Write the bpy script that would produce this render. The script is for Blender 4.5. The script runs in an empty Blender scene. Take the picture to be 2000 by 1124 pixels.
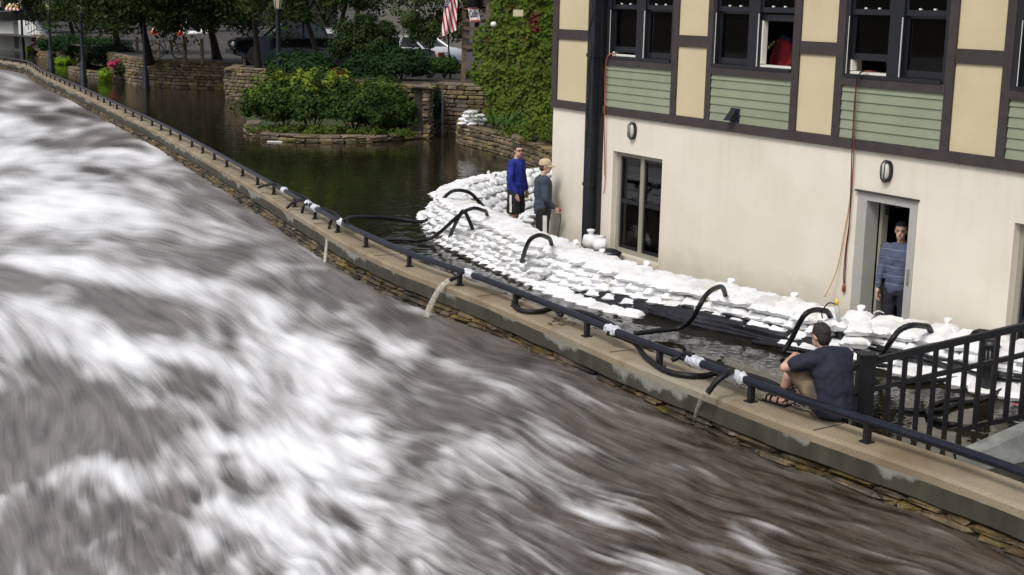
import bpy, math, random
import numpy as np
from mathutils import Vector, Matrix, noise as mnoise
from mathutils.geometry import tessellate_polygon
random.seed(7); rng = np.random.default_rng(11)
PI = math.pi
S = bpy.context.scene; COL = S.collection
# ---------------------------------------------------------------- camera
FPX = 2750.0; PITCH = math.radians(11.36); ROLL = math.radians(1.26); AZ = math.radians(29.8); CH = 3.9
cp, sp = math.cos(PITCH), math.sin(PITCH)
CF = np.array([0, cp, -sp]); CR = np.array([1.0, 0, 0]); CU = np.cross(CR, CF)
CR, CU = CR*math.cos(ROLL)+CU*math.sin(ROLL), CU*math.cos(ROLL)-CR*math.sin(ROLL)
cam = bpy.data.cameras.new('camera'); camo = bpy.data.objects.new('camera', cam); COL.objects.link(camo)
mw = Matrix(((CR[0], CU[0], -CF[0], 0), (CR[1], CU[1], -CF[1], 0), (CR[2], CU[2], -CF[2], CH), (0, 0, 0, 1)))
camo.matrix_world = mw
cam.sensor_width = 36; cam.lens = 36*FPX/2000; cam.clip_end = 3000; cam.clip_start = .1
cam.dof.use_dof = False
S.camera = camo
# ---------------------------------------------------------------- light
SUN_EL, SUN_AZ = 52, 215      # degrees; soft overcast sun from behind the camera
w = bpy.data.worlds.new('World'); S.world = w; w.use_nodes = True
nt = w.node_tree; bg = nt.nodes['Background']
sky = nt.nodes.new('ShaderNodeTexSky'); sky.sky_type = 'NISHITA'; sky.sun_disc = False
sky.sun_elevation = math.radians(SUN_EL); sky.sun_rotation = math.radians(SUN_AZ)
sky.dust_density = 4; sky.air_density = 1.0; sky.ozone_density = 1.0
hs = nt.nodes.new('ShaderNodeHueSaturation'); hs.inputs['Saturation'].default_value = .38
nt.links.new(sky.outputs[0], hs.inputs['Color']); nt.links.new(hs.outputs[0], bg.inputs[0])
bg.inputs[1].default_value = .13
sun = bpy.data.lights.new('sun', 'SUN'); sun.energy = 1.5; sun.angle = math.radians(14); sun.color = (1, .97, .92)
suno = bpy.data.objects.new('sun', sun); COL.objects.link(suno)
a = math.radians(SUN_AZ); e = math.radians(SUN_EL)
sd = Vector((math.sin(a)*math.cos(e), math.cos(a)*math.cos(e), math.sin(e)))
suno.rotation_euler = sd.to_track_quat('Z', 'Y').to_euler(); suno.location = (0, 0, 30)
S.view_settings.view_transform = 'Standard'; S.view_settings.look = 'None'
S.view_settings.gamma = 1; S.view_settings.use_curve_mapping = False
S.view_settings.exposure = 0.12
S.cycles.max_bounces = 6; S.cycles.diffuse_bounces = 3; S.cycles.glossy_bounces = 3; S.cycles.transmission_bounces = 6
S.cycles.transparent_max_bounces = 8; S.cycles.sample_clamp_indirect = 8
# ---------------------------------------------------------------- survey: a sight line of the photograph met with a real surface
def ray(x, y): return CF+CR*(x-1000)/FPX-CU*(y-562)/FPX
def gz(x, y, z=0.0):
    d = ray(x, y); t = (z-CH)/d[2]; return Vector((d[0]*t, d[1]*t, z))
def atY(x, y, Y):
    d = ray(x, y); t = Y/d[1]; return Vector((d[0]*t, Y, CH+d[2]*t))
WD = Vector((-math.sin(AZ), math.cos(AZ), 0)); NO = Vector((-math.cos(AZ), -math.sin(AZ), 0)); DW = Vector((4.65, 17.4, 0))
def wp(s, z, o=0.0): return DW-WD*s+NO*o+Vector((0, 0, z))
# ---------------------------------------------------------------- mesh helpers
ORG = {}
def tag(o, label=None, cat=None, group=None, kind=None):
    if label: o['label'] = label
    if cat: o['category'] = cat
    if group: o['group'] = group
    if kind: o['kind'] = kind
    return o
def empty(name, loc, label=None, cat=None, group=None, rz=0):
    o = bpy.data.objects.new(name, None); COL.objects.link(o); o.location = loc; o.rotation_euler = (0, 0, rz)
    o.empty_display_size = .2; ORG[o.name] = Vector(loc); return tag(o, label, cat, group)
def basis(d, up=Vector((0, 0, 1))):
    d = Vector(d).normalized()
    if abs(d.dot(up)) > .97: up = Vector((0, 1, 0))
    x = d.cross(up).normalized(); y = x.cross(d).normalized(); return x, y, d
def cat_rom(P, n=6, closed=False):
    P = [Vector(p) for p in P]; out = []
    N = len(P)
    for i in range(N if closed else N-1):
        if closed: a, b, c, d = P[i-1], P[i], P[(i+1) % N], P[(i+2) % N]
        else: a, b, c, d = P[max(i-1, 0)], P[i], P[i+1], P[min(i+2, N-1)]
        for k in range(n):
            t = k/n
            out.append(.5*((2*b)+(c-a)*t+(2*a-5*b+4*c-d)*t*t+(3*b-a-3*c+d)*t**3))
    if not closed: out.append(P[-1])
    return out
class MB:
    def __init__(s): s.v = []; s.f = []; s.uv = {}
    def add(s, v, f):
        b = len(s.v); s.v += [Vector(p) for p in v]; s.f += [tuple(i+b for i in q) for q in f]; return s
    def hexa(s, p):  # 8 corners: bottom 4 ccw, top 4 ccw
        return s.add(p, [(3, 2, 1, 0), (4, 5, 6, 7), (0, 1, 5, 4), (1, 2, 6, 5), (2, 3, 7, 6), (3, 0, 4, 7)])
    def box(s, c, d, ax=None, jit=0):
        X, Y, Z = ax or (Vector((1, 0, 0)), Vector((0, 1, 0)), Vector((0, 0, 1)))
        c = Vector(c); p = []
        for k in (-1, 1):
            for i, j in ((-1, -1), (1, -1), (1, 1), (-1, 1)):
                q = c+X*(i*d[0]/2)+Y*(j*d[1]/2)+Z*(k*d[2]/2)
                if jit: q += Vector((random.uniform(-jit, jit), random.uniform(-jit, jit), random.uniform(-jit, jit)))
                p.append(q)
        return s.hexa(p)
    def wbox(s, s0, s1, z0, z1, o0, o1):
        return s.hexa([wp(s0, z0, o1), wp(s1, z0, o1), wp(s1, z0, o0), wp(s0, z0, o0), wp(s0, z1, o1), wp(s1, z1, o1), wp(s1, z1, o0), wp(s0, z1, o0)])
    def tube(s, P, r, n=8, caps=True, r2=None, rib=0):
        P = [Vector(p) for p in P]; P = [p for i, p in enumerate(P) if i == 0 or (p-P[i-1]).length > 1e-4]; N = len(P); b = len(s.v); x = None
        for i, p in enumerate(P):
            d = (P[min(i+1, N-1)]-P[max(i-1, 0)])
            if d.length < 1e-7: d = Vector((0, 0, 1))
            d.normalize()
            if x is None: x = basis(d)[0]; y = d.cross(x)
            else:
                x = (x-d*x.dot(d))
                x = x.normalized() if x.length > 1e-6 else basis(d)[0]
                y = d.cross(x)
            rr = (r if not callable(r) else r(i/(N-1))) if r2 is None else r+(r2-r)*i/(N-1)
            if rib and i % 2: rr *= 1-rib
            for k in range(n):
                a = 2*PI*k/n; s.v.append(p+x*math.cos(a)*rr+y*math.sin(a)*rr)
        for i in range(N-1):
            for k in range(n):
                k2 = (k+1) % n; s.f.append((b+i*n+k, b+i*n+k2, b+(i+1)*n+k2, b+(i+1)*n+k))
        if caps:
            s.f.append(tuple(b+k for k in range(n))[::-1]); s.f.append(tuple(b+(N-1)*n+k for k in range(n)))
        return s
    def lathe(s, c, prof, n=12, ax=None):
        X, Y, Z = ax or (Vector((1, 0, 0)), Vector((0, 1, 0)), Vector((0, 0, 1))); c = Vector(c); b = len(s.v)
        for r, z in prof:
            for k in range(n):
                a = 2*PI*k/n; s.v.append(c+X*math.cos(a)*r+Y*math.sin(a)*r+Z*z)
        for i in range(len(prof)-1):
            for k in range(n):
                k2 = (k+1) % n; s.f.append((b+i*n+k, b+i*n+k2, b+(i+1)*n+k2, b+(i+1)*n+k))
        s.f.append(tuple(b+k for k in range(n))[::-1]); s.f.append(tuple(b+(len(prof)-1)*n+k for k in range(n)))
        return s
    def ball(s, c, r, n=10, m=7, ax=None):
        if not hasattr(r, '__len__'): r = (r, r, r)
        X, Y, Z = ax or (Vector((1, 0, 0)), Vector((0, 1, 0)), Vector((0, 0, 1))); c = Vector(c); b = len(s.v)
        s.v.append(c-Z*r[2])
        for i in range(1, m):
            t = PI*i/m-PI/2
            for k in range(n):
                a = 2*PI*k/n; s.v.append(c+X*(math.cos(a)*math.cos(t)*r[0])+Y*(math.sin(a)*math.cos(t)*r[1])+Z*(math.sin(t)*r[2]))
        s.v.append(c+Z*r[2]); e = len(s.v)-1
        for k in range(n):
            k2 = (k+1) % n; s.f.append((b, b+1+k2, b+1+k)); s.f.append((e, e-n+k, e-n+k2))
            for i in range(m-2): s.f.append((b+1+i*n+k, b+1+i*n+k2, b+1+(i+1)*n+k2, b+1+(i+1)*n+k))
        return s
    def mesh(s, name, org=Vector((0, 0, 0)), smooth=False):
        me = bpy.data.meshes.new(name); me.from_pydata([tuple(p-org) for p in s.v], [], s.f)
        if smooth: me.polygons.foreach_set('use_smooth', [True]*len(me.polygons))
        me.update(); return me
    def build(s, name, mat, parent=None, smooth=False, label=None, cat=None, group=None, kind=None):
        if parent is not None: org = ORG[parent.name]
        else:
            n = max(len(s.v), 1); org = Vector((sum(p.x for p in s.v)/n, sum(p.y for p in s.v)/n, min(p.z for p in s.v)))
        me = s.mesh(name, org, smooth); me.materials.append(mat)
        o = bpy.data.objects.new(name, me); COL.objects.link(o)
        if parent is not None:
            o.parent = parent; ORG[o.name] = org
        else: o.location = org; ORG[o.name] = org
        return tag(o, label, cat, group, kind)
def link(name, me, parent=None, loc=(0, 0, 0), rot=None, scale=None, **k):
    o = bpy.data.objects.new(name, me); COL.objects.link(o); o.location = loc
    if rot is not None: o.rotation_euler = rot
    if scale is not None: o.scale = scale
    if parent is not None: o.parent = parent
    ORG[o.name] = Vector(loc) if parent is None else ORG[parent.name]
    return tag(o, **k)
def copy_tree(o, loc=None, rz=None, parent=None, label=None):
    c = o.copy(); COL.objects.link(c)
    if parent is not None: c.parent = parent
    if loc is not None: c.location = loc
    if rz is not None: c.rotation_euler = (0, 0, rz)
    if label: c['label'] = label
    for ch in list(o.children): copy_tree(ch, parent=c)
    return c
# ---------------------------------------------------------------- materials
def mat(name, c1, c2=None, scale=3.0, rough=.8, bump=0, bscale=None, metal=0, rnd=0, isl=0, spec=.5, detail=5, lo=.35, hi=.65, bdist=.02, stretch=None, c3=None):
    m = bpy.data.materials.new(name); m.use_nodes = True; t = m.node_tree; N = t.nodes; L = t.links
    b = N['Principled BSDF']; b.inputs['Roughness'].default_value = rough; b.inputs['Metallic'].default_value = metal
    b.inputs['Specular IOR Level'].default_value = spec
    g = N.new('ShaderNodeNewGeometry'); pos = g.outputs['Position']
    if stretch:
        vm = N.new('ShaderNodeVectorMath'); vm.operation = 'MULTIPLY'; vm.inputs[1].default_value = stretch; L.new(pos, vm.inputs[0]); pos = vm.outputs[0]
    def nz(sc, det=detail):
        n = N.new('ShaderNodeTexNoise'); n.inputs['Scale'].default_value = sc; n.inputs['Detail'].default_value = det; L.new(pos, n.inputs['Vector']); return n
    col = None
    if c2 is not None:
        n = nz(scale); mr = N.new('ShaderNodeMapRange'); mr.inputs[1].default_value = lo; mr.inputs[2].default_value = hi; L.new(n.outputs[0], mr.inputs[0])
        mx = N.new('ShaderNodeMix'); mx.data_type = 'RGBA'; mx.inputs[6].default_value = (*c1, 1); mx.inputs[7].default_value = (*c2, 1); L.new(mr.outputs[0], mx.inputs[0]); col = mx.outputs[2]
        if c3 is not None:
            n3 = nz(scale*.37); mr3 = N.new('ShaderNodeMapRange'); mr3.inputs[1].default_value = .5; mr3.inputs[2].default_value = .65; L.new(n3.outputs[0], mr3.inputs[0])
            mx3 = N.new('ShaderNodeMix'); mx3.data_type = 'RGBA'; mx3.inputs[7].default_value = (*c3, 1); L.new(col, mx3.inputs[6]); L.new(mr3.outputs[0], mx3.inputs[0]); col = mx3.outputs[2]
    else: b.inputs['Base Color'].default_value = (*c1, 1)
    if rnd or isl:
        hsv = N.new('ShaderNodeHueSaturation')
        if col is None: hsv.inputs['Color'].default_value = (*c1, 1)
        else: L.new(col, hsv.inputs['Color'])
        if rnd: src = N.new('ShaderNodeObjectInfo').outputs['Random']
        else: src = g.outputs['Random Per Island']
        k = rnd or isl
        m1 = N.new('ShaderNodeMapRange'); m1.inputs[3].default_value = 1-k; m1.inputs[4].default_value = 1+k; L.new(src, m1.inputs[0]); L.new(m1.outputs[0], hsv.inputs['Value'])
        w1 = N.new('ShaderNodeMath'); w1.operation = 'MULTIPLY'; w1.inputs[1].default_value = 7.31; L.new(src, w1.inputs[0])
        w2 = N.new('ShaderNodeMath'); w2.operation = 'FRACT'; L.new(w1.outputs[0], w2.inputs[0])
        m2 = N.new('ShaderNodeMapRange'); m2.inputs[3].default_value = 1-k*.6; m2.inputs[4].default_value = 1+k*.6; L.new(w2.outputs[0], m2.inputs[0]); L.new(m2.outputs[0], hsv.inputs['Saturation'])
        m3 = N.new('ShaderNodeMapRange'); m3.inputs[3].default_value = .5-k*.04; m3.inputs[4].default_value = .5+k*.04; L.new(w2.outputs[0], m3.inputs[0]); L.new(m3.outputs[0], hsv.inputs['Hue'])
        col = hsv.outputs[0]
    if col is not None: L.new(col, b.inputs['Base Color'])
    if bump:
        n2 = nz(bscale or scale*4); bp = N.new('ShaderNodeBump'); bp.inputs['Strength'].default_value = bump; bp.inputs['Distance'].default_value = bdist
        L.new(n2.outputs[0], bp.inputs['Height']); L.new(bp.outputs[0], b.inputs['Normal'])
    return m
def leafmat(name, c1, c2, tint=(.5, .4, .02), tr=.25, c3=None):
    """c1..c2 random per leaf; vertex attribute 'tint' blends to the tint colour."""
    m = bpy.data.materials.new(name); m.use_nodes = True; t = m.node_tree; N = t.nodes; L = t.links
    b = N['Principled BSDF']; b.inputs['Roughness'].default_value = .6; b.inputs['Specular IOR Level'].default_value = .15
    g = N.new('ShaderNodeNewGeometry')
    mx = N.new('ShaderNodeMix'); mx.data_type = 'RGBA'; mx.inputs[6].default_value = (*c1, 1); mx.inputs[7].default_value = (*c2, 1)
    n = N.new('ShaderNodeTexNoise'); n.inputs['Scale'].default_value = 1.3; L.new(g.outputs['Position'], n.inputs['Vector'])
    ma = N.new('ShaderNodeMath'); ma.operation = 'MULTIPLY_ADD'; ma.inputs[1].default_value = .55; L.new(g.outputs['Random Per Island'], ma.inputs[0])
    mr = N.new('ShaderNodeMapRange'); mr.inputs[1].default_value = .35; mr.inputs[2].default_value = .65; mr.inputs[4].default_value = .5; L.new(n.outputs[0], mr.inputs[0]); L.new(mr.outputs[0], ma.inputs[2])
    L.new(ma.outputs[0], mx.inputs[0])
    at = N.new('ShaderNodeAttribute'); at.attribute_name = 'tint'
    m2 = N.new('ShaderNodeMix'); m2.data_type = 'RGBA'; m2.inputs[7].default_value = (*tint, 1); L.new(mx.outputs[2], m2.inputs[6]); L.new(at.outputs['Fac'], m2.inputs[0])
    L.new(m2.outputs[2], b.inputs['Base Color'])
    tl = N.new('ShaderNodeBsdfTranslucent'); L.new(m2.outputs[2], tl.inputs[0])
    ms = N.new('ShaderNodeMixShader'); ms.inputs[0].default_value = tr
    L.new(b.outputs[0], ms.inputs[1]); L.new(tl.outputs[0], ms.inputs[2]); L.new(ms.outputs[0], N['Material Output'].inputs[0])
    return m
def glassmat(name, tintc=(.8, .85, .85)):
    m = bpy.data.materials.new(name); m.use_nodes = True; t = m.node_tree; N = t.nodes; L = t.links
    N.remove(N['Principled BSDF'])
    gl = N.new('ShaderNodeBsdfGlossy'); gl.inputs['Roughness'].default_value = .03
    tr = N.new('ShaderNodeBsdfTransparent'); tr.inputs[0].default_value = (*tintc, 1)
    fr = N.new('ShaderNodeFresnel'); fr.inputs[0].default_value = 1.5
    ms = N.new('ShaderNodeMixShader'); L.new(fr.outputs[0], ms.inputs[0]); L.new(tr.outputs[0], ms.inputs[1]); L.new(gl.outputs[0], ms.inputs[2])
    L.new(ms.outputs[0], N['Material Output'].inputs[0]); return m
M = {}
M['stucco'] = mat('stucco', (.70, .645, .55), (.75, .70, .61), 1.2, .9, .35, 60, bdist=.004, c3=(.67, .615, .515))
M['panel'] = mat('cream_panel', (.55, .465, .295), (.59, .505, .33), 2, .85, .15, 80, bdist=.002)
M['timber'] = mat('brown_timber', (.035, .026, .027), (.05, .038, .038), 6, .6, .1, 60, bdist=.002)
M['siding'] = mat('green_siding', (.225, .255, .175), (.25, .28, .195), 3, .7, .1, 40, bdist=.002, rnd=.04)
M['wframe'] = mat('black_window_frame', (.012, .013, .018), rough=.35)
M['wtrim'] = mat('white_trim', (.75, .73, .68), rough=.5)
M['taupe'] = mat('taupe_frame', (.27, .26, .21), (.30, .29, .24), 5, .5)
def weather(m):   # rain streaks below the trim board and a faint tide stain near the flood
    N = m.node_tree.nodes; L = m.node_tree.links; b = N['Principled BSDF']; src = b.inputs['Base Color'].links[0].from_socket
    g = N.new('ShaderNodeNewGeometry'); sx = N.new('ShaderNodeSeparateXYZ'); L.new(g.outputs['Position'], sx.inputs[0])
    vm = N.new('ShaderNodeVectorMath'); vm.operation = 'MULTIPLY'; vm.inputs[1].default_value = (5, 5, .35); L.new(g.outputs['Position'], vm.inputs[0])
    n = N.new('ShaderNodeTexNoise'); n.inputs['Scale'].default_value = 1.6; n.inputs['Detail'].default_value = 6; L.new(vm.outputs[0], n.inputs['Vector'])
    m1 = N.new('ShaderNodeMapRange'); m1.inputs[1].default_value = .50; m1.inputs[2].default_value = .72; m1.inputs[4].default_value = 1; L.new(n.outputs[0], m1.inputs[0])
    hi = N.new('ShaderNodeMapRange'); hi.inputs[1].default_value = 1.3; hi.inputs[2].default_value = 2.2; hi.inputs[3].default_value = .06; hi.inputs[4].default_value = .11; L.new(sx.outputs[2], hi.inputs[0])
    mu = N.new('ShaderNodeMath'); mu.operation = 'MULTIPLY'; L.new(m1.outputs[0], mu.inputs[0]); L.new(hi.outputs[0], mu.inputs[1])
    n2 = N.new('ShaderNodeTexNoise'); n2.inputs['Scale'].default_value = 2.5; n2.inputs['Detail'].default_value = 8; L.new(g.outputs['Position'], n2.inputs['Vector'])
    td = N.new('ShaderNodeMath'); td.operation = 'MULTIPLY_ADD'; td.inputs[1].default_value = .7; L.new(n2.outputs[0], td.inputs[0]); L.new(sx.outputs[2], td.inputs[2])
    t2 = N.new('ShaderNodeMapRange'); t2.inputs[1].default_value = .75; t2.inputs[2].default_value = .35; t2.inputs[4].default_value = .45; L.new(td.outputs[0], t2.inputs[0])
    ad = N.new('ShaderNodeMath'); ad.operation = 'MAXIMUM'; L.new(mu.outputs[0], ad.inputs[0]); L.new(t2.outputs[0], ad.inputs[1])
    mx = N.new('ShaderNodeMix'); mx.data_type = 'RGBA'; mx.inputs[7].default_value = (.36, .31, .24, 1); L.new(src, mx.inputs[6]); L.new(ad.outputs[0], mx.inputs[0]); L.new(mx.outputs[2], b.inputs['Base Color'])
weather(M['stucco'])
M['doorpaint'] = mat('pale_grey_door_paint', (.40, .40, .37), (.36, .36, .33), 6, .5)
M['glass'] = glassmat('window_glass')
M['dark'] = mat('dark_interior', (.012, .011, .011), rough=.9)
M['room'] = mat('interior_wall', (.10, .09, .07), rough=.9)
M['duct'] = mat('black_duct', (.012, .014, .02), (.018, .021, .028), 4, .4, spec=.3)
M['black'] = mat('black_metal', (.007, .007, .009), (.012, .012, .015), 20, .42, .1, 90, bdist=.001)
M['pipe'] = mat('black_pipe', (.008, .010, .018), (.013, .015, .026), 9, .32, spec=.35)
M['hose'] = mat('black_hose', (.006, .006, .008), (.012, .012, .014), 12, .5, spec=.3)
M['tape'] = mat('silver_tape', (.45, .47, .52), (.62, .64, .68), 25, .35, .6, 60, bdist=.01)
M['bag'] = mat('white_woven_plastic', (.86, .86, .87), (.76, .76, .78), 5, .6, .7, 26, rnd=.07, bdist=.014, c3=(.66, .65, .63))
M['bagdirty'] = mat('wet_woven_plastic', (.5, .48, .42), (.32, .29, .22), 6, .5, .4, 25, rnd=.1)
M['tarp'] = mat('black_tarp', (.008, .008, .011), (.014, .014, .018), 4, .3, .5, 9, bdist=.03)
M['asph'] = mat('asphalt', (.042, .038, .037), (.062, .056, .054), 1.2, .9, .3, 40, c3=(.05, .043, .038))
M['soil'] = mat('soil', (.03, .02, .013), (.05, .032, .02), 3, .95, .8, 18, bdist=.04)
M['grass'] = mat('ground_cover', (.03, .05, .012), (.05, .07, .02), 4, .9, .8, 20, bdist=.04)
M['concrete'] = mat('concrete', (.33, .31, .26), (.24, .225, .19), 4, .85, .3, 40, bdist=.006)
M['trunk'] = mat('bark', (.035, .027, .02), (.02, .016, .012), 8, .9, .8, 25, stretch=(1, 1, .25), bdist=.03)
M['mortar'] = mat('dark_mortar', (.018, .015, .011), (.03, .025, .018), 8, .9, .5, 30)
M['wood'] = mat('weathered_wood', (.16, .11, .075), (.11, .075, .05), 10, .8, .2, 40)
M['post'] = mat('lamp_post_paint', (.010, .013, .025), rough=.35)
# ---------------------------------------------------------------- leaves
def leaves(name, pts, nrm, size, m, parent, tint=None, asp=.6, fold=.25, kind='stuff', label=None):
    pts = np.asarray(pts, float); n = len(pts)
    nrm = np.asarray(nrm, float)+rng.normal(0, .45, (n, 3)); nrm /= np.linalg.norm(nrm, axis=1)[:, None]
    u = np.cross(nrm, rng.normal(0, 1, (n, 3))); u /= np.linalg.norm(u, axis=1)[:, None]+1e-9; v = np.cross(nrm, u)
    sz = (np.full(n, size) if not hasattr(size, '__len__') else np.asarray(size))*rng.uniform(.6, 1.35, n)
    sz = sz[:, None]; org = np.array(ORG[parent.name]) if parent is not None else np.zeros(3)
    p = pts-org
    a = p-u*sz*.5; b = p+v*sz*asp*.5-nrm*sz*fold*.3; c = p+u*sz*.55-nrm*sz*fold*.2; d = p-v*sz*asp*.5-nrm*sz*fold*.3
    V = np.stack([a, b, c, d], 1).reshape(-1, 3)
    me = bpy.data.meshes.new(name); me.vertices.add(4*n); me.vertices.foreach_set('co', V.ravel())
    me.loops.add(4*n); me.loops.foreach_set('vertex_index', np.arange(4*n, dtype=np.int32))
    me.polygons.add(n); me.polygons.foreach_set('loop_start', np.arange(0, 4*n, 4, dtype=np.int32))
    me.update(calc_edges=True)
    at = me.attributes.new('tint', 'FLOAT', 'POINT'); tt = np.zeros(n) if tint is None else np.asarray(tint, float)
    at.data.foreach_set('value', np.repeat(tt, 4)); me.materials.append(m)
    o = bpy.data.objects.new(name, me); COL.objects.link(o)
    if parent is not None: o.parent = parent
    ORG[o.name] = Vector(org); return tag(o, label=label, kind=kind)
def clumps(c, r, ncl, per, cr, flat=.7, low=-.6):
    """leaf points gathered in clumps over an ellipsoid crown; returns points and outward normals"""
    c = np.array(c, float); r = np.array(r, float)
    d = rng.normal(0, 1, (ncl*2, 3)); d /= np.linalg.norm(d, axis=1)[:, None]; d = d[d[:, 2] > low][:ncl]
    rad = rng.uniform(.55, 1.05, (len(d), 1))*np.where(rng.random((len(d), 1)) < .12, 1.16, 1)
    cc = c+d*r*rad
    k = np.repeat(np.arange(len(d)), per)
    q = rng.normal(0, 1, (len(k), 3)); q /= np.linalg.norm(q, axis=1)[:, None]; q *= rng.uniform(.3, 1, (len(k), 1))**.5
    s = cr*rng.uniform(.6, 1.3, len(d))[k][:, None]
    P = cc[k]+q*s*np.array([1, 1, flat])
    Nn = q+d[k]*.7+np.array([0, 0, .5])
    return P, Nn
# ================================================================ RIVER
CAPZ = .17; RZ = -.27
CAPPX = [(0,117),(60,140),(140,175),(240,225),(285,246),(350,281),(480,358),(560,407),(658,466),(717,495),(784,526),(867,556),(960,592),(1019,617),(1089,646),(1162,679),(1239,711),(1384,768),(1458,797),(1504,815),(1600,848),(1774,907),(1897,951),(2000,991)]
front = [gz(x, y, CAPZ) for x, y in CAPPX]
front = [front[0]+(front[0]-front[1])*2.2+Vector((-14, 0, 0))] + front
e = (front[-1]-front[-3]).normalized(); front += [front[-1]+e*2, front[-1]+e*4.5, front[-1]+e*8]
front = [Vector((p.x, p.y, CAPZ)) for p in front]
FR = cat_rom(front, 8)
def smooth_path(P, it=6):
    for _ in range(it):
        P = [P[0]]+[(P[i-1]+P[i]*2+P[i+1])/4 for i in range(1, len(P)-1)]+[P[-1]]
    return P
FR = smooth_path(FR, 12)
# resample by arc length; index grows from far to near
def resample(P, step):
    out = [P[0].copy()]; acc = 0
    for a, b in zip(P, P[1:]):
        L = (b-a).length
        while acc+L >= step:
            t = (step-acc)/L; a = a+(b-a)*t; out.append(a.copy()); L = (b-a).length; acc = 0
        acc += L
    return out
FR = resample(FR, .25)
def nrm2(P, i):
    d = P[min(i+2, len(P)-1)]-P[max(i-2, 0)]; d.z = 0; d.normalize(); return Vector((-d.y, d.x, 0))   # towards the land side
CN = [nrm2(FR, i) for i in range(len(FR))]
if CN[len(CN)//2].x < 0: CN = [-n for n in CN]
CAPW = .47
BK = [p+n*CAPW for p, n in zip(FR, CN)]
FRA = np.array([(p.x, p.y) for p in FR])

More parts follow.
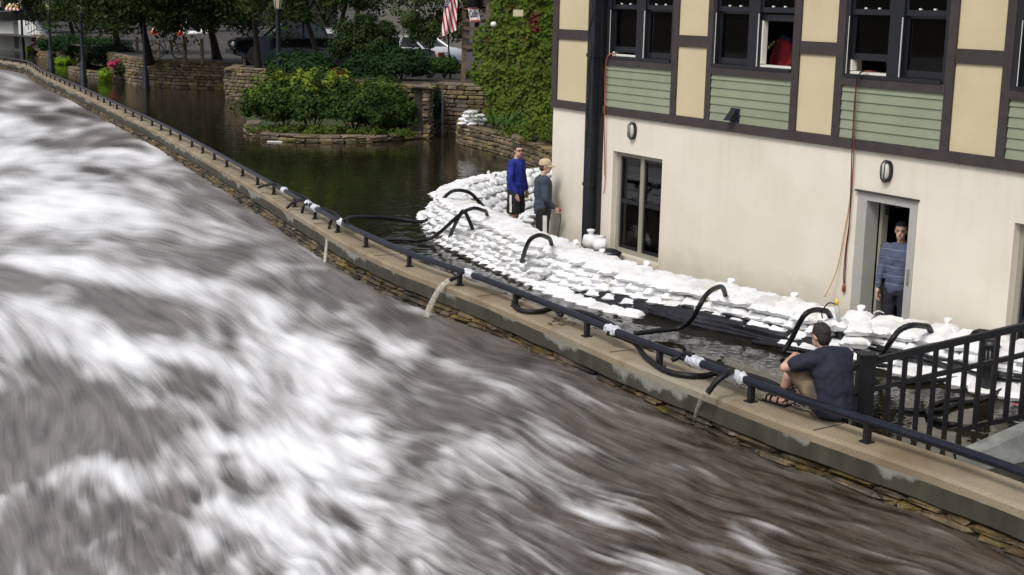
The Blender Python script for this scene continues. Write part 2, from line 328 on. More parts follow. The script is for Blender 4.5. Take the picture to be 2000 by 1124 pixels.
def build_river():
    th = np.concatenate([np.linspace(-1.35, -.55, 30)[:-1], np.linspace(-.55, .42, 960), np.linspace(.42, 1.2, 25)[1:]])
    iv = np.concatenate([np.linspace(1/2.5, 1/8.2, 16)[:-1], np.linspace(1/8.2, 1/130, 620)])
    TH, IV = np.meshgrid(th, iv); R_ = 1/IV
    X = R_*np.sin(TH); Y = R_*np.cos(TH)
    H_, W_ = X.shape
    def tl(px, py):
        p = gz(px, py, RZ); return math.atan2(p.x, p.y), 1/math.hypot(p.x, p.y)
    # survey coordinates: angle and inverse distance, scaled so one unit is alike both ways
    A = TH*FPX; B = IV*(CH-RZ)*FPX
    def ab(px, py):
        t, i = tl(px, py); return t*FPX, i*(CH-RZ)*FPX
    # ---- current directions (survey points on the river, heading of the current)
    ctl = [(50,140,6),(100,200,4),(150,300,2),(300,300,10),(50,450,3),(300,430,8),(150,190,28),(300,262,30),(450,380,36),(560,450,36),(680,540,30),(900,650,23),(1200,745,20),(1500,875,20),(1900,1065,23),
           (150,235,5),(260,300,7),(330,330,10),(400,400,14),(450,430,16),(530,500,22),(600,550,27),(100,260,3),(500,450,18),(600,600,32),(700,700,34),(450,620,30),(300,600,20),(100,560,8),(100,700,55),(50,850,86),(200,900,85),(200,1050,86),(350,1000,68),(300,780,55),(450,800,45),(400,1110,70),(550,900,40),(600,1050,40),(800,950,30),(900,800,23),(1000,1050,27),(1200,950,20),(1500,1050,18),(1800,1110,18),(1000,700,16),(1300,1100,22),(750,1150,35)]
    va = np.zeros_like(A); vb = np.zeros_like(A); ws = np.zeros_like(A)
    for px, py, an in ctl:
        a0, b0 = ab(px, py); a1, b1 = ab(px+6*math.cos(math.radians(an)), py+6*math.sin(math.radians(an)))
        L = math.hypot(a1-a0, b1-b0); wgt = 1/(((A-a0)**2+(B-b0)**2)/90.**2+.15)**1.6
        va += wgt*(a1-a0)/L; vb += wgt*(b1-b0)/L; ws += wgt
    va /= ws; vb /= ws; n = np.hypot(va, vb)+1e-9; va /= n; vb /= n
    # wobble
    def sm(a, k):
        for _ in range(3):
            c = np.cumsum(np.pad(a, ((k+1, k), (0, 0)), mode='edge'), 0); a = (c[2*k+1:]-c[:-2*k-1])/(2*k+1)
            c = np.cumsum(np.pad(a, ((0, 0), (k+1, k)), mode='edge'), 1); a = (c[:, 2*k+1:]-c[:, :-2*k-1])/(2*k+1)
        return a
    def sm2(a, ky, kx):
        for _ in range(3):
            if ky: c = np.cumsum(np.pad(a, ((ky+1, ky), (0, 0)), mode='edge'), 0); a = (c[2*ky+1:]-c[:-2*ky-1])/(2*ky+1)
            if kx: c = np.cumsum(np.pad(a, ((0, 0), (kx+1, kx)), mode='edge'), 1); a = (c[:, 2*kx+1:]-c[:, :-2*kx-1])/(2*kx+1)
        return a
    def nzf(k, an=True):    # foam lies flat: foreshortened in range, most so far away
        if not an or k == 0: q = sm2(rng.normal(0, 1, (H_, W_)), k, k); return q/q.std()
        q1 = sm2(rng.normal(0, 1, (H_, W_)), max(1, round(k*.40)), round(k*1.2)); q1 /= q1.std()
        q2 = sm2(rng.normal(0, 1, (H_, W_)), max(1, round(k*.75)), k); q2 /= q2.std()
        f = np.clip((B-260)/420., 0, 1); q = q1*(1-f)+q2*f; return q/q.std()
    wob = (nzf(26)*.12+nzf(7)*.13)*(1-.80*np.clip((A+350)/600., 0, 1)*np.clip((B-250)/200., .2, 1))
    va, vb = va*np.cos(wob)-vb*np.sin(wob), va*np.sin(wob)+vb*np.cos(wob)
    dA = np.gradient(A, axis=1); dB = np.gradient(B, axis=0)
    dc = va/dA; dr = vb/dB                     # grid cells per survey unit
    def lic(nz, L, step):
        R0, C0 = np.meshgrid(np.arange(H_, dtype=np.float32), np.arange(W_, dtype=np.float32), indexing='ij')
        acc = nz.copy(); wsum = 1.0
        for sgn in (1, -1):
            r = R0.copy(); c = C0.copy()
            for k in range(1, L+1):
                ri = np.clip(r.astype(np.int32), 0, H_-1); ci = np.clip(c.astype(np.int32), 0, W_-1)
                r = r+sgn*step*dr[ri, ci]; c = c+sgn*step*dc[ri, ci]
                ri = np.clip((r+.5).astype(np.int32), 0, H_-1); ci = np.clip((c+.5).astype(np.int32), 0, W_-1)
                wk = .5+.5*math.cos(PI*k/(L+1)); acc = acc+nz[ri, ci]*wk; wsum += wk
        acc = acc/wsum; acc -= acc.mean(); return (acc/acc.std()).astype(np.float32)
    dr = dr.astype(np.float32); dc = dc.astype(np.float32)
    # left: broken foam clouds with a short draw; right: long combed streaks
    fine = lic(nzf(0)+0*A, 20, 2.2)
    def nrm_(a): return (a-a.mean())/a.std()
    s0 = lic(nzf(1), 12, 1.7); s1 = lic(nzf(2), 12, 2.4); s2 = lic(nzf(4), 10, 3.8); s3 = lic(nzf(9), 9, 5.5); s4 = lic(nzf(20), 6, 8.0)
    l1 = lic(nzf(1), 24, 3.2); l2 = lic(nzf(3), 24, 4.5); l3 = lic(nzf(8), 20, 6.5)
    wr_ = np.clip((A+260)/500., 0, 1)*np.clip((B-300)/250., .25, 1)
    mid = nrm_(s1*(1-wr_)+l1*wr_); big = nrm_(s3*(1-wr_)+l3*wr_); huge = s4; med = nrm_(s2*(1-wr_)+l2*wr_)
    # ---- where the foam lies
    D = np.interp(A, [-1400, -700, -300, 0, 300, 700, 1100], [.50, .50, .44, .27, .13, .05, .02])+.18*np.exp(-((B-150)/70.)**2)*(A < -700)
    blobs = [(120,325,230,60,0,.6),(60,400,220,60,0,.5),(360,290,190,45,16,.5),(560,370,90,26,20,.2),(230,440,260,40,8,.45),(60,500,90,22,4,.55),(170,530,150,20,10,.65),(340,560,120,24,14,.5),(480,575,90,20,22,.4),
        (40,150,120,30,5,-.1),(60,215,160,30,3,.15),(90,250,200,14,3,-.15),(140,270,90,10,2,-.35),(150,285,80,7,2,-.2),(100,345,50,10,5,-.2),
        (40,545,60,26,5,-.6),(160,590,160,24,10,-.5),(330,600,130,20,10,-.35),(40,600,70,22,10,.35),
        (120,650,150,36,10,.5),(230,690,150,34,6,.5),(360,690,120,30,0,.45),(70,690,60,18,0,.1),(560,645,80,50,25,.5),(500,600,70,30,30,.3),(620,730,90,46,32,.5),(500,735,90,30,30,.35),(640,830,110,70,34,.5),(455,755,50,30,40,.2),
        (290,790,44,17,0,.7),(480,870,140,46,12,.45),(590,910,150,50,12,.5),(430,960,110,55,45,.5),(235,940,42,34,10,.65),(150,925,50,22,0,.3),(238,1040,14,50,85,.4),(400,1050,55,90,72,.35),(560,1060,120,60,32,.45),(700,980,90,36,35,.5),(850,1055,70,30,30,.35),(720,1105,80,24,30,.35),(640,860,90,30,30,.3),
        (300,640,75,17,2,-.75),(440,575,42,11,12,-.5),(320,492,70,10,8,-.55),(430,520,48,11,10,-.5),(150,340,40,8,3,-.25),(250,336,45,9,5,-.3),(245,340,30,8,5,-.2),(690,690,40,22,20,-.45),(455,675,34,16,60,-.5),(330,720,40,12,20,-.45),(100,790,150,50,-5,-.75),(60,860,200,60,0,-.55),(180,860,120,40,0,-.5),(320,830,70,22,5,-.45),(400,780,30,16,40,-.4),(90,1040,190,80,0,-.7),(320,1040,34,55,60,-.6),(435,1080,26,46,60,-.5),(360,950,36,14,35,-.4),(440,890,30,9,10,-.5),(470,945,50,8,25,-.5),(640,1000,60,12,15,-.3),(60,730,70,26,-10,-.4),
        (700,620,60,16,25,-.35),(780,560,150,20,28,-.25),(450,430,140,18,12,-.1),(380,385,60,12,10,-.2),
        (1130,735,140,10,13,.35),(1250,905,170,9,10,.4),(1000,900,170,14,18,.35),(900,880,80,40,20,.3),(820,700,120,20,20,.25),(950,755,110,22,25,.25),(1090,850,90,14,20,.3),(1150,1010,110,11,26,.55),(1000,1030,120,9,22,.3),(1480,935,180,7,17,.4),(1330,820,50,9,5,.45),(1480,1080,70,16,32,.5),(1260,1115,120,14,12,.35),(1380,1010,100,12,20,.3),(1640,1000,120,8,14,.25),
        (812,605,55,13,2,.75),(595,521,60,7,4,.5),(1325,818,60,7,8,.5),(600,900,70,20,10,.3),(560,525,70,26,25,.15),(680,560,100,22,28,.15)]
    for px, py, rx, ry, an, s in blobs:
        a0, b0 = ab(px, py); c_, s_ = math.cos(math.radians(an)), math.sin(math.radians(an))
        u = ((A-a0)*c_+(B-b0)*s_)/rx; v = (-(A-a0)*s_+(B-b0)*c_)/ry
        q = u*u+v*v; q = q*(1+.0*q)
        D = D+s*.75*np.exp(-q*.9*(1+.35*np.clip(big*.5+mid*.3, -1, 1.5)))
    # calm dark strip along the wall
    dist = np.full(A.shape, 99.); sub = FRA[::4]
    for k in range(0, len(sub)): dist = np.minimum(dist, (X-sub[k, 0])**2+(Y-sub[k, 1])**2)
    dist = np.sqrt(dist); rel = dist/np.maximum(R_, 8)*60
    D = D-.42*np.exp(-rel/4.5)
    # softly broken foam, drawn out by the current
    amp = np.interp(A, [-1400, -500, 0, 500, 1100], [1.0, 1.0, .9, .62, .5])
    wf = np.clip((480-B)/380., 0, 1)
    F = D-.165+amp*((.10-.05*wf)*huge+(.14-.05*wf)*big+(.13-.01*wf)*med+(.075+.05*wf)*mid+(.03+.05*wf)*s0+.03*fine)+.05*wr_*np.maximum(l1, 0)
    foam = np.clip((F-.06)/1.08, 0, 1); foam = foam*foam*(3-2*foam)*.5+foam*.5; fl_ = np.interp(A, [-1200, -350, 500], [.17, .15, .02]); foam = fl_+(1-fl_)*foam; foam = np.clip(foam+(1-foam*.75)*np.interp(A, [-600, 300, 900], [1, .75, .4])*(.010*s0+.020*mid+.012*fine+.016*med), 0, 1)
    Z = RZ+(.022-.008*wr_)*huge*np.clip(rel/8, .1, 1)+.014*big*np.clip(rel/8, .15, 1)+.006*mid
    Z += .13*np.exp(-((Y-15.2)/2.6)**2)*np.exp(-dist/2.5)*.8+.05*np.exp(-((Y-11.0)/2.)**2)*np.exp(-dist/2)
    Z = np.where(dist < .0, RZ, Z)
    V = np.stack([X, Y, Z], 2).reshape(-1, 3)
    # drop the land side, where nothing can be seen of it
    i = np.arange(H_*W_, dtype=np.int32).reshape(H_, W_)
    q = np.stack([i[:-1, :-1], i[:-1, 1:], i[1:, 1:], i[1:, :-1]], 2).reshape(-1, 4)
    cx = X[:-1, :-1].ravel(); cy = Y[:-1, :-1].ravel()
    order = np.argsort(FRA[:, 1]); lim = np.interp(cy, FRA[order, 1], FRA[order, 0])
    q = q[cx < lim+.9][:, ::-1]
    used = np.unique(q); mp = np.zeros(H_*W_, dtype=np.int32); mp[used] = np.arange(len(used)); q = mp[q]; V = V[used]
    me = bpy.data.meshes.new('river'); me.vertices.add(len(V)); me.vertices.foreach_set('co', V.astype(np.float32).ravel())
    me.loops.add(4*len(q)); me.loops.foreach_set('vertex_index', q.ravel().astype(np.int32))
    me.polygons.add(len(q)); me.polygons.foreach_set('loop_start', np.arange(0, 4*len(q), 4, dtype=np.int32))
    me.polygons.foreach_set('use_smooth', np.ones(len(q), dtype=bool))
    me.update(calc_edges=True)
    for nm, arr in (('foam', foam), ('streak', fine*.6+mid*.4)):
        at = me.attributes.new(nm, 'FLOAT', 'POINT'); at.data.foreach_set('value', arr.ravel()[used].astype(np.float32))
    m = bpy.data.materials.new('river_water'); m.use_nodes = True; N = m.node_tree.nodes; L = m.node_tree.links; b = N['Principled BSDF']
    at = N.new('ShaderNodeAttribute'); at.attribute_name = 'foam'
    a2 = N.new('ShaderNodeAttribute'); a2.attribute_name = 'streak'
    mr = N.new('ShaderNodeMapRange'); mr.inputs[1].default_value = -1.6; mr.inputs[2].default_value = 2.2; L.new(a2.outputs['Fac'], mr.inputs[0])
    wc = N.new('ShaderNodeMix'); wc.data_type = 'RGBA'; wc.inputs[6].default_value = (.016, .011, .007, 1); wc.inputs[7].default_value = (.092, .066, .044, 1); L.new(mr.outputs[0], wc.inputs[0])
    mx = N.new('ShaderNodeMix'); mx.data_type = 'RGBA'; mx.inputs[7].default_value = (.84, .84, .86, 1)
    L.new(wc.outputs[2], mx.inputs[6]); L.new(at.outputs['Fac'], mx.inputs[0]); L.new(mx.outputs[2], b.inputs['Base Color'])
    m3 = N.new('ShaderNodeMapRange'); m3.inputs[3].default_value = .33; m3.inputs[4].default_value = .85; L.new(at.outputs['Fac'], m3.inputs[0]); L.new(m3.outputs[0], b.inputs['Roughness'])
    b.inputs['IOR'].default_value = 1.33; b.inputs['Specular IOR Level'].default_value = .36
    me.materials.append(m)
    o = bpy.data.objects.new('river', me); COL.objects.link(o); tag(o, 'fast brown river streaked with white foam', kind='structure')
build_river()

# ================================================================ RIVER WALL
RW = empty('river_wall', FR[60], 'long curved river wall with a tan concrete cap over rough stone', 'wall')
m_cap = mat('cap_concrete', (.31, .25, .168), (.24, .192, .125), 1.1, .9, .35, 90, bdist=.004, c3=(.28, .25, .19))
def capmat():
    m = m_cap; N = m.node_tree.nodes; L = m.node_tree.links; b = N['Principled BSDF']
    src = b.inputs['Base Color'].links[0].from_socket
    g = N.new('ShaderNodeNewGeometry')
    n = N.new('ShaderNodeTexNoise'); n.inputs['Scale'].default_value = 75; L.new(g.outputs['Position'], n.inputs['Vector'])
    mr = N.new('ShaderNodeMapRange'); mr.inputs[1].default_value = .58; mr.inputs[2].default_value = .72; mr.inputs[4].default_value = .75; L.new(n.outputs[0], mr.inputs[0])
    mx = N.new('ShaderNodeMix'); mx.data_type = 'RGBA'; mx.inputs[7].default_value = (.07, .05, .03, 1); L.new(src, mx.inputs[6]); L.new(mr.outputs[0], mx.inputs[0])
    n2 = N.new('ShaderNodeTexNoise'); n2.inputs['Scale'].default_value = 1.6; n2.inputs['Detail'].default_value = 9; L.new(g.outputs['Position'], n2.inputs['Vector'])
    m2 = N.new('ShaderNodeMapRange'); m2.inputs[1].default_value = .47; m2.inputs[2].default_value = .68; m2.inputs[4].default_value = .75; L.new(n2.outputs[0], m2.inputs[0])
    mx2 = N.new('ShaderNodeMix'); mx2.data_type = 'RGBA'; mx2.inputs[7].default_value = (.16, .11, .06, 1); L.new(mx.outputs[2], mx2.inputs[6]); L.new(m2.outputs[0], mx2.inputs[0])
    L.new(mx2.outputs[2], b.inputs['Base Color'])
capmat()
def facemat():
    m = mat('wall_face', (.032, .030, .019), (.058, .055, .036), 5, .75, .4, 40, bdist=.006, stretch=(1, 1, .35)); N = m.node_tree.nodes; L = m.node_tree.links; b = N['Principled BSDF']
    src = b.inputs['Base Color'].links[0].from_socket
    g = N.new('ShaderNodeNewGeometry'); sx = N.new('ShaderNodeSeparateXYZ'); L.new(g.outputs['Position'], sx.inputs[0])
    n = N.new('ShaderNodeTexNoise'); n.inputs['Scale'].default_value = .8; n.inputs['Detail'].default_value = 10; n.inputs['Roughness'].default_value = .6; L.new(g.outputs['Position'], n.inputs['Vector'])
    # old render clings in a ragged band below the lip
    ma = N.new('ShaderNodeMath'); ma.operation = 'MULTIPLY_ADD'; ma.inputs[1].default_value = 1.0; L.new(n.outputs[0], ma.inputs[0]); L.new(sx.outputs[2], ma.inputs[2])
    mr = N.new('ShaderNodeMapRange'); mr.inputs[1].default_value = .555; mr.inputs[2].default_value = .60; L.new(ma.outputs[0], mr.inputs[0])
    n3 = N.new('ShaderNodeTexNoise'); n3.inputs['Scale'].default_value = 14; n3.inputs['Detail'].default_value = 6; L.new(g.outputs['Position'], n3.inputs['Vector'])
    gm = N.new('ShaderNodeMix'); gm.data_type = 'RGBA'; gm.inputs[6].default_value = (.15, .15, .125, 1); gm.inputs[7].default_value = (.29, .285, .25, 1); L.new(n3.outputs[0], gm.inputs[0])
    mx = N.new('ShaderNodeMix'); mx.data_type = 'RGBA'; L.new(src, mx.inputs[6]); L.new(gm.outputs[2], mx.inputs[7]); L.new(mr.outputs[0], mx.inputs[0]); L.new(mx.outputs[2], b.inputs['Base Color'])
    return m
M['face'] = facemat()
FB = -.115   # foot of the concrete beam
def strip(mb, i0, i1, prof):
    """prof: list of (offset from the front edge towards land, z) swept along the wall; rows i0..i1"""
    b = len(mb.v); k = len(prof)
    for i in range(i0, i1+1):
        for o, z in prof:
            jz = 0 if z > .1 else .006*math.sin(i*1.7)
            mb.v.append(Vector((FR[i].x+CN[i].x*o, FR[i].y+CN[i].y*o, z+jz)))
    for i in range(i1-i0):
        for j in range(k-1): mb.f.append((b+i*k+j, b+(i+1)*k+j, b+(i+1)*k+j+1, b+i*k+j+1))
    for i, rev in ((0, 1), (i1-i0, 0)):
        q = [b+i*k+j for j in range(k)]; mb.f.append(tuple(q if rev else q[::-1]))
# cap slabs, each a casting bay with a fine joint
SL = 13; i = 0; nE = len(FR)-1
while i < nE:
    j = min(i+SL, nE); far = (FR[i]-Vector((0, 0, 0))).length > 60
    mb = MB(); jr = random.uniform(-.004, .004)
    strip(mb, i, j, [(.0+jr, FB+.1), (-.006+jr, CAPZ-.03), (.012+jr, CAPZ-.006), (.03+jr, CAPZ), (CAPW-.02, CAPZ+.004), (CAPW, CAPZ-.012), (CAPW, -.5)])
    mb.build('cap_slab', m_cap, RW)
    mb = MB(); strip(mb, i, j, [(.3, FB+.02), (.02, FB), (-.002+jr, FB+.02), (-.004+jr, CAPZ-.028), (.3, CAPZ-.028)])
    mb.build('wall_face', M['face'], RW); MB().box(FR[i]+CN[i]*(CAPW/2+.012)+Vector((0, 0, .002)), (CAPW-.03, .012, .008), (CN[i], Vector((-CN[i].y, CN[i].x, 0)), Vector((0, 0, 1)))).build('joint', M['mortar'], RW); i = j
# stones under the beam
m_rst = mat('river_stone', (.115, .078, .035), (.032, .024, .015), 5, .5, .9, 22, rnd=.5, bdist=.02, c3=(.02, .018, .012))
m_rsti = mat('river_stone_far', (.17, .12, .06), (.05, .038, .024), 5, .6, .7, 30, isl=.45, bdist=.02, c3=(.02, .018, .012))
mb = MB(); strip(mb, 0, nE, [(.3, FB+.01), (.075, FB+.01), (.075, -.7), (.3, -.7)]); mb.build('backing', M['mortar'], RW)
def rock(c, d, ax, seed, jag=.12):
    """rough split stone: bevelled block with uneven faces (about 44 triangles)"""
    rr = random.Random(seed); X, Y, Z = ax; V = []; Fc = []
    a, b, h = d[0]/2, d[1]/2, d[2]/2
    rings = [(-1, .8), (-.55, 1), (.55, 1), (1, .8)]
    for zf, s in rings:
        for u, v in ((-1, -.75), (-.75, -1), (.75, -1), (1, -.75), (1, .8), (-1, .8)):
            j = lambda: 1+rr.uniform(-jag, jag)
            V.append(c+X*(u*a*s*j())+Y*(v*b*s*j())+Z*(zf*h*j()))
    for r in range(3):
        for k in range(6):
            k2 = (k+1) % 6; Fc.append((r*6+k, r*6+k2, r*6+6+k2, r*6+6+k))
    Fc.append((5, 4, 3, 2, 1, 0)); Fc.append((18, 19, 20, 21, 22, 23)); return V, Fc
def laid_stones(parent, path, courses, material, mati, wr=(.2, .45), near=None, budget=300, depth=.16, out=0., name='stone', seed=1, far_coarse=False, jag=.14):
    """dry-laid courses along a path; the budget nearest stones are parts, the rest one joined part.
    path: list of (point, outward normal); courses: (z bottom, z top, outward shift)"""
    rr = random.Random(seed); st = []
    seg = [0]
    for (a, _), (b, _) in zip(path, path[1:]): seg.append(seg[-1]+(b-a).length)
    T = seg[-1]
    def at(s):
        s = min(max(s, 0), T-1e-4); lo, hi = 0, len(seg)-1
        while hi-lo > 1:
            m_ = (lo+hi)//2
            if seg[m_] <= s: lo = m_
            else: hi = m_
        t = (s-seg[lo])/(seg[lo+1]-seg[lo]); a, b = path[lo], path[lo+1]
        return a[0].lerp(b[0], t), a[1].lerp(b[1], t).normalized(), (b[0]-a[0]).normalized()
    for z0, z1, sh in courses:
        s = -rr.uniform(0, .2)
        while s < T:
            w = rr.uniform(*wr)
            if z1-z0 < .07: w *= 1.3
            p, n, t = at(s+w/2); h = (z1-z0)*rr.uniform(.84, .97)
            if 0 < s+w/2 < T:
                c = Vector((p.x, p.y, p.z*0+(z0+z1)/2+rr.uniform(-.006, .006)))+n*(sh+rr.uniform(-.018, .022)-depth*.2+out)
                st.append((c, (w*.97, depth, h), (t, -n if False else n*-1, Vector((0, 0, 1))), rr.random()))
            s += w
    st.sort(key=lambda q: q[0].length)
    rest = MB()
    for k, (c, d, ax, sd_) in enumerate(st):
        V, Fc = rock(c, d, ax, sd_, jag)
        if k < budget:
            m1 = MB(); m1.add(V, Fc); m1.build(name, material, parent)
        else: rest.add(V, Fc)
    if rest.v: rest.build('stonework', mati, parent, kind='stuff')
pth = [(FR[i], -CN[i]) for i in range(0, len(FR), 2)]
laid_stones(RW, pth, [(-.17, -.12, -.05), (-.225, -.17, -.01), (-.30, -.225, .015), (-.36, -.30, .05), (-.44, -.36, .06)], m_rst, m_rsti, (.12, .5), budget=298, depth=.2, seed=3, jag=.26)

# ================================================================ RAILING ON THE CAP
RL = empty('river_railing', FR[80], 'low black pipe railing on short posts along the river wall cap', 'railing')
rp = [FR[i]+CN[i]*.17+Vector((0, 0, .20)) for i in range(len(FR))]
# starts are given from the near end so that the posts stand where they stand in the photograph
k0 = min(range(len(rp)), key=lambda i: (rp[i].xy-gz(905, 560, CAPZ).xy).length)
segs = list(range(0, len(rp), 17))+[len(rp)-1]
for a, b in zip(segs, segs[1:]):
    if b > a: MB().tube(rp[a:b+1:1] if (rp[a].length < 60) else rp[a:b+1:2]+[rp[b]], .042, 12, caps=False).build('rail', M['pipe'], RL, True)
ks = [k0+round(j*1.57/.25) for j in range(-60, 12)]
rnd_posts = [k for k in ks if 0 < k < len(rp)-1]
for k in rnd_posts:
    d = (FR[k+1]-FR[k-1]).normalized()
    MB().box(FR[k]+CN[k]*.17+Vector((0, 0, .095)), (.055, .055, .19), (d, CN[k], Vector((0, 0, 1)))).box(FR[k]+CN[k]*.17+Vector((0, 0, .008)), (.10, .10, .016), (d, CN[k], Vector((0, 0, 1)))).build('rail_post', M['black'], RL)
def capat(px, py, z=CAPZ): return gz(px, py, z)

# ================================================================ FLOOD WATER AND GROUND
def ground(name, poly, z, m, label):
    P = [Vector((p[0], p[1], z)) for p in poly]; tri = tessellate_polygon([P])
    mb = MB(); mb.v = P; mb.f = [tuple(t) for t in tri]
    me = bpy.data.meshes.new(name); me.from_pydata([tuple(p) for p in P], [], [tuple(t) for t in tri]); me.materials.append(m)
    me.update()
    for p_ in me.polygons:
        if p_.normal.z < 0: p_.flip()
    me.update()
    o = bpy.data.objects.new(name, me); COL.objects.link(o); return tag(o, label, kind='structure')
# dam survey: (waterline outside) and (outer edge of the crest)
DAMW = [(2120,800),(2000,768),(1944,762),(1867,742),(1753,718),(1662,694),(1593,685),(1547,676),(1478,662),(1408,648),(1339,634),(1282,619),(1196,600),(1121,578),(1045,548),(1004,531),(960,512),(905,488),(868,466)]
DAMC = [(2120,722,.33),(2000,692,.33),(1944,682,.33),(1867,666,.34),(1753,645,.35),(1662,632,.36),(1593,618,.37),(1547,606,.37),(1478,590,.38),(1408,574,.38),(1339,560,.4),(1282,548,.41),(1196,524,.44),(1121,498,.47),(1045,468,.5),(1004,450,.51),(960,430,.52),(905,406,.52),(878,392,.5)]
dw = [gz(x, y, 0) for x, y in DAMW]; dc_ = [gz(x, y, z) for x, y, z in DAMC]
# the dam turns round its upstream end and runs back behind the two men to the building
tw = [Vector((-1.55, 24.6, 0)), Vector((-1.85, 26.1, 0)), Vector((-1.65, 27.8, 0)), Vector((-1.1, 29.3, 0)), Vector((-.35, 30.4, 0)), Vector((.5, 31.3, 0)), Vector((1.5, 31.6, 0)), Vector((2.6, 31.3, 0))]
tc = [Vector((-1.15, 25.0, .5)), Vector((-1.3, 26.2, .48)), Vector((-1.1, 27.4, .47)), Vector((-.6, 28.6, .46)), Vector((.0, 29.5, .46)), Vector((.7, 30.3, .46)), Vector((1.5, 30.6, .46)), Vector((2.6, 30.3, .46))]
DW_ = resample(cat_rom(dw+tw, 6), .1); 
def arc(P):
    s = [0]
    for a, b in zip(P, P[1:]): s.append(s[-1]+(b-a).length)
    return s
def atf(P, s, f):
    t = f*s[-1]; i = 0
    lo, hi = 0, len(s)-1
    while hi-lo > 1:
        m_ = (lo+hi)//2
        if s[m_] <= t: lo = m_
        else: hi = m_
    return P[lo].lerp(P[hi], (t-s[lo])/max(s[hi]-s[lo], 1e-6))
cwp = cat_rom(dw+tw, 6); ccp = cat_rom(dc_+tc, 6)       # same number of stations: pairs water edge - crest edge
midp = [(a+b)/2 for a, b in zip(cwp, ccp)]; sm_ = arc(midp)
def station(s):
    lo, hi = 0, len(sm_)-1; s = min(max(s, 0), sm_[-1]-1e-4)
    while hi-lo > 1:
        m_ = (lo+hi)//2
        if sm_[m_] <= s: lo = m_
        else: hi = m_
    t = (s-sm_[lo])/max(sm_[lo+1]-sm_[lo], 1e-6)
    W_ = cwp[lo].lerp(cwp[lo+1], t); C_ = ccp[lo].lerp(ccp[lo+1], t); T_ = (midp[min(lo+3, len(midp)-1)]-midp[max(lo-2, 0)]); T_.z = 0; T_.normalize()
    return W_, C_, T_
DAML = sm_[-1]
# flood sheet: outside the dam
fl = [(p.x-n.x*.03, p.y-n.y*.03) for p, n in zip(BK, CN)][::4]
inner = []
for k in range(0, 60):
    W_, C_, T_ = station(DAML*k/59); q = W_.lerp(C_, .5); inner.append((q.x, q.y))
poly = [(fl[-1][0]+.0, fl[-1][1])] + [(9.5, 9.5)] + [(6.2, 12.6)] + inner + [(4.5, 30.2), (14, 34), (14, 60), (4, 64), (-4, 70), (-12, 100), (-30, 150), (-90, 160)] + fl[:-1]
def watermat():
    m = bpy.data.materials.new('flood_water'); m.use_nodes = True; N = m.node_tree.nodes; L = m.node_tree.links; b = N['Principled BSDF']
    g = N.new('ShaderNodeNewGeometry')
    b.inputs['Roughness'].default_value = .03; b.inputs['IOR'].default_value = 1.33; b.inputs['Base Color'].default_value = (.02, .016, .01, 1)
    n0 = N.new('ShaderNodeTexNoise'); n0.inputs['Scale'].default_value = .5; n0.inputs['Detail'].default_value = 4; L.new(g.outputs['Position'], n0.inputs['Vector'])
    mx = N.new('ShaderNodeMix'); mx.data_type = 'RGBA'; mx.inputs[6].default_value = (.009, .008, .004, 1); mx.inputs[7].default_value = (.022, .018, .010, 1); L.new(n0.outputs[0], mx.inputs[0]); L.new(mx.outputs[2], b.inputs['Base Color'])
    n1 = N.new('ShaderNodeTexNoise'); n1.inputs['Scale'].default_value = 2.6; n1.inputs['Detail'].default_value = 3; L.new(g.outputs['Position'], n1.inputs['Vector'])
    n2 = N.new('ShaderNodeTexNoise'); n2.inputs['Scale'].default_value = 7; n2.inputs['Detail'].default_value = 2; n2.inputs['Distortion'].default_value = .6; L.new(g.outputs['Position'], n2.inputs['Vector'])
    ad = N.new('ShaderNodeMath'); ad.operation = 'MULTIPLY_ADD'; ad.inputs[1].default_value = .35; L.new(n2.outputs[0], ad.inputs[0]); L.new(n1.outputs[0], ad.inputs[2])
    bp = N.new('ShaderNodeBump'); bp.inputs['Strength'].default_value = .16; bp.inputs['Distance'].default_value = .06; L.new(ad.outputs[0], bp.inputs['Height']); L.new(bp.outputs[0], b.inputs['Normal'])
    return m
M['flood'] = watermat()
ground('flood_water', poly, 0, M['flood'], 'still dark brown flood water between the river wall and the building')
ground('ground', [(-700, -60), (700, -60), (700, 1500), (-700, 1500)], -1.6, M['soil'], 'ground far beyond')
ground('building_apron', [(p[0], p[1]) for p in inner[::2]]+[(10, 31), (14, 8), (8, 5)], -.45, M['concrete'], 'paved floor inside the sandbag ring')
LOTZ = 1.15

print('minstep', min((b-a).length for a, b in zip(FR, FR[1:])), min((b-a).length for a, b in zip(rp, rp[1:])))
# ================================================================ BUILDING
BO = wp(-8.0, -.45)
B = empty('timbered_building', BO, 'cream riverside building with brown timbers, green siding and a doorway', 'building')
S0, S1, ZT = -8.06, 9.0, 5.4
TR0, TR1 = 2.19, 2.27      # trim board over the stucco
def wall_holes(mb, s0, s1, z0, z1, holes, o0, o1):
    ss = sorted({s0, s1, *[h[0] for h in holes], *[h[1] for h in holes]}); zs = sorted({z0, z1, *[h[2] for h in holes], *[h[3] for h in holes]})
    for a, b in zip(ss, ss[1:]):
        run = None
        for c, d in zip(zs, zs[1:]):
            m_ = ((a+b)/2, (c+d)/2)
            if any(h[0] < m_[0] < h[1] and h[2] < m_[1] < h[3] for h in holes):
                if run: mb.wbox(a, b, run[0], run[1], o0, o1); run = None
            else: run = (run[0] if run else c, d)
        if run: mb.wbox(a, b, run[0], run[1], o0, o1)
LW = (-6.16, -4.80, -.02, 1.62); DR = (-.52, .51, -.46, 1.67); RWN = (1.98, 3.2, -.02, 1.62)
mb = MB(); wall_holes(mb, S0, S1, -.6, TR0+.02, [LW, DR, RWN], -.26, 0); mb.build('stucco_wall', M['stucco'], B)
UP = [(-6.42, -4.60), (-3.69, -1.86), (-.96, .82), (1.77, 3.55), (4.5, 6.3)]    # window bays
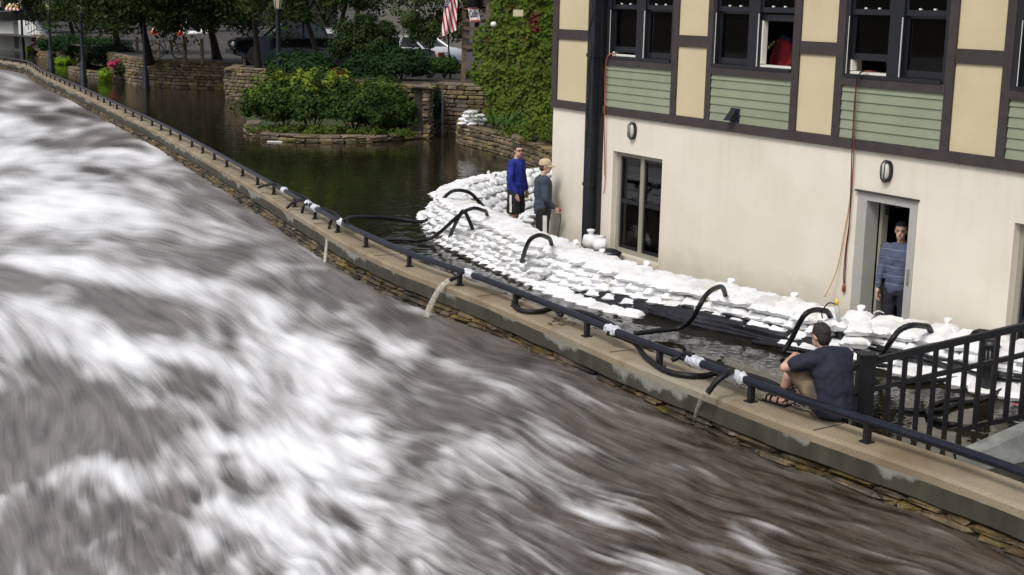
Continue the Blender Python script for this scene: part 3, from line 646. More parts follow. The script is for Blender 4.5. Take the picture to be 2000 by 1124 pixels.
mb = MB(); wall_holes(mb, S0, S1, TR1-.02, ZT, [(a+.06, b-.06, 3.10, 4.85) for a, b in UP], -.26, -.03); mb.build('upper_wall', M['stucco'], B)
# other sides, floors and roof slab
mb = MB()
mb.wbox(S0, S0+.26, -.6, ZT, -8, -.262); mb.wbox(S1-.26, S1, -.6, ZT, -8, -.262); mb.wbox(S0, S1, -.6, ZT, -8.2, -8.0)
mb.build('side_wall', M['stucco'], B)
MB().wbox(S0-.2, S1+.2, ZT, ZT+.25, -8.4, .35).build('roof', M['timber'], B)
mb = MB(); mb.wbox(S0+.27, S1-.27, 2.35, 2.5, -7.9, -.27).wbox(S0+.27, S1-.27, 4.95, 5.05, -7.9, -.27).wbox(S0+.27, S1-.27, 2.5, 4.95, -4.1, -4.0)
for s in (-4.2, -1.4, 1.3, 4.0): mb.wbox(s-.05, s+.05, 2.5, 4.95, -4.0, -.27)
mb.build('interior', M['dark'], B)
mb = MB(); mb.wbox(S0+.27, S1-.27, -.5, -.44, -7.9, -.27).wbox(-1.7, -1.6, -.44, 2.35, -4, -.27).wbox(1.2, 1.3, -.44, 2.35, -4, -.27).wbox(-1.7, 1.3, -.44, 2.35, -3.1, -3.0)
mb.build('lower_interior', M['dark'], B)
# trim and timbers, each board its own
def board(s0, s1, z0, z1, o1=.035, name='timber', m='timber'): return MB().wbox(s0, s1, z0, z1, -.028, o1).build(name, M[m], B)
s = S0-.03
for e_ in (-4.4, -.6, 3.3, S1):
    board(s, e_-.003, TR0, TR1+.05, .045, 'trim_board'); s = e_
ZB = TR1+.052
V_ = [(-8.09, -7.93), (-6.93, -6.82), (-4.63, -4.50), (-3.78, -3.66), (-1.91, -1.78), (-1.07, -.93), (.80, .93), (1.64, 1.77), (3.55, 3.68), (4.38, 4.5), (6.3, 6.43), (7.1, 7.25)]
for a, b in V_: board(a, b, ZB, ZT-.002)
PAN = [(-7.93, -6.93), (-4.50, -3.78), (-1.78, -1.07), (.93, 1.64), (3.68, 4.38), (6.43, 7.1)]
for a, b in PAN:
    board(a+.002, b-.002, 3.345, 3.51, .03)
    for z0, z1 in ((ZB, 3.345), (3.51, ZT-.003)):
        MB().wbox(a+.002, b-.002, z0+.002, z1-.002, -.028, .006).build('panel', M['panel'], B)
# corner return of the first bay
board(-6.82, -6.40, ZB, ZT-.003, .0, 'duct_board', 'wframe')
for a, b in UP:
    board(a+.0, b-.0, 2.985, 3.085, .04, 'sill_board')
    z = ZB; k = 0
    while z < 2.98-.02:
        zt = min(z+.117, 2.983); mb = MB()
        mb.hexa([wp(a+.002, z, .022), wp(b-.002, z, .022), wp(b-.002, z, -.02), wp(a+.002, z, -.02), wp(a+.002, zt+.0, .006), wp(b-.002, zt, .006), wp(b-.002, zt, -.02), wp(a+.002, zt, -.02)])
        mb.build('siding_board', M['siding'], B); z += .1175
# upper windows
def dh_window(a, b, units):
    z0, z1 = 3.087, 4.86
    mb = MB(); mb.wbox(a, a+.10, z0, z1, -.10, .03).wbox(b-.07, b, z0, z1, -.10, .03).wbox(a+.10, b-.07, z1-.1, z1, -.10, .03).wbox(a+.10, b-.07, z0, z0+.045, -.12, .05)
    mc = (a+b)/2+.015; mb.wbox(mc-.115, mc+.115, z0+.045, z1-.1, -.10, .02)
    W = mb.build('window', M['wframe'], B)
    for k, (u0, u1) in enumerate(((a+.10, mc-.115), (mc+.115, b-.07))):
        op = units[k]
        mr_ = 3.87
        # upper sash
        m2 = MB()
        f = .045
        m2.wbox(u0, u0+f, mr_, z1-.1, -.035, -.005).wbox(u1-f, u1, mr_, z1-.1, -.035, -.005).wbox(u0+f, u1-f, mr_, mr_+.07, -.035, -.003)
        m2.build('upper_sash', M['wframe'], W)
        MB().wbox(u0+f, u1-f, mr_+.07, z1-.1, -.024, -.018).build('pane', M['glass'], W)
        zb = z0+.05+op; zt = mr_+.02+op
        m2 = MB(); m2.wbox(u0, u0+f, zb, zt, -.075, -.04).wbox(u1-f, u1, zb, zt, -.075, -.04).wbox(u0+f, u1-f, zb, zb+.085, -.075, -.04).wbox(u0+f, u1-f, zt-.05, zt, -.075, -.04)
        m2.build('lower_sash', M['wframe'], W)
        MB().wbox(u0+f, u1-f, zb+.085, zt-.05, -.06, -.055).build('pane', M['glass'], W)
        # pale parting strip up the jamb
        MB().wbox(u0-.012, u0-.004, z0+.046, mr_-.02, .021, .034).build('cord_track', M['wtrim'], W)
        for q in (.33, .67):
            MB().box(wp(u0+(u1-u0)*q, mr_+.08, -.02), (.035, .03, .02), (WD, NO, Vector((0, 0, 1)))).build('sash_lock', M['wtrim'], W)
        if op > .01:
            MB().wbox(u0+.01, u1-.01, z0+.046, z0+.075, -.12, -.02).build('inner_sill', M['wtrim'], W)
            MB().wbox(u0+.0, u0+.03, z0+.085, zb, -.11, -.03).build('inner_jamb', M['wtrim'], W)
    return W
opens = [(.06, 0), (0, .62), (.17, 0), (0, 0), (0, 0)]
for (a, b), u in zip(UP, opens): dh_window(a, b, u)
# lower windows
def low_window(a, b, z0, z1):
    mb = MB(); o0, o1 = -.17, -.12
    f = .07
    mb.wbox(a, a+f, z0, z1, -.2, -.10).wbox(b-f, b, z0, z1, -.2, -.10).wbox(a+f, b-f, z1-f, z1, -.2, -.10).wbox(a+f, b-f, z0, z0+f, -.2, -.10)
    c = (a+b)/2; mb.wbox(c-.045, c+.045, z0+f, z1-f, -.19, -.105)
    W = mb.build('window', M['taupe'], B)
    zm = (z0+z1)/2+.02
    for u0, u1 in ((a+f, c-.045), (c+.045, b-f)):
        m2 = MB(); m2.wbox(u0, u0+.035, z0+f, z1-f, -.17, -.13).wbox(u1-.035, u1, z0+f, z1-f, -.17, -.13).wbox(u0+.035, u1-.035, zm-.03, zm+.03, -.17, -.128).wbox(u0+.035, u1-.035, z0+f, z0+f+.05, -.17, -.13).wbox(u0+.035, u1-.035, z1-f-.04, z1-f, -.17, -.13)
        m2.build('sash', M['wframe'], W)
        MB().wbox(u0+.035, u1-.035, z0+f+.05, zm-.03, -.152, -.148).build('pane', M['glass'], W)
        MB().wbox(u0+.035, u1-.035, zm+.03, z1-f-.04, -.152, -.148).build('pane', M['glass'], W)
    MB().wbox(a-.02, b+.02, z0-.07, z0-.001, -.14, .04).build('window_ledge', M['stucco'], B)
low_window(*LW); low_window(*RWN)
# doorway
mb = MB(); f = .12
mb.wbox(DR[0], DR[0]+f+.05, DR[2], DR[3], -.2, .012).wbox(DR[1]-f, DR[1], DR[2], DR[3], -.2, .012).wbox(DR[0]+f+.05, DR[1]-f, DR[3]-.10, DR[3], -.2, .012)
DF = mb.build('door_frame', M['doorpaint'], B)
MB().wbox(DR[0]-.03, DR[1]+.02, DR[3], DR[3]+.02, -.02, .05).build('drip_cap', M['timber'], DF)
MB().wbox(DR[1]-.085, DR[1]-.045, .62, .82, .012, .022).build('strike_plate', mat('steel', (.45, .44, .42), rough=.3, metal=1), DF)
# the door leaf, swung inward against the left side
hx = DR[0]+f+.06
def leaf(s0, s1, z0, z1, o0, o1): return MB().wbox(s0, s1, z0, z1, o0, o1)
mb = MB(); mb.wbox(hx, hx+.045, -.43, 1.56, -.32, -.22).wbox(hx, hx+.045, -.43, 1.56, -1.08, -.98).wbox(hx, hx+.045, -.43, -.2, -.98, -.32).wbox(hx, hx+.045, 1.45, 1.56, -.98, -.32)
DL = mb.build('door', M['taupe'], B); MB().wbox(hx+.018, hx+.026, -.2, 1.45, -.98, -.32).build('door_glass', M['glass'], DL)
MB().wbox(hx+.05, hx+.075, .54, .58, -1.0, -.36).build('push_bar', M['black'], DL); MB().wbox(hx+.045, hx+.10, .49, .62, -.36, -.27).build('latch_box', M['black'], DL); MB().wbox(hx+.045, hx+.11, 1.38, 1.5, -.36, -.26).build('door_closer', M['black'], DL)
# bulkhead lights
m_lens = mat('light_lens', (.55, .55, .48), rough=.25)
for s_, z_ in ((-5.6, 1.99), (-.03, 1.975)):
    AX = (WD*-1, Vector((0, 0, 1)), NO)
    def oval(mb, rx, rz, o0, o1, n=20):
        b = len(mb.v)
        for o, k in ((o0, 1), (o1, .9)):
            for i in range(n):
                a = 2*PI*i/n; x = math.cos(a); y = math.sin(a); y = math.copysign(abs(y)**.8, y)
                mb.v.append(wp(s_+x*rx*k, z_+y*rz*k, o))
        for i in range(n): mb.f.append((b+i, b+(i+1) % n, b+n+(i+1) % n, b+n+i))
        mb.f.append(tuple(b+n+i for i in range(n))); return mb
    L_ = oval(MB(), .085, .135, 0, .045).build('bulkhead_light', M['black'], B)
    oval(MB(), .062, .108, .045, .085).build('lens', m_lens, L_, True)
    ring = [wp(s_+math.cos(a)*.086, z_+math.sin(a)*.136, .05) for a in np.linspace(0, 2*PI, 25)]
    mb = MB().tube(ring, .009, 5, caps=False)
    for q in (-.028, .028): mb.tube([wp(s_+q, z_+.125, .05), wp(s_+q, z_+.09, .098), wp(s_+q, z_-.09, .098), wp(s_+q, z_-.125, .05)], .006, 5)
    mb.build('guard', M['black'], L_)
# dryer vent on the siding
VT = MB().wbox(-3.17, -2.97, 2.33, 2.53, .005, .03).build('vent', M['duct'], B)
mb = MB(); mb.hexa([wp(-3.15, 2.36, .17), wp(-3.01, 2.36, .17), wp(-3.01, 2.36, .03), wp(-3.15, 2.36, .03), wp(-3.14, 2.51, .05), wp(-3.02, 2.51, .05), wp(-3.02, 2.51, .03), wp(-3.14, 2.51, .03)]); mb.build('hood', M['duct'], VT)
# duct running down the wall
dm = MB().wbox(-6.72, -6.53, -.5, ZT-.004, .002, .20); DU = dm.build('downspout', M['duct'], B)
MB().wbox(-6.528, -6.46, -.5, ZT-.004, .002, .09).build('conduit', M['black'], DU)
for z_ in (3.1, 1.0, 4.6): MB().wbox(-6.74, -6.51, z_, z_+.05, .0, .207).build('strap', M['black'], DU)
# creosote coloured cable looped on the duct
pts = []
for k in range(60):
    z_ = 5.2-k*.055; pts.append(wp(-6.63+.055*math.sin(k*.55)*(1 if k < 40 else .4), z_, .215))
pts += [wp(-6.66, 1.85, .22), wp(-6.78, 1.75, .15), wp(-6.82, 1.95, .1), wp(-6.76, 2.1, .15), wp(-6.64, 1.8, .22), wp(-6.62, 1.62, .22)]
o = MB().tube(pts, .008, 5).build('cable', M['black'], None, True); tag(o, 'thin black cable winding down the dark duct at the wall', 'cable')
def wray(x, y, o):
    d = ray(x, y); nv = np.array(NO); t = (np.array(DW) @ nv+o-np.array([0, 0, CH]) @ nv)/(d @ nv); p = np.array([0, 0, CH])+d*t; q = Vector(p)-DW
    return -(q.x*WD.x+q.y*WD.y), p[2]
# things seen inside the upper rooms
m_red = mat('red_cloth', (.30, .012, .02), (.18, .006, .012), 8, .85, .6, 14, bdist=.03)
mb = MB(); jx, jz = wray(1522, 108, -.45)
J = []
rows = [(.0, .06), (.10, .19), (.22, .21), (.34, .17), (.5, .2)]
b = 0
for zi, (dz, wd) in enumerate(rows):
    for k in range(12):
        a = 2*PI*k/12; mb.v.append(wp(jx+math.cos(a)*wd*(1+.12*math.sin(k*2.1+zi)), jz+.22-dz, -.55+math.sin(a)*.09*(1+.3*math.cos(k*3+zi))))
for zi in range(len(rows)-1):
    for k in range(12): k2 = (k+1) % 12; mb.f.append((zi*12+k, zi*12+k2, zi*12+12+k2, zi*12+12+k))
mb.tube([wp(jx-.15, jz+.12, -.55), wp(jx-.24, jz-.05, -.55), wp(jx-.22, jz-.25, -.5)], .05, 8).tube([wp(jx+.15, jz+.12, -.55), wp(jx+.22, jz-.05, -.5), wp(jx+.16, jz-.22, -.45)], .05, 8)
RC = mb.build('jacket', m_red, None, True, 'dark red jacket hanging inside the open upper window', 'jacket')
MB().tube([wp(jx-.12, jz+.2, -.55), wp(jx, jz+.25, -.53), wp(jx+.12, jz+.2, -.55)], .035, 6).build('collar', mat('navy_cloth', (.015, .02, .07), rough=.9), RC, True)
m_s, m_z = wray(1797, 104, -.5); ds_ = m_s-.24; dz_ = m_z-3.415
MV = empty('microwave_oven', wp(.18, 3.1, -.7), 'white microwave oven standing inside the third upper window', 'microwave')
m_app = mat('white_enamel', (.42, .45, .47), rough=.35)
MB().wbox(.03+ds_, .45+ds_, 3.3+dz_, 3.53+dz_, -.85, -.5).build('case', m_app, MV); MB().wbox(.06+ds_, .33+ds_, 3.335+dz_, 3.495+dz_, -.499, -.49).build('door', mat('dark_glass', (.02, .025, .03), rough=.08), MV)
mb = MB(); mb.wbox(.09+ds_, .30+ds_, 3.46+dz_, 3.472+dz_, -.489, -.485).wbox(.09+ds_, .30+ds_, 3.36+dz_, 3.372+dz_, -.489, -.485).wbox(.09+ds_, .1+ds_, 3.372+dz_, 3.46+dz_, -.489, -.485).wbox(.29+ds_, .30+ds_, 3.372+dz_, 3.46+dz_, -.489, -.485); mb.build('door_trim', M['wtrim'], MV)
l_s, l_z = wray(1836, 127, -.4)
LP_ = empty('desk_lamp', wp(.6, 3.2, -.42), 'small white desk lamp leaning inside the third upper window', 'lamp')
MB().ball(wp(l_s, l_z, -.4), (.07, .05, .04), 12, 7).build('lamp_shade', M['wtrim'], LP_, True); MB().tube([wp(l_s+.05, l_z, -.4), wp(l_s+.03, l_z+.22, -.4)], .008, 6).build('arm', M['wtrim'], LP_)
mb = MB(); mb.wbox(-.85, 1.2, 3.12, 3.16, -1.2, -.3)
o = mb.build('table', mat('brown_table', (.10, .055, .03), rough=.4), None, False, 'brown table just inside the third upper window', 'table')
mb = MB(); 
for k in range(9): mb.ball(wp(-.60+.07*k, 3.27+.03*math.sin(k*2), -.45-.05*(k % 2)), (.06, .05, .045), 8, 5)
mb.build('folded_cloth', mat('blue_black_cloth', (.02, .03, .09), (.01, .01, .02), 14, .8, .5, 20), None, True, 'dark blue folded cloths on the table inside the third window', 'cloth')
mb = MB()
for k in range(12): mb.ball(wp(-3.3+.05*k, 3.42+.05*math.sin(k*1.7), -.6-.04*(k % 3)), (.03, .03, .05), 7, 5)
mb.build('tin', mat('brassy_tin', (.5, .35, .1), (.2, .15, .05), 9, .25, metal=.8), None, True, 'row of brassy tins inside the second upper window', 'tins')

# ================================================================ SANDBAG DAM
def bag_mesh(seed, L=.56, W=.34, T=.125, tuft=0):
    rr = random.Random(seed); nu, nv = 13, 9; V = []; Fc = []
    off = Vector((rr.uniform(0, 99), rr.uniform(0, 99), 0))
    for side in (1, -1):
        for i in range(nu):
            for j in range(nv):
                u = -1+2*i/(nu-1); v = -1+2*j/(nv-1)
                e = max(0, 1-abs(u)**5)**.36*max(0, 1-abs(v)**4)**.40
                pin = 1-.10*(1-u*u)*abs(v)-.0
                x = u*L/2*(.93+.05*abs(v)**2); y = v*W/2*(.93+.04*abs(u)**4)
                x += .012*mnoise.noise(Vector((u*2, v*2, 3))+off); y += .012*mnoise.noise(Vector((u*2, v*2, 9))+off)
                z = side*T/2*e*(1+.22*mnoise.noise(Vector((u*1.6, v*1.6, side*2))+off))
                z += (.010*mnoise.noise(Vector((u*5, v*4.5, side*3))+off)) + (.018*mnoise.noise(Vector((u*2.5, v*2.5, 5))+off))*(1-e*.5)
                if i in (0, nu-1) : z += .012*mnoise.noise(Vector((v*6, u*5, 0))+off)
                V.append(Vector((x, y, z)))
    for s_ in range(2):
        b = s_*nu*nv
        for i in range(nu-1):
            for j in range(nv-1):
                q = (b+i*nv+j, b+(i+1)*nv+j, b+(i+1)*nv+j+1, b+i*nv+j+1); Fc.append(q if s_ == 0 else q[::-1])
    # close the hem
    ring = [(i, 0) for i in range(nu)]+[(nu-1, j) for j in range(1, nv)]+[(i, nv-1) for i in range(nu-2, -1, -1)]+[(0, j) for j in range(nv-2, 0, -1)]
    for (a, b_), (c, d) in zip(ring, ring[1:]+ring[:1]):
        p = a*nv+b_; q = c*nv+d; Fc.append((p, nu*nv+p, nu*nv+q, q))
    if tuft:   # gathered neck of the bag
        b = len(V); n = 8; cx = -L/2*.96
        for k, (dx, r, dz) in enumerate(((.05, .05, .0), (-.01, .018, .018), (-.05, .035, .045), (-.085, .055, .06))):
            for a in range(n):
                t = 2*PI*a/n; rj = r*(1+rr.uniform(-.3, .3)*(k > 1))
                V.append(Vector((cx+dx+(.015*math.sin(3*t) if k == 3 else 0), math.cos(t)*rj, dz+math.sin(t)*rj*.7)))
        for k in range(3):
            for a in range(n): a2 = (a+1) % n; Fc.append((b+k*n+a, b+k*n+a2, b+k*n+n+a2, b+k*n+n+a))
    m_ = MB(); m_.v = V; m_.f = Fc; me = m_.mesh('sandbag', smooth=True); me.materials.append(M['bag']); return me
BAGS = [bag_mesh(i, L=.56+.015*(i % 3-1), W=.355+.015*((i*7) % 3-1), T=.122+.008*(i % 4-1.5), tuft=(i % 4 == 3)) for i in range(9)]
def orient(t, n, slope=0., yaw=0., roll=0.):
    """long axis along n (outward), short axis along t"""
    n = Vector(n).normalized(); t = Vector(t).normalized()
    R_ = Matrix((n, t, Vector((0, 0, 1)))).transposed()
    if R_.determinant() < 0: R_ = Matrix((n, -t, Vector((0, 0, 1)))).transposed()
    return (R_.to_4x4() @ Matrix.Rotation(yaw, 4, 'Z') @ Matrix.Rotation(slope, 4, 'Y') @ Matrix.Rotation(roll, 4, 'X'))
BAGLIST = []
def put_bag(c, t, n, slope=0, yaw=0, roll=0, k=None, label='', sc=1.0):
    m_ = orient(t, n, slope, yaw, roll); m_.translation = Vector(c)
    BAGLIST.append((c, m_, random.randrange(9) if k is None else k, label, sc))
def courses_at(s):
    """how many courses show at station s and what part of the face the tarpaulin takes"""
    W_, C_, T_ = station(s); x = W_.x
    return W_, C_, T_
WORD = ['top', 'second', 'third', 'fourth', 'fifth', 'sixth', 'seventh']
LAND = [(1900, 'behind the bollard light'), (1820, 'just left of the bollard light'), (1742, 'under the hose in front of the doorway'), (1680, 'at the doorway'), (1612, 'beside the yellow plug'), (1542, 'under the hose left of the yellow plug'), (1462, 'right of the midway hose'), (1382, 'under the midway hose'), (1300, 'right of the lower window'), (1225, 'below the lower window'), (1150, 'by the tied sacks'), (1085, 'left of the dark duct'), (1022, 'by the hose before the capped man'), (955, 'before the man in blue'), (885, 'beside the forked hoses'), (-999, 'at the upstream bend')]
def sect(P):
    px = 1000+FPX*float(np.array([P.x, P.y, -CH+.3]) @ CR)/float(np.array([P.x, P.y, -CH+.3]) @ CF)
    if P.y > 25.2: return 'on the ring behind the two men'
    for l, t in LAND:
        if px > l: return t
def sect_old(P):
    if P.y < 16.2: return 'behind the black stair railing'
    if P.y < 18.6: return 'between the doorway and the lower window'
    if P.y < 21.5: return 'below the dark duct of the building'
    if P.y < 25: return 'in front of the two standing men'
    return 'of the ring curving behind the two standing men'
NST = None
for course in range(7):
    s = .2+.15*(course % 2)
    while s < DAML-.3:
        W_, C_, T_ = station(s); n = Vector((W_.x-C_.x, W_.y-C_.y, 0))
        if n.length < .05: n = Vector((-T_.y, T_.x, 0))
        n.normalize()
        if W_.y < 25 and n.x > 0: n = -n
        zc = C_.z; K = max(4, round(zc/.088))         # courses from crest to water
        back = W_.y > 26.0
        wdt = .30+random.uniform(-.01, .035)
        if back: wdt *= 1.12
        if course < K and not (back and course > 1):
            f = (course+.0)/K
            tarp_f = 1.1
            if 19.2 > W_.y > 16.1: tarp_f = np.interp(W_.y, [16.1, 16.6, 17.4, 18.2, 19.2], [.55, .55, .55, .65, .92])
            c = C_.lerp(Vector((W_.x, W_.y, 0)), f); c.z = zc*(1-f)-.055
            if course == 0: ln = -.10
            else: ln = -.20
            if f < tarp_f:
                put_bag(c+n*(ln+random.uniform(-.015, .015))+Vector((0, 0, random.uniform(-.006, .006)+(.03 if course == 0 else 0))), T_, n, slope=random.uniform(.03, .12) if course == 0 else random.uniform(.04, .09), yaw=random.uniform(-.11, .11)*(1 if course == 0 else .45), roll=random.uniform(-.09, .09)*(1 if course == 0 else .4),
                        label=f'{WORD[course]} course|{sect(W_)}', k=(random.choice([3, 7]) if course == 0 and random.random() < .16 else random.choice([0, 1, 2, 4, 5, 6, 8])))
        s += wdt
# inner face of the ring behind the men, seen across the dry floor
for course in range(5):
    s = .15*(course % 2)
    while s < DAML-.3:
        W_, C_, T_ = station(s); n = Vector((W_.x-C_.x, W_.y-C_.y, 0)); n.normalize()
        if W_.y > 25.2:
            c = C_-n*(.30+.16*course); c.z = C_.z-.06-.115*course
            put_bag(c+Vector((0, 0, random.uniform(-.015, .015))), T_, -n, slope=random.uniform(.05, .25), yaw=random.uniform(-.25, .25), roll=random.uniform(-.15, .15), label=f'inner {WORD[course]} course|of the ring behind the men')
        elif course < 1:
            c = C_-n*.42; c.z = C_.z-.03
            put_bag(c, T_, n, slope=random.uniform(-.05, .1), yaw=random.uniform(-.2, .2), label=f'rear row|{sect(W_)}')
        s += .33
# loose bags on the dry floor around the men
for k in range(46):
    f = random.random(); p = gz(905+f*125, random.uniform(388, 432), -.2)
    W_ = p; put_bag(Vector((p.x, p.y, -.24+.10*((p.y-24.5)/4)+random.uniform(-.04, .05))), (1, .3, 0), (random.uniform(-1, 1), 1, 0), slope=random.uniform(-.15, .15), yaw=random.uniform(-1.5, 1.5), label='heap|on the floor beside the man in blue')
# lower outside toe: a second line lying outside the tarpaulin
s = 0
for i in range(34):
    W_, C_, T_ = station(DAML*.02+i*.285+5.6)
    if 17.2 < W_.y < 20.5:
        n = Vector((W_.x-C_.x, W_.y-C_.y, 0)).normalized(); p = gz(0, 0, 0) if False else W_
        put_bag(Vector((p.x, p.y, -.01))+n*(.07+.04*random.random()), T_, n, slope=.12, yaw=random.uniform(-.12, .12), label=f'low outer line|{sect(W_)}')
for i in range(14):
    W_, C_, T_ = station(.9+i*.30)
    if W_.y < 16.4:
        n = Vector((W_.x-C_.x, W_.y-C_.y, 0)).normalized()
        put_bag(Vector((W_.x, W_.y, .0))+n*.02, T_, n, slope=.1, yaw=random.uniform(-.3, .3), label=f'low outer line|{sect(W_)}')
# upstream heap of flapping bag necks at the bend
for k in range(14):
    p = gz(random.uniform(846, 880), random.uniform(405, 455), .1); put_bag(Vector((p.x+random.uniform(-.1, .25), p.y, .06+random.random()*.22)), (0, 1, 0), (-1, random.uniform(-.6, .6), 0), slope=random.uniform(-.3, .3), yaw=random.uniform(-.5, .5), k=random.choice([3, 7]), label='loose necked pile|at the upstream bend')
BAGLIST.sort(key=lambda q: q[0].length)
NB = 298
from collections import defaultdict
grp_ = defaultdict(list)
for q in BAGLIST[:NB]: grp_[q[3]].append(q)
LBL = {}
ORD = ['leftmost', 'second from left', 'third from left', 'fourth from left', 'fifth from left', 'sixth from left', 'seventh from left', 'eighth from left', 'ninth from left', 'tenth from left', 'eleventh from left', 'twelfth from left', 'thirteenth from left', 'fourteenth from left']
for lb, qs in grp_.items():
    a_, b_ = lb.split('|'); qs.sort(key=lambda q: q[0].x/q[0].y)
    for i, q in enumerate(qs):
        pos = '' if len(qs) == 1 else (ORD[i]+' ' if i < len(qs)-1 or len(qs) > 14 else 'rightmost ')
        if i >= len(ORD): pos = ORD[-1]+' '
        LBL[id(q)] = f'{pos}white sandbag, {a_} {b_}'
for q in BAGLIST[:NB]:
    c, m_, k, lb, sc = q; lb = LBL[id(q)]
    o = bpy.data.objects.new('sandbag', BAGS[k]); COL.objects.link(o); o.matrix_world = m_; tag(o, lb, 'sandbag', 'sandbags of the flood dam')
rest = MB()
for c, m_, k, lb, sc in BAGLIST[NB:]:
    me = BAGS[k]; rest.add([m_ @ v.co for v in me.vertices], [tuple(p.vertices) for p in me.polygons])
if rest.v: tag(rest.build('sandbag_heap', M['bag'], None, True), 'far white sandbags of the ring and the floor behind the two men', 'sandbags', kind='stuff')
print('bags', len(BAGLIST))
# core added inside the dam, so no light leaks between bags
mb = MB(); N_ = 90
for i in range(N_+1):
    W_, C_, T_ = station(DAML*i/N_); n = Vector((W_.x-C_.x, W_.y-C_.y, 0)).normalized()
    for p in (W_-n*.28+Vector((0, 0, -.5)), C_-n*.25+Vector((0, 0, -.14)), C_-n*.45+Vector((0, 0, -.14)), C_-n*.95+Vector((0, 0, -.5-C_.z))): mb.v.append(Vector(p))
for i in range(N_):
    for j in range(3): mb.f.append((i*4+j, i*4+4+j, i*4+5+j, i*4+1+j))
tag(mb.build('dam_core', M['bagdirty'], None, True), 'core added inside the sandbag dam to stop light between the bags', 'added core', kind='stuff')
# tarpaulin
def sheet(name, s0, s1, f0, f1, out, label, n1=120, n2=14, seed=0):
    mb = MB()
    for i in range(n1+1):
        s = s0+(s1-s0)*i/n1; W_, C_, T_ = station(s); n = Vector((W_.x-C_.x, W_.y-C_.y, 0)).normalized(); W0 = Vector((W_.x, W_.y, 0))
        taper = min(1, i/8, (n1-i)/14)
        for j in range(n2+1):
            v = j/n2; ff = (f0(s) if callable(f0) else f0); fe = (f1(s) if callable(f1) else f1)
            f = ff+(fe-ff)*v*max(taper, .03)
            p = C_.lerp(W0, f); p.z = C_.z*(1-f)
            wv = .035*mnoise.noise(Vector((s*1.1, v*7+s*.5, seed)))+.02*mnoise.noise(Vector((s*5, v*5, seed+4)))
            # long folds running along the dam
            wv += .022*math.sin(v*15+s*.8+2*mnoise.noise(Vector((s*.5, seed, 1))))
            p += n*(out+.07*math.sin(v*PI)+wv)+Vector((0, 0, wv*.6)); mb.v.append(p)
    for i in range(n1):
        for j in range(n2): a = i*(n2+1)+j; mb.f.append((a, a+n2+1, a+n2+2, a+1))
    o = mb.build(name, M['tarp'], None, True, label, 'tarpaulin')
    sd_ = o.modifiers.new('thick', 'SOLIDIFY'); sd_.thickness = .004; return o
def s_of(y):
    best = 0
    for k in range(400):
        s = DAML*k/399; W_, _, _ = station(s)
        if W_.y < y: best = s
        else: break
    return best
sA, sB = s_of(15.95), s_of(20.3)
sheet('tarpaulin', sA, sB, lambda s: np.interp(station(s)[0].y, [15.9, 16.5, 17.4, 18.2, 19.2, 20.3], [.46, .50, .50, .60, .84, .95]), lambda s: 1.12, .03, 'long black plastic tarpaulin tucked under the sandbags between the doorway and the duct', n1=170, seed=2)
sheet('tarpaulin', s_of(14.3)-.3, s_of(16.0), lambda s: .50, lambda s: .74, .04, 'short black plastic tarpaulin between sandbags behind the stair railing', seed=5)
sheet('tarpaulin', s_of(20.2), s_of(23.0), lambda s: .90, lambda s: .985, .03, 'thin black plastic edge showing under the sandbags in front of the two men', n2=5, seed=8)
# tied bags leaning on the wall below the duct
for k, (px, py, sc) in enumerate(((1188, 500, 1.0), (1206, 508, .8))):
    p = wp((-6.3, -6.02)[k], .02, .28)
    mb = MB(); sc *= .66; mb.lathe(p, [(.02, .0), (.20*sc, .03), (.24*sc, .10), (.17*sc, .22), (.05, .32*sc), (.03, .36*sc), (.06, .42*sc), (.075, .46*sc), (.03, .48*sc)], 14)
    for v in mb.v: v += Vector((mnoise.noise(v*6), mnoise.noise(v*6+Vector((9, 0, 0))), 0))*.035
    o = mb.build('tied_sack', M['bag'], None, True, ('tall', 'shorter')[k]+' white plastic sack tied at the neck, standing at the foot of the duct', 'sack', 'tied sacks at the foot of the duct')
mb = MB(); mb.lathe(wp(-5.75, -.03, .28), [(.05, 0), (.2, .02), (.2, .07), (.12, .12), (.04, .14)], 12)
for v in mb.v: v += Vector((mnoise.noise(v*7), mnoise.noise(v*7+Vector((9, 0, 0))), 0))*.05
mb.build('bin_bag', M['tarp'], None, True, 'crumpled black plastic bag under the corner of the lower window', 'bag')
mb = MB(); mb.lathe(Vector((.30, 27.3, .42)), [(.05, 0), (.10, .05), (.05, .18), (.03, .2), (.09, .32), (.03, .34)], 9)
for v in mb.v: v += Vector((mnoise.noise(v*9), 0, mnoise.noise(v*9+Vector((9, 0, 0)))))*.04
mb.build('tied_sack', M['bag'], None, True, 'small white sack with upright neck behind the shoulder of the man in blue', 'sack')
# ================================================================ FAR BANK: terraces, lot, walls
ground('parking_lot', [(-19.9, 70.0), (-17.3, 64.9), (-14.4, 62.9), (-12.6, 62.4), (-11.4, 57.2), (-8.9, 56.2), (-7.6, 50.4), (-4.6, 47.2), (6, 46.2), (40, 46.2), (90, 400), (-200, 400), (-60, 120), (-31, 92)], LOTZ, M['asph'], 'grey asphalt parking lot behind the stone retaining wall')
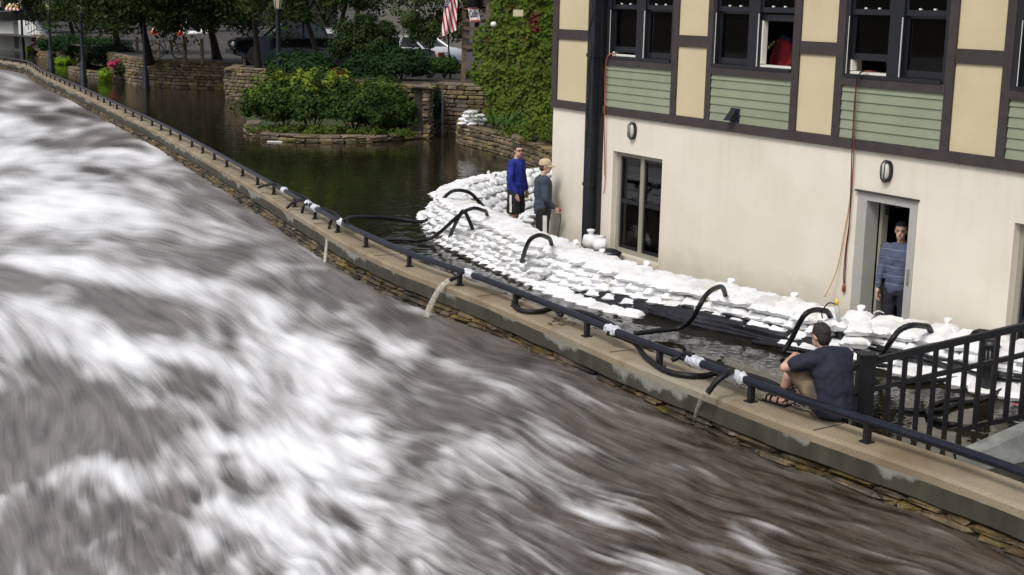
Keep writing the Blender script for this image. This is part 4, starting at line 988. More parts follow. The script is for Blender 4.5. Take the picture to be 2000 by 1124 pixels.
# painted lines and a kerb strip in the lot
m_line = mat('worn_road_paint', (.30, .27, .22), (.14, .12, .10), 6, .9)
mb = MB()
for k in range(5):
    a = gz(300+k*58, 88-k*1.5, LOTZ); mb.box(Vector((a.x, a.y+2, LOTZ+.006)), (.12, 5.5, .008))
tag(mb.build('lot_markings', m_line), 'worn pale painted lines on the parking lot', kind='structure')
m_st = mat('retaining_stone', (.22, .165, .095), (.12, .09, .055), 5, .85, .6, 25, rnd=.42, bdist=.02, c3=(.10, .085, .06))
m_sti = mat('retaining_stone_joined', (.22, .165, .095), (.12, .09, .055), 5, .85, .6, 25, isl=.42, bdist=.02, c3=(.10, .085, .06))
def stone_wall(pts, z0, z1, label, hc=.14, wr=(.25, .6), th=.4, cope=None, seed=1, budget=290, fac=1):
    """pts: face line of the wall; the outside (towards the camera) is to the right when walking fac*pts"""
    P = cat_rom([Vector((p[0], p[1], 0)) for p in pts], 6) if len(pts) > 2 else [Vector((p[0], p[1], 0)) for p in pts]
    if len(P) == 2: P = [P[0].lerp(P[1], k/6) for k in range(7)]
    path = []
    for i, p in enumerate(P):
        d = P[min(i+1, len(P)-1)]-P[max(i-1, 0)]; n = Vector((d.y, -d.x, 0)).normalized()*fac; path.append((p, n))
    E_ = empty('stone_wall', (P[0].x, P[0].y, z0), label, 'wall')
    mb = MB()
    for p, n in path:
        for o, z in ((-.05, z0-.2), (-.05, z1-.03), (-th, z1-.03), (-th, z0-.2)): mb.v.append(Vector((p.x+n.x*o, p.y+n.y*o, z)))
    for i in range(len(path)-1):
        for j in range(3): a = i*4+j; mb.f.append((a, a+4, a+5, a+1) if fac > 0 else (a+1, a+5, a+4, a))
    for i in (0, len(path)-1): mb.f.append((i*4, i*4+1, i*4+2, i*4+3))
    mb.build('backing', M['mortar'], E_)
    cs = []; z = z0; rr = random.Random(seed)
    while z < z1-.1:
        h = hc*rr.uniform(.75, 1.25); cs.append((z, min(z+h, z1-.05), rr.uniform(-.01, .02))); z += h
    laid_stones(E_, path, cs, m_st, m_sti, wr, budget=budget, depth=.22, seed=seed)
    laid_stones(E_, path, [(z1-.06, z1+.03, .02)], m_st, m_sti, (.45, .9), budget=0 if len(cs)*20 > 250 else 60, depth=th+.1, out=-.12, name='coping_stone', seed=seed+5)
    return E_
stone_wall([(-20.2, 70.4), (-17.6, 64.8), (-15.6, 62.9), (-13.5, 62.1), (-12.2, 61.8)], -.05, 1.16, 'curved stone retaining wall below the parking lot, left of the corner', seed=11)
stone_wall([(-12.0, 61.8), (-11.75, 59.2), (-11.55, 56.6)], -.05, 1.17, 'short stone wall return stepping towards the water', seed=12)
stone_wall([(-11.55, 56.6), (-10.4, 55.9), (-8.4, 55.0), (-6.2, 54.5)], -.05, 1.2, 'stone retaining wall jutting forward beside the big flowering shrub', seed=13)
# flower terrace steps left
stone_wall([(-23.0, 73.0), (-21.2, 69.6), (-18.4, 67.0)], -.05, .28, 'low stone step wall in the flooded garden', seed=14, budget=120)
stone_wall([(-30.3, 90.2), (-29.2, 89.6)], -.1, 1.35, 'square stone pier at the edge of the far flood water', seed=15, budget=120)
stone_wall([(-29.0, 89.8), (-26.6, 85.0), (-24.6, 80.0)], -.1, .5, 'low stone wall behind the far flower planters', seed=16, budget=0)
# island with the big shrub
isl = [gz(x, y, 0) for x, y in ((486,248),(480,258),(498,267),(530,274),(580,278),(640,279.5),(700,279),(760,276),(810,272),(838,268))]
stone_wall([(p.x, p.y) for p in isl], -.08, .17, 'low curved stone edging of the shrub bed standing in the flood', hc=.09, wr=(.22, .5), seed=17)
ground('planting_bed', [(p.x+.1, p.y+.35) for p in isl]+[(-2.6, 47.2), (-8.5, 50.3), (-9.0, 46)], .15, M['grass'], 'green planting bed of the shrub island')
# tall wall: end pier, slot and main face below the trellis
pA, pB = gz(806, 268, 0), gz(834, 270, 0)
stone_wall([(pA.x-2.2, 43.6), (pA.x-.02, 41.6)], .0, 1.50, 'tall stone wall running behind the right end of the shrub bed', hc=.13, seed=23)
stone_wall([(pA.x, 41.5), (pB.x+.02, 41.4)], .0, 1.50, 'tall stone wall end standing right of the big flowering shrub', hc=.13, wr=(.2, .42), seed=18)
stone_wall([(pB.x+.02, 41.3), (pB.x+.16, 43.4)], .0, 1.48, 'side of the tall stone wall facing the dark slot', hc=.13, seed=19, budget=80)
stone_wall([(-2.35, 43.5), (-1.6, 43.1), (-.4, 42.9), (.8, 42.9), (1.8, 42.9)], -.05, 1.50, 'tall stone wall under the wooden trellis post', hc=.13, seed=20)
mb = MB(); tb = [(-5.5, 45.6), (-4.8, 43.8), (-2.66, 41.6), (-2.45, 43.5), (-1.6, 43.35), (1.9, 43.1), (6, 43.1), (6, 46.6), (-4.6, 47.6)]
ground('terrace_bed', tb, 1.44, M['soil'], 'dark mulched bed on top of the tall stone wall')
ground('terrace_bank', [(-4.6, 47.0), (6, 46.5), (6, 47.5), (-4.8, 48.2)], 1.30, M['soil'], 'bank between the mulched bed and the lot')
ground('rear_bed', [(-8.9, 56.0), (-7.6, 50.6), (-4.6, 47.5), (-4.5, 60), (-9, 62)], 1.17, M['grass'], 'planted strip between lot and shrubs')
tag(MB().tube([Vector((-2.2, 42.4, -.1)), Vector((-2.2, 42.4, 1.35))], .03, 8).build('drain_pipe', mat('galvanised', (.12, .15, .2), rough=.4)), 'thin grey vertical pipe in the dark slot of the tall wall', 'pipe')
# low wall in front of the ivy
dl = [gz(897, 276, 0), gz(905, 281, 0), gz(950, 292, 0), gz(1000, 306, 0), gz(1045, 322, 0), gz(1078, 336, 0)]
dl = [(-1.7, 42.5)]+[(p.x, p.y) for p in dl]+[(1.4, 32.6), (2.6, 30.5)]
stone_wall(dl, -.08, .50, 'low stone wall with tan coping in front of the ivy', hc=.12, wr=(.25, .6), seed=21)
bed = [(x+.25, y+.2) for x, y in dl]+[(6, 32), (8, 42.6), (-1.5, 42.8)]
ground('ivy_bed', bed, .47, M['soil'], 'planted bed between the low wall and the ivy')
# far left building, steps, awning
m_wht = mat('white_render', (.62, .62, .60), (.55, .56, .55), 2, .85)
FB_ = empty('white_building', (-38, 100, 0), 'white far building with red and white awning over a dark terrace', 'building')
def at3(x, y, Y): return atY(x, y, Y)
def pbox(mb, x0, y0, x1, y1, Y, dep):
    a, b = atY(x0, y1, Y), atY(x1, y0, Y); return mb.box(((a.x+b.x)/2, Y+dep/2, (a.z+b.z)/2), (abs(b.x-a.x), dep, abs(b.z-a.z)))
pbox(MB(), -130, 38, 43, 112, 100, 8).build('wall', m_wht, FB_)
pbox(MB(), 28, 45, 42, 95, 99.9, .1).build('wall_recess', mat('grey_panel', (.18, .20, .19)), FB_)
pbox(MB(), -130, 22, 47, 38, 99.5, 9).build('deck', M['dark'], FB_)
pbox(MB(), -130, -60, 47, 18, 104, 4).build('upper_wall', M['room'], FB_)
pbox(MB(), -60, -30, 43, 8, 103.9, .1).build('windows_band', M['wframe'], FB_)
aw = MB(); a0, a1 = atY(10, 17, 98.6), atY(40, 17, 98.6)
m_red2 = mat('red_canvas', (.42, .05, .03)); n_ = 8
for k in range(n_):
    p = a0.lerp(a1, k/n_); q = a0.lerp(a1, (k+1)/n_); up = Vector((0, .8, .35))
    MB().add([p, q, q+up, p+up, p+Vector((0, 0, -.12)), q+Vector((0, 0, -.12))], [(0, 1, 2, 3), (4, 5, 1, 0)]).build('awning_stripe', m_red2 if k % 2 else M['wtrim'], FB_)
pbox(MB(), 12, 11, 40, 13, 98.7, .1).build('signboard', mat('yellow_paint', (.55, .48, .08)), FB_)
mb = MB()
for x in range(2, 46, 4): mb.tube([atY(x, 22, 99.2), atY(x, 38, 99.2)], .02, 4)
mb.tube([atY(-5, 23, 99.2), atY(46, 23, 99.2)], .03, 5); mb.build('balustrade', M['black'], FB_, kind='stuff')
ST_ = empty('outdoor_staircase', (-36, 98, 0), 'pale outdoor staircase with black handrail climbing from the far water', 'stairs')
for k in range(9):
    x = 47+k*3.2; y = 40+k*5.2
    a = atY(x, y, 99-k*.4); MB().box((a.x+.3, a.y, a.z/2), (1.0, 1.2, max(a.z, .1))).build('step', m_wht, ST_)
mb = MB().tube([atY(43, 19, 98), atY(72, 52, 95)], .035, 5).tube([atY(50, 68, 97), atY(72, 57, 95)], .03, 5)
for k in range(6): p = atY(43, 19, 98).lerp(atY(72, 52, 95), k/5); mb.tube([p, p-Vector((0, 0, .9))], .02, 4)
mb.build('handrail', M['black'], ST_, kind='stuff')
for k, (x, yb) in enumerate(((21, 93), (62, 92))):
    p = gz(x, yb, 0); 
    o = MB().lathe(p, [(.15, -.1), (.16, .55), (.19, .6), (.17, .68), (.06, .74)], 10).build('bollard', M['black'], None, True, ('black bollard in the flood before the white building', 'black bollard in the flood at the foot of the pale staircase')[k], 'bollard', 'bollards in the far flood')
# pale building behind the trees in the middle
GB = empty('grey_building', atY(770, 110, 82), 'pale grey building glimpsed between the trees behind the white sedan', 'building')
pbox(MB(), 742, -60, 912, 112, 82, 6).build('wall', mat('grey_render', (.17, .165, .14), (.14, .135, .115), 1.5, .9), GB)
for x in (800, 850):
    W_ = pbox(MB(), x, 20, x+22, 60, 81.94, .1).build('window', M['taupe'], GB); pbox(MB(), x+2, 22, x+20, 58, 81.9, .04).build('pane', mat('dark_pane', (.02, .025, .03), rough=.1), W_)
DB = empty('brown_building', atY(300, 40, 150), 'dark brown building mass behind the parking lot trees', 'building')
pbox(MB(), -80, -160, 640, 34, 150, 8).build('wall', mat('brown_brick', (.022, .016, .012), (.012, .009, .008), 3), DB)
pbox(MB(), -90, -170, 650, -160, 149.5, 9).build('roof', M['dark'], DB)
# ---------------------------------------------------------------- street furniture
m_lant = mat('lantern_glass', (.42, .38, .26), rough=.3)
def lamp_post(loc, label, hgt=2.96):
    E_ = empty('street_lamp', loc, label, 'street lamp', 'lamp posts standing along the flooded walk')
    MB().lathe(loc, [(.20, -.3), (.20, .05), (.165, .12), (.15, .75), (.11, .85), (.085, 1.0), (.07, hgt-.15), (.10, hgt-.1), (.10, hgt-.05), (.14, hgt)], 10).build('post', M['post'], E_, True)
    MB().lathe(loc+Vector((0, 0, hgt)), [(.10, 0), (.20, .52)], 6).build('lantern', m_lant, E_)
    mb = MB()
    for k in range(6):
        a = 2*PI*k/6; mb.tube([loc+Vector((math.cos(a)*.105, math.sin(a)*.105, hgt)), loc+Vector((math.cos(a)*.205, math.sin(a)*.205, hgt+.52))], .012, 4)
    mb.lathe(loc+Vector((0, 0, hgt+.52)), [(.24, 0), (.2, .06), (.06, .2), (.03, .3)], 8); mb.build('lantern_cage', M['post'], E_); return E_
lamp_post(gz(45, 105, 0), 'dark lamp post in the flood nearest to the white building')
lamp_post(gz(5, 97, 0), 'dark lamp post in the far flood at the left edge')
lamp_post(gz(100, 137, 0), 'dark lamp post rising from the flood between pink and red flowers')
lamp_post(gz(163, 158, 0), 'dark lamp post in the flood right of the small red planter', 3.1)
lamp_post(gz(285, 174, 0), 'thick dark lamp post in the flood before the curved stone wall', 3.2)
q = gz(545, 250, 0); lamp_post(Vector((atY(544, 100, 45.5).x, 45.5, .5)), 'lamp post with cream lantern behind the big flowering shrub', 3.12)
# posts along the lot edge
for k, (x, yb, yt) in enumerate(((268, 97, 68), (310, 104, 72), (362, 118, 72), (395, 119, 71), (478, 122, 78), (335, 95, 74))):
    Y = (CH-LOTZ)*FPX/(yb+1+(600-x)*.012*0+ (1000-x)*.022-8); p = atY(x, yb, Y); p.z = LOTZ; hh = (yb-yt)*Y/FPX
    MB().tube([p, p+Vector((0, 0, hh))], .075, 8).build('wooden_post', M['wood'], None, False, ['thin post left of the bicycle', 'post touching the front of the bicycle', 'post right of the bicycle', 'post left of the broad tree trunk', 'post in front of the black pickup', 'slim post behind the bicycle'][k]+' at the lot edge', 'post', 'wooden posts along the lot edge')
# bicycle
def bicycle(o, ang):
    E_ = empty('bicycle', o, 'dark bicycle leaning among the posts above the stone wall', 'bicycle')
    d = Vector((math.cos(ang), math.sin(ang), 0)); up = Vector((0, 0, 1)); s = d.cross(up)
    for x in (-.5, .5):
        c = o+d*x+up*.34; ring = [c+d*(math.cos(t)*.33)+up*(math.sin(t)*.33) for t in np.linspace(0, 2*PI, 25)]
        Wh = MB().tube(ring, .028, 6, caps=False).build('wheel', M['hose'], E_, True)
        mb = MB()
        for k in range(12): t = PI*k/6; mb.tube([c, c+d*(math.cos(t)*.32)+up*(math.sin(t)*.32)], .005, 3)
        mb.ball(c, .04, 6, 4); mb.build('spokes', M['black'], Wh, kind='stuff')
    A, Bc, Sx, Hd = o-d*.5+up*.34, o-d*.05+up*.3, o-d*.18+up*.85, o+d*.32+up*.82
    mb = MB()
    for a, b in ((A, Bc), (A, Sx), (Bc, Sx), (Bc, Hd), (Sx, Hd), (Hd, o+d*.5+up*.34)): mb.tube([a, b], .02, 6)
    mb.build('frame', M['black'], E_); MB().tube([Sx, Sx+up*.12], .015, 6).box(Sx+up*.14, (.26, .12, .05), (d, s, up)).build('saddle', M['black'], E_)
    MB().tube([Hd, Hd+up*.18], .015, 6).tube([Hd+up*.18-s*.28-d*.05, Hd+up*.2, Hd+up*.18+s*.28-d*.05], .015, 6).build('handlebar', M['black'], E_)
    MB().ball(Bc, (.10, .02, .10), 10, 5, (d, s, up)).build('chainring', M['black'], E_)
bp = gz(328, 115, LOTZ); bicycle(bp, .12)
# traffic cones, barrier and bundles on the road
m_or = mat('orange_plastic', (.75, .10, .03), rough=.5); m_wh = M['wtrim']
def cone(p, h, label, tilt=0):
    E_ = empty('traffic_cone', p, label, 'traffic cone', 'traffic cones on the lot')
    def pr(z): return .19*(1-z)+.03
    ax = (Vector((math.cos(tilt), 0, -math.sin(tilt))), Vector((0, 1, 0)), Vector((math.sin(tilt), 0, math.cos(tilt))))
    MB().lathe(p, [(pr(0), .04), (pr(.45), h*.45), (pr(.45), h*.45), (pr(1), h)], 12, ax).build('cone_body', m_or, E_, True)
    MB().lathe(p, [(pr(.5)+.006, h*.5), (pr(.72)+.006, h*.72)], 12, ax).build('white_band', m_wh, E_)
    MB().box(p+Vector((0, 0, .02)), (.48, .48, .04)).build('base', m_or, E_)
cone(gz(352, 70, LOTZ), .98, 'upright orange cone in front of the white barrier'); cone(gz(399, 67, LOTZ), .8, 'tilted orange cone at the right end of the white bundle', .5)
cone(gz(298, 66, LOTZ), .55, 'small orange cone at the left below the leaves', .3); cone(gz(307, 68, LOTZ), .5, 'small leaning orange cone beside the leftmost cone', -.4)
mb = MB(); p = gz(357, 66, LOTZ); mb.tube([p+Vector((-.5, .3, 0)), p+Vector((-.5, .3, 1.2)), p+Vector((.25, .3, .9)), p+Vector((.3, .3, 0))], .035, 6); mb.box(p+Vector((.05, .35, .35)), (.55, .1, .5)); mb.build('road_barrier', m_wh, None, False, 'small white road barrier behind the upright orange cone', 'barrier')
mb = MB(); p = gz(384, 68, LOTZ)
mb.ball(p+Vector((-.3, 0, .1)), (.75, .3, .16), 12, 6).ball(p+Vector((.35, .1, .2)), (.4, .3, .26), 12, 6).ball(p+Vector((.8, .1, .3)), (.3, .2, .3), 10, 6)
for v in mb.v: v += Vector((0, 0, mnoise.noise(v*4)*.08))
mb.build('plastic_sheet', M['bag'], None, True, 'crumpled white plastic sheet between the cones on the road', 'plastic sheet')
# ---------------------------------------------------------------- vehicles
def car_body(E_, o, ang, L, W, prof, roof, m_paint, wheels, wr=.33, m_gl=None):
    """prof: side outline of the lower body (x, z); roof: greenhouse outline (x0,x1,x2,x3,zb,zt)"""
    d = Vector((math.cos(ang), math.sin(ang), 0)); s = Vector((-math.sin(ang), math.cos(ang), 0)); up = Vector((0, 0, 1))
    P = lambda x, y, z: o+d*x+s*y+up*z
    mb = MB(); n = len(prof)
    lays = [(-1, .90, .0), (-.97, 1., .0), (-.0, 1.02, .03), (.97, 1., .0), (1, .90, .0)]
    lays = [(-1.0, .97, 0), (-.94, 1, .02), (-.5, 1, .045), (0, 1, .055), (.5, 1, .045), (.94, 1, .02), (1.0, .97, 0)]
    for fy, k, cr in lays:
        for x, z in prof:
            zz = z*k+ (cr if z > .6 else 0); xx = x*(1-.035*abs(fy)**3)
            mb.v.append(P(xx, fy*W/2, zz))
    for i in range(len(lays)-1):
        for j in range(n): j2 = (j+1) % n; mb.f.append((i*n+j, i*n+j2, i*n+n+j2, i*n+n+j))
    mb.f.append(tuple(range(n))); mb.f.append(tuple((len(lays)-1)*n+j for j in range(n))[::-1])
    body = mb.build('body', m_paint, E_, True)
    x0, x1, x2, x3, zb, zt = roof; ti = .78
    G = MB().hexa([P(x0, -W/2*.93, zb), P(x3, -W/2*.93, zb), P(x3, W/2*.93, zb), P(x0, W/2*.93, zb), P(x1, -W/2*ti*.99, zt-.03), P(x2, -W/2*ti*.99, zt-.03), P(x2, W/2*ti*.99, zt-.03), P(x1, W/2*ti*.99, zt-.03)])
    G.build('glasshouse', m_gl or mat('car_glass', (.015, .02, .025), rough=.05), E_)
    R_ = MB(); r8 = []
    for fx in np.linspace(0, 1, 6):
        for fy in np.linspace(-1, 1, 6):
            R_.v.append(P(x1-.04+(x2-x1+.08)*fx, fy*W/2*(ti+.01), zt-.02+.045*(1-fy*fy)+.02*(1-(2*fx-1)**2)))
    for i in range(5):
        for j in range(5): a = i*6+j; R_.f.append((a, a+6, a+7, a+1))
    R_.v += [v-up*.05 for v in R_.v[:36]]
    R_.build('roof', m_paint, E_, True)
    for sy in (-1, 1):
        for xa, xb in ((x0, x1), ((x1+x2)/2-.05, (x1+x2)/2-.02), (x3, x2)):
            MB().tube([P(xa, sy*W/2*.935, zb), P(xb, sy*W/2*(ti+.005), zt)], .045, 6).build('pillar', m_paint, E_)
    for wx in wheels:
        for sy in (-1, 1):
            c = P(wx, sy*(W/2-.08), wr); ax = (d, up, s)
            T_ = MB().lathe(c-s*.11, [(wr*.6, 0), (wr*.96, 0), (wr, .03), (wr, .19), (wr*.96, .22), (wr*.6, .22)], 20, ax).build('wheel', M['hose'], E_, True)
            MB().lathe(c-s*.118*1, [(.02, 0), (wr*.6, .01), (wr*.62, .225), (.02, .235)], 14, ax).build('rim', mat('alloy', (.3, .31, .33), rough=.35, metal=.8), T_)
            MB().lathe(c-s*.122, [(wr*1.15, 0.), (wr*1.16, .03), (wr*1.16, .2), (wr*1.15, .244)], 20, ax).build('wheel_arch', M['dark'], T_)
    return P
# white sedan, tail to the right
so = atY(842, 134, 57); so.z = LOTZ
SE = empty('parked_car', so, 'white four door sedan parked behind the bushes below the flag', 'car')
m_whp = mat('white_car_paint', (.62, .64, .68), rough=.25)
prof = [(-2.2, .35), (-2.3, .5), (-2.25, .68), (-1.3, .88), (-.9, .93), (1.3, .96), (1.85, .98), (2.25, .9), (2.32, .62), (2.28, .4), (2.1, .25), (-2.0, .25)]
P_ = car_body(SE, so+Vector((-1.0, 1.5, 0)), math.radians(-38), 4.6, 1.75, prof, (-1.05, -.25, .75, 1.55, .93, 1.38), m_whp, (-1.42, 1.35))
MB().box(P_(2.28, -.62, .75), (.08, .3, .16), (Vector((math.cos(-.66), math.sin(-.66), 0)), Vector((-math.sin(-.66), math.cos(-.66), 0)), Vector((0, 0, 1)))).build('tail_light', mat('tail_red', (.25, .01, .01), rough=.2), SE)
MB().box(P_(2.32, 0, .42), (.12, 1.6, .16), (Vector((math.cos(-.66), math.sin(-.66), 0)), Vector((-math.sin(-.66), math.cos(-.66), 0)), Vector((0, 0, 1)))).build('bumper', mat('grey_trim', (.35, .37, .42), rough=.4), SE)
# black pickup, nose to the left
po = atY(560, 124, 60); po.z = LOTZ
PU = empty('pickup_truck', po, 'black pickup truck parked under the tree with its nose to the left', 'truck')
m_bkp = mat('black_car_paint', (.008, .009, .013), rough=.12)
prof = [(-2.7, .45), (-2.78, .7), (-2.72, .98), (-2.5, 1.08), (-1.3, 1.16), (-1.0, 1.18), (2.7, 1.16), (2.75, .6), (2.6, .38), (-2.5, .38)]
P_ = car_body(PU, po+Vector((.2, 1.2, 0)), math.radians(18), 5.4, 1.95, prof, (-1.25, -.55, 1.0, 1.25, 1.15, 1.82), m_bkp, (-1.75, 1.75), .39)
dd = Vector((math.cos(math.radians(18)), math.sin(math.radians(18)), 0)); ss = Vector((-dd.y, dd.x, 0)); uu = Vector((0, 0, 1))
m_chr = mat('chrome', (.5, .52, .56), rough=.2, metal=1)
MB().box(P_(-2.82, 0, .56), (.12, 1.85, .16), (dd, ss, uu)).build('bumper', m_chr, PU)
GR = MB().box(P_(-2.77, 0, .86), (.06, 1.05, .24), (dd, ss, uu)).build('grille', M['dark'], PU)
MB().box(P_(-2.81, 0, .86), (.03, 1.05, .05), (dd, ss, uu)).build('grille_bar', m_chr, GR)
for y in (-.72, .72): MB().ball(P_(-2.74, y, .88), (.08, .19, .12), 12, 7, (dd, ss, uu)).build('headlight', mat('headlight', (.3, .33, .36), rough=.1), PU, True)
# dark blue refuse bin in front of the pickup and a parked dark car beyond
mb = MB().box(atY(516, 100, 58)+Vector((0, 0, 0)), (.62, .6, 1.15)); mb.build('wheelie_bin', mat('dark_blue_plastic', (.010, .014, .035), rough=.4), None, False, 'dark blue upright bin in front of the black pickup', 'bin')
DC_ = empty('parked_car', atY(640, 100, 72), 'small pale van glimpsed between the twin tree trunks', 'van')
pbox(MB(), 618, 60, 665, 95, 72, 3).build('body', m_whp, DC_); pbox(MB(), 622, 66, 650, 76, 71.95, .1).build('window', mat('van_glass', (.03, .05, .06), rough=.05), DC_)
# ---------------------------------------------------------------- flag, trellis, basket, banner
TX = atY(905, 157, 43.2)
TE = empty('wooden_trellis', Vector((TX.x, 43.2, 1.45)), 'weathered wooden trellis post with slats beside the ivy', 'trellis')
zt = atY(905, 15, 43.2).z; x0 = TX.x; x1 = atY(958, 50, 43.2).x
for x in (x0, x1): MB().box((x, 43.2, (1.4+zt)/2), (.13, .11, zt-1.4)).build('post', M['wood'], TE)
for y in (16, 41, 56, 72, 92): z = atY(920, y, 43.15).z; MB().box(((x0+x1)/2, 43.12, z), (x1-x0+.1, .04, .10)).build('slat', M['wood'], TE)
MB().box(((x0+x1)/2, 43.35, zt+.02), (x1-x0+.3, .5, .07)).build('top_rail', M['wood'], TE)
hb = atY(928, 6, 42.7)
HB = empty('hanging_basket', hb, 'black round planter hanging above the small banner', 'basket'); MB().lathe(hb-Vector((0, 0, .12)), [(.19, 0), (.24, .04), (.25, .22), (.27, .25)], 14).build('pot', M['black'], HB, True)
P, Nn = clumps(hb+Vector((0, 0, .2)), (.25, .25, .15), 12, 20, .1); leaves('flowers', P, Nn, .07, leafmat('basket_leaf', (.03, .06, .01), (.06, .1, .02), (.5, .04, .03)), HB, tint=(rng.random(len(P)) < .35)*1.)
# banner with the word
c0, c1, c2, c3 = atY(914, 16, 42.6), atY(934, 15, 42.6), atY(938, 42, 42.6), atY(918, 43, 42.6)
BN = empty('banner', (c0+c2)/2, 'small white cloth banner reading Colby hung from the trellis', 'banner')
def bq(u, v, o=0): p = c0.lerp(c1, u).lerp(c3.lerp(c2, u), v); return p+Vector((0, -.012*math.sin(v*5+u*3)-o, 0))
mb = MB(); nn = 8
for lay in (0, .006):
    for i in range(nn+1):
        for j in range(nn+1): mb.v.append(bq(i/nn, j/nn, lay))
for lay in range(2):
    for i in range(nn):
        for j in range(nn): a = lay*81+i*9+j; mb.f.append((a, a+9, a+10, a+1))
mb.build('cloth', M['wtrim'], BN)
m_navy = mat('navy_print', (.02, .03, .12)); m_rp = mat('red_print', (.45, .03, .04))
def bstrip(u0, u1, v0, v1, m, name):
    mb = MB()
    for i in range(5):
        for j in range(3): mb.v.append(bq(u0+(u1-u0)*i/4, v0+(v1-v0)*j/2, .014))
    for i in range(4):
        for j in range(2): a = i*3+j; mb.f.append((a, a+3, a+4, a+1))
    mb.build(name, m, BN)
bstrip(.05, .95, .02, .10, m_rp, 'top_stripe'); bstrip(.05, .95, .88, .98, m_rp, 'bottom_stripe')
tc_ = bpy.data.curves.new('word', 'FONT'); tc_.body = 'Colby'; tc_.size = .30; tc_.extrude = .003; tc_.align_x = 'CENTER'; tc_.align_y = 'CENTER'; tc_.offset = .006
to = bpy.data.objects.new('word', tc_); COL.objects.link(to); bpy.context.view_layer.update()
me = bpy.data.meshes.new_from_object(to.evaluated_get(bpy.context.evaluated_depsgraph_get())); bpy.data.objects.remove(to)
me.materials.clear(); me.materials.append(m_navy)
xs = [v.co.x for v in me.vertices]; ys = [v.co.y for v in me.vertices]; mx_, mn_, my_, ny_ = max(xs), min(xs), max(ys), min(ys)
org = ORG[BN.name]
for v in me.vertices:
    u = .06+.88*(v.co.x-mn_)/(mx_-mn_); t = .84-.68*(v.co.y-ny_)/(my_-ny_); v.co = bq(u, t, .018+(.002 if v.co.z > 0 else 0))-org
link('lettering', me, BN)
# flag hanging from an angled pole
FL = empty('flag', atY(905, 16, 43.0), 'american flag hanging limp from an angled white pole', 'flag')
MB().tube([atY(905, 17, 43.05), atY(893, -12, 42.7)], .022, 8).build('flagpole', M['wtrim'], FL, True)
m_fr, m_fw, m_fb = mat('flag_red', (.38, .02, .035), rough=.8), mat('flag_white', (.68, .66, .66), rough=.8), mat('flag_blue', (.015, .02, .08), rough=.8)
ftl, ftr, fbl, fbr = (869, -8), (894, -8), (861, 73), (891, 60)
def fq(u, v):   # u across the hang, v down
    x = ftl[0]+(ftr[0]-ftl[0])*u; x2 = fbl[0]+(fbr[0]-fbl[0])*u; y = ftl[1]+(ftr[1]-ftl[1])*u; y2 = fbl[1]+(fbr[1]-fbl[1])*u
    p = atY(x+(x2-x)*v, y+(y2-y)*v, 42.8); p.y += .07*math.sin(u*9+v*2)*(.3+v); return p
# stripes run down the hanging cloth on a slant
ns = 13
for k in range(ns):
    mb = MB(); n1 = 16
    for i in range(n1+1):
        v = i/n1
        for j in range(3):
            c = (k+j/2)/ns*1.7-.70+v*.70; u = min(max(c, 0), 1); mb.v.append(fq(u, v))
    for i in range(n1):
        for j in range(2): a = i*3+j; mb.f.append((a, a+3, a+4, a+1))
    o = mb.build('stripe', m_fr if k % 2 == 0 else m_fw, FL, True)
mb = MB()
for i in range(5):
    for j in range(3): u = .0+.42*j/2*(1.0 if i < 3 else .8-.15*(i-3)); p = fq(u+.02, i/4*.30); mb.v.append(p-Vector((0, .012, 0)))
for i in range(4):
    for j in range(2): a = i*3+j; mb.f.append((a, a+3, a+4, a+1))
CA = mb.build('canton', m_fb, FL)
mb = MB()
for i in range(6):
    for j in range(3): c = fq(.07+.12*j+.04*(i % 2), .02+i*.045)-Vector((0, .03, 0)); mb.v += []; mb.lathe(c, [(.001, 0), (.016, .003), (.001, .006)], 5, (Vector((1, 0, 0)), Vector((0, 0, 1)), Vector((0, -1, 0))))
mb.build('stars', m_fw, CA, kind='stuff')
# sandbags heaped on the low wall
k_ = 0
for r_, cnt in ((0, 3), (1, 3), (2, 2), (3, 1)):
    for i in range(cnt):
        p = gz(908+i*15+r_*4, 240, .5); c = Vector((p.x+.02, 39.9+.0*r_, .58+r_*.105))
        o = bpy.data.objects.new('sandbag', BAGS[(k_*5) % 9]); COL.objects.link(o); o.matrix_world = Matrix.Translation(c) @ Matrix.Rotation(random.uniform(.9, 2.2), 4, 'Z') @ Matrix.Rotation(random.uniform(-.2, .2), 4, 'X') @ Matrix.Scale(.95, 4)
        tag(o, f'{["left","middle","right"][i]} heaped sandbag on the low wall, {["bottom","second","third","top"][r_]} layer', 'sandbag', 'sandbags heaped on the low wall'); k_ += 1

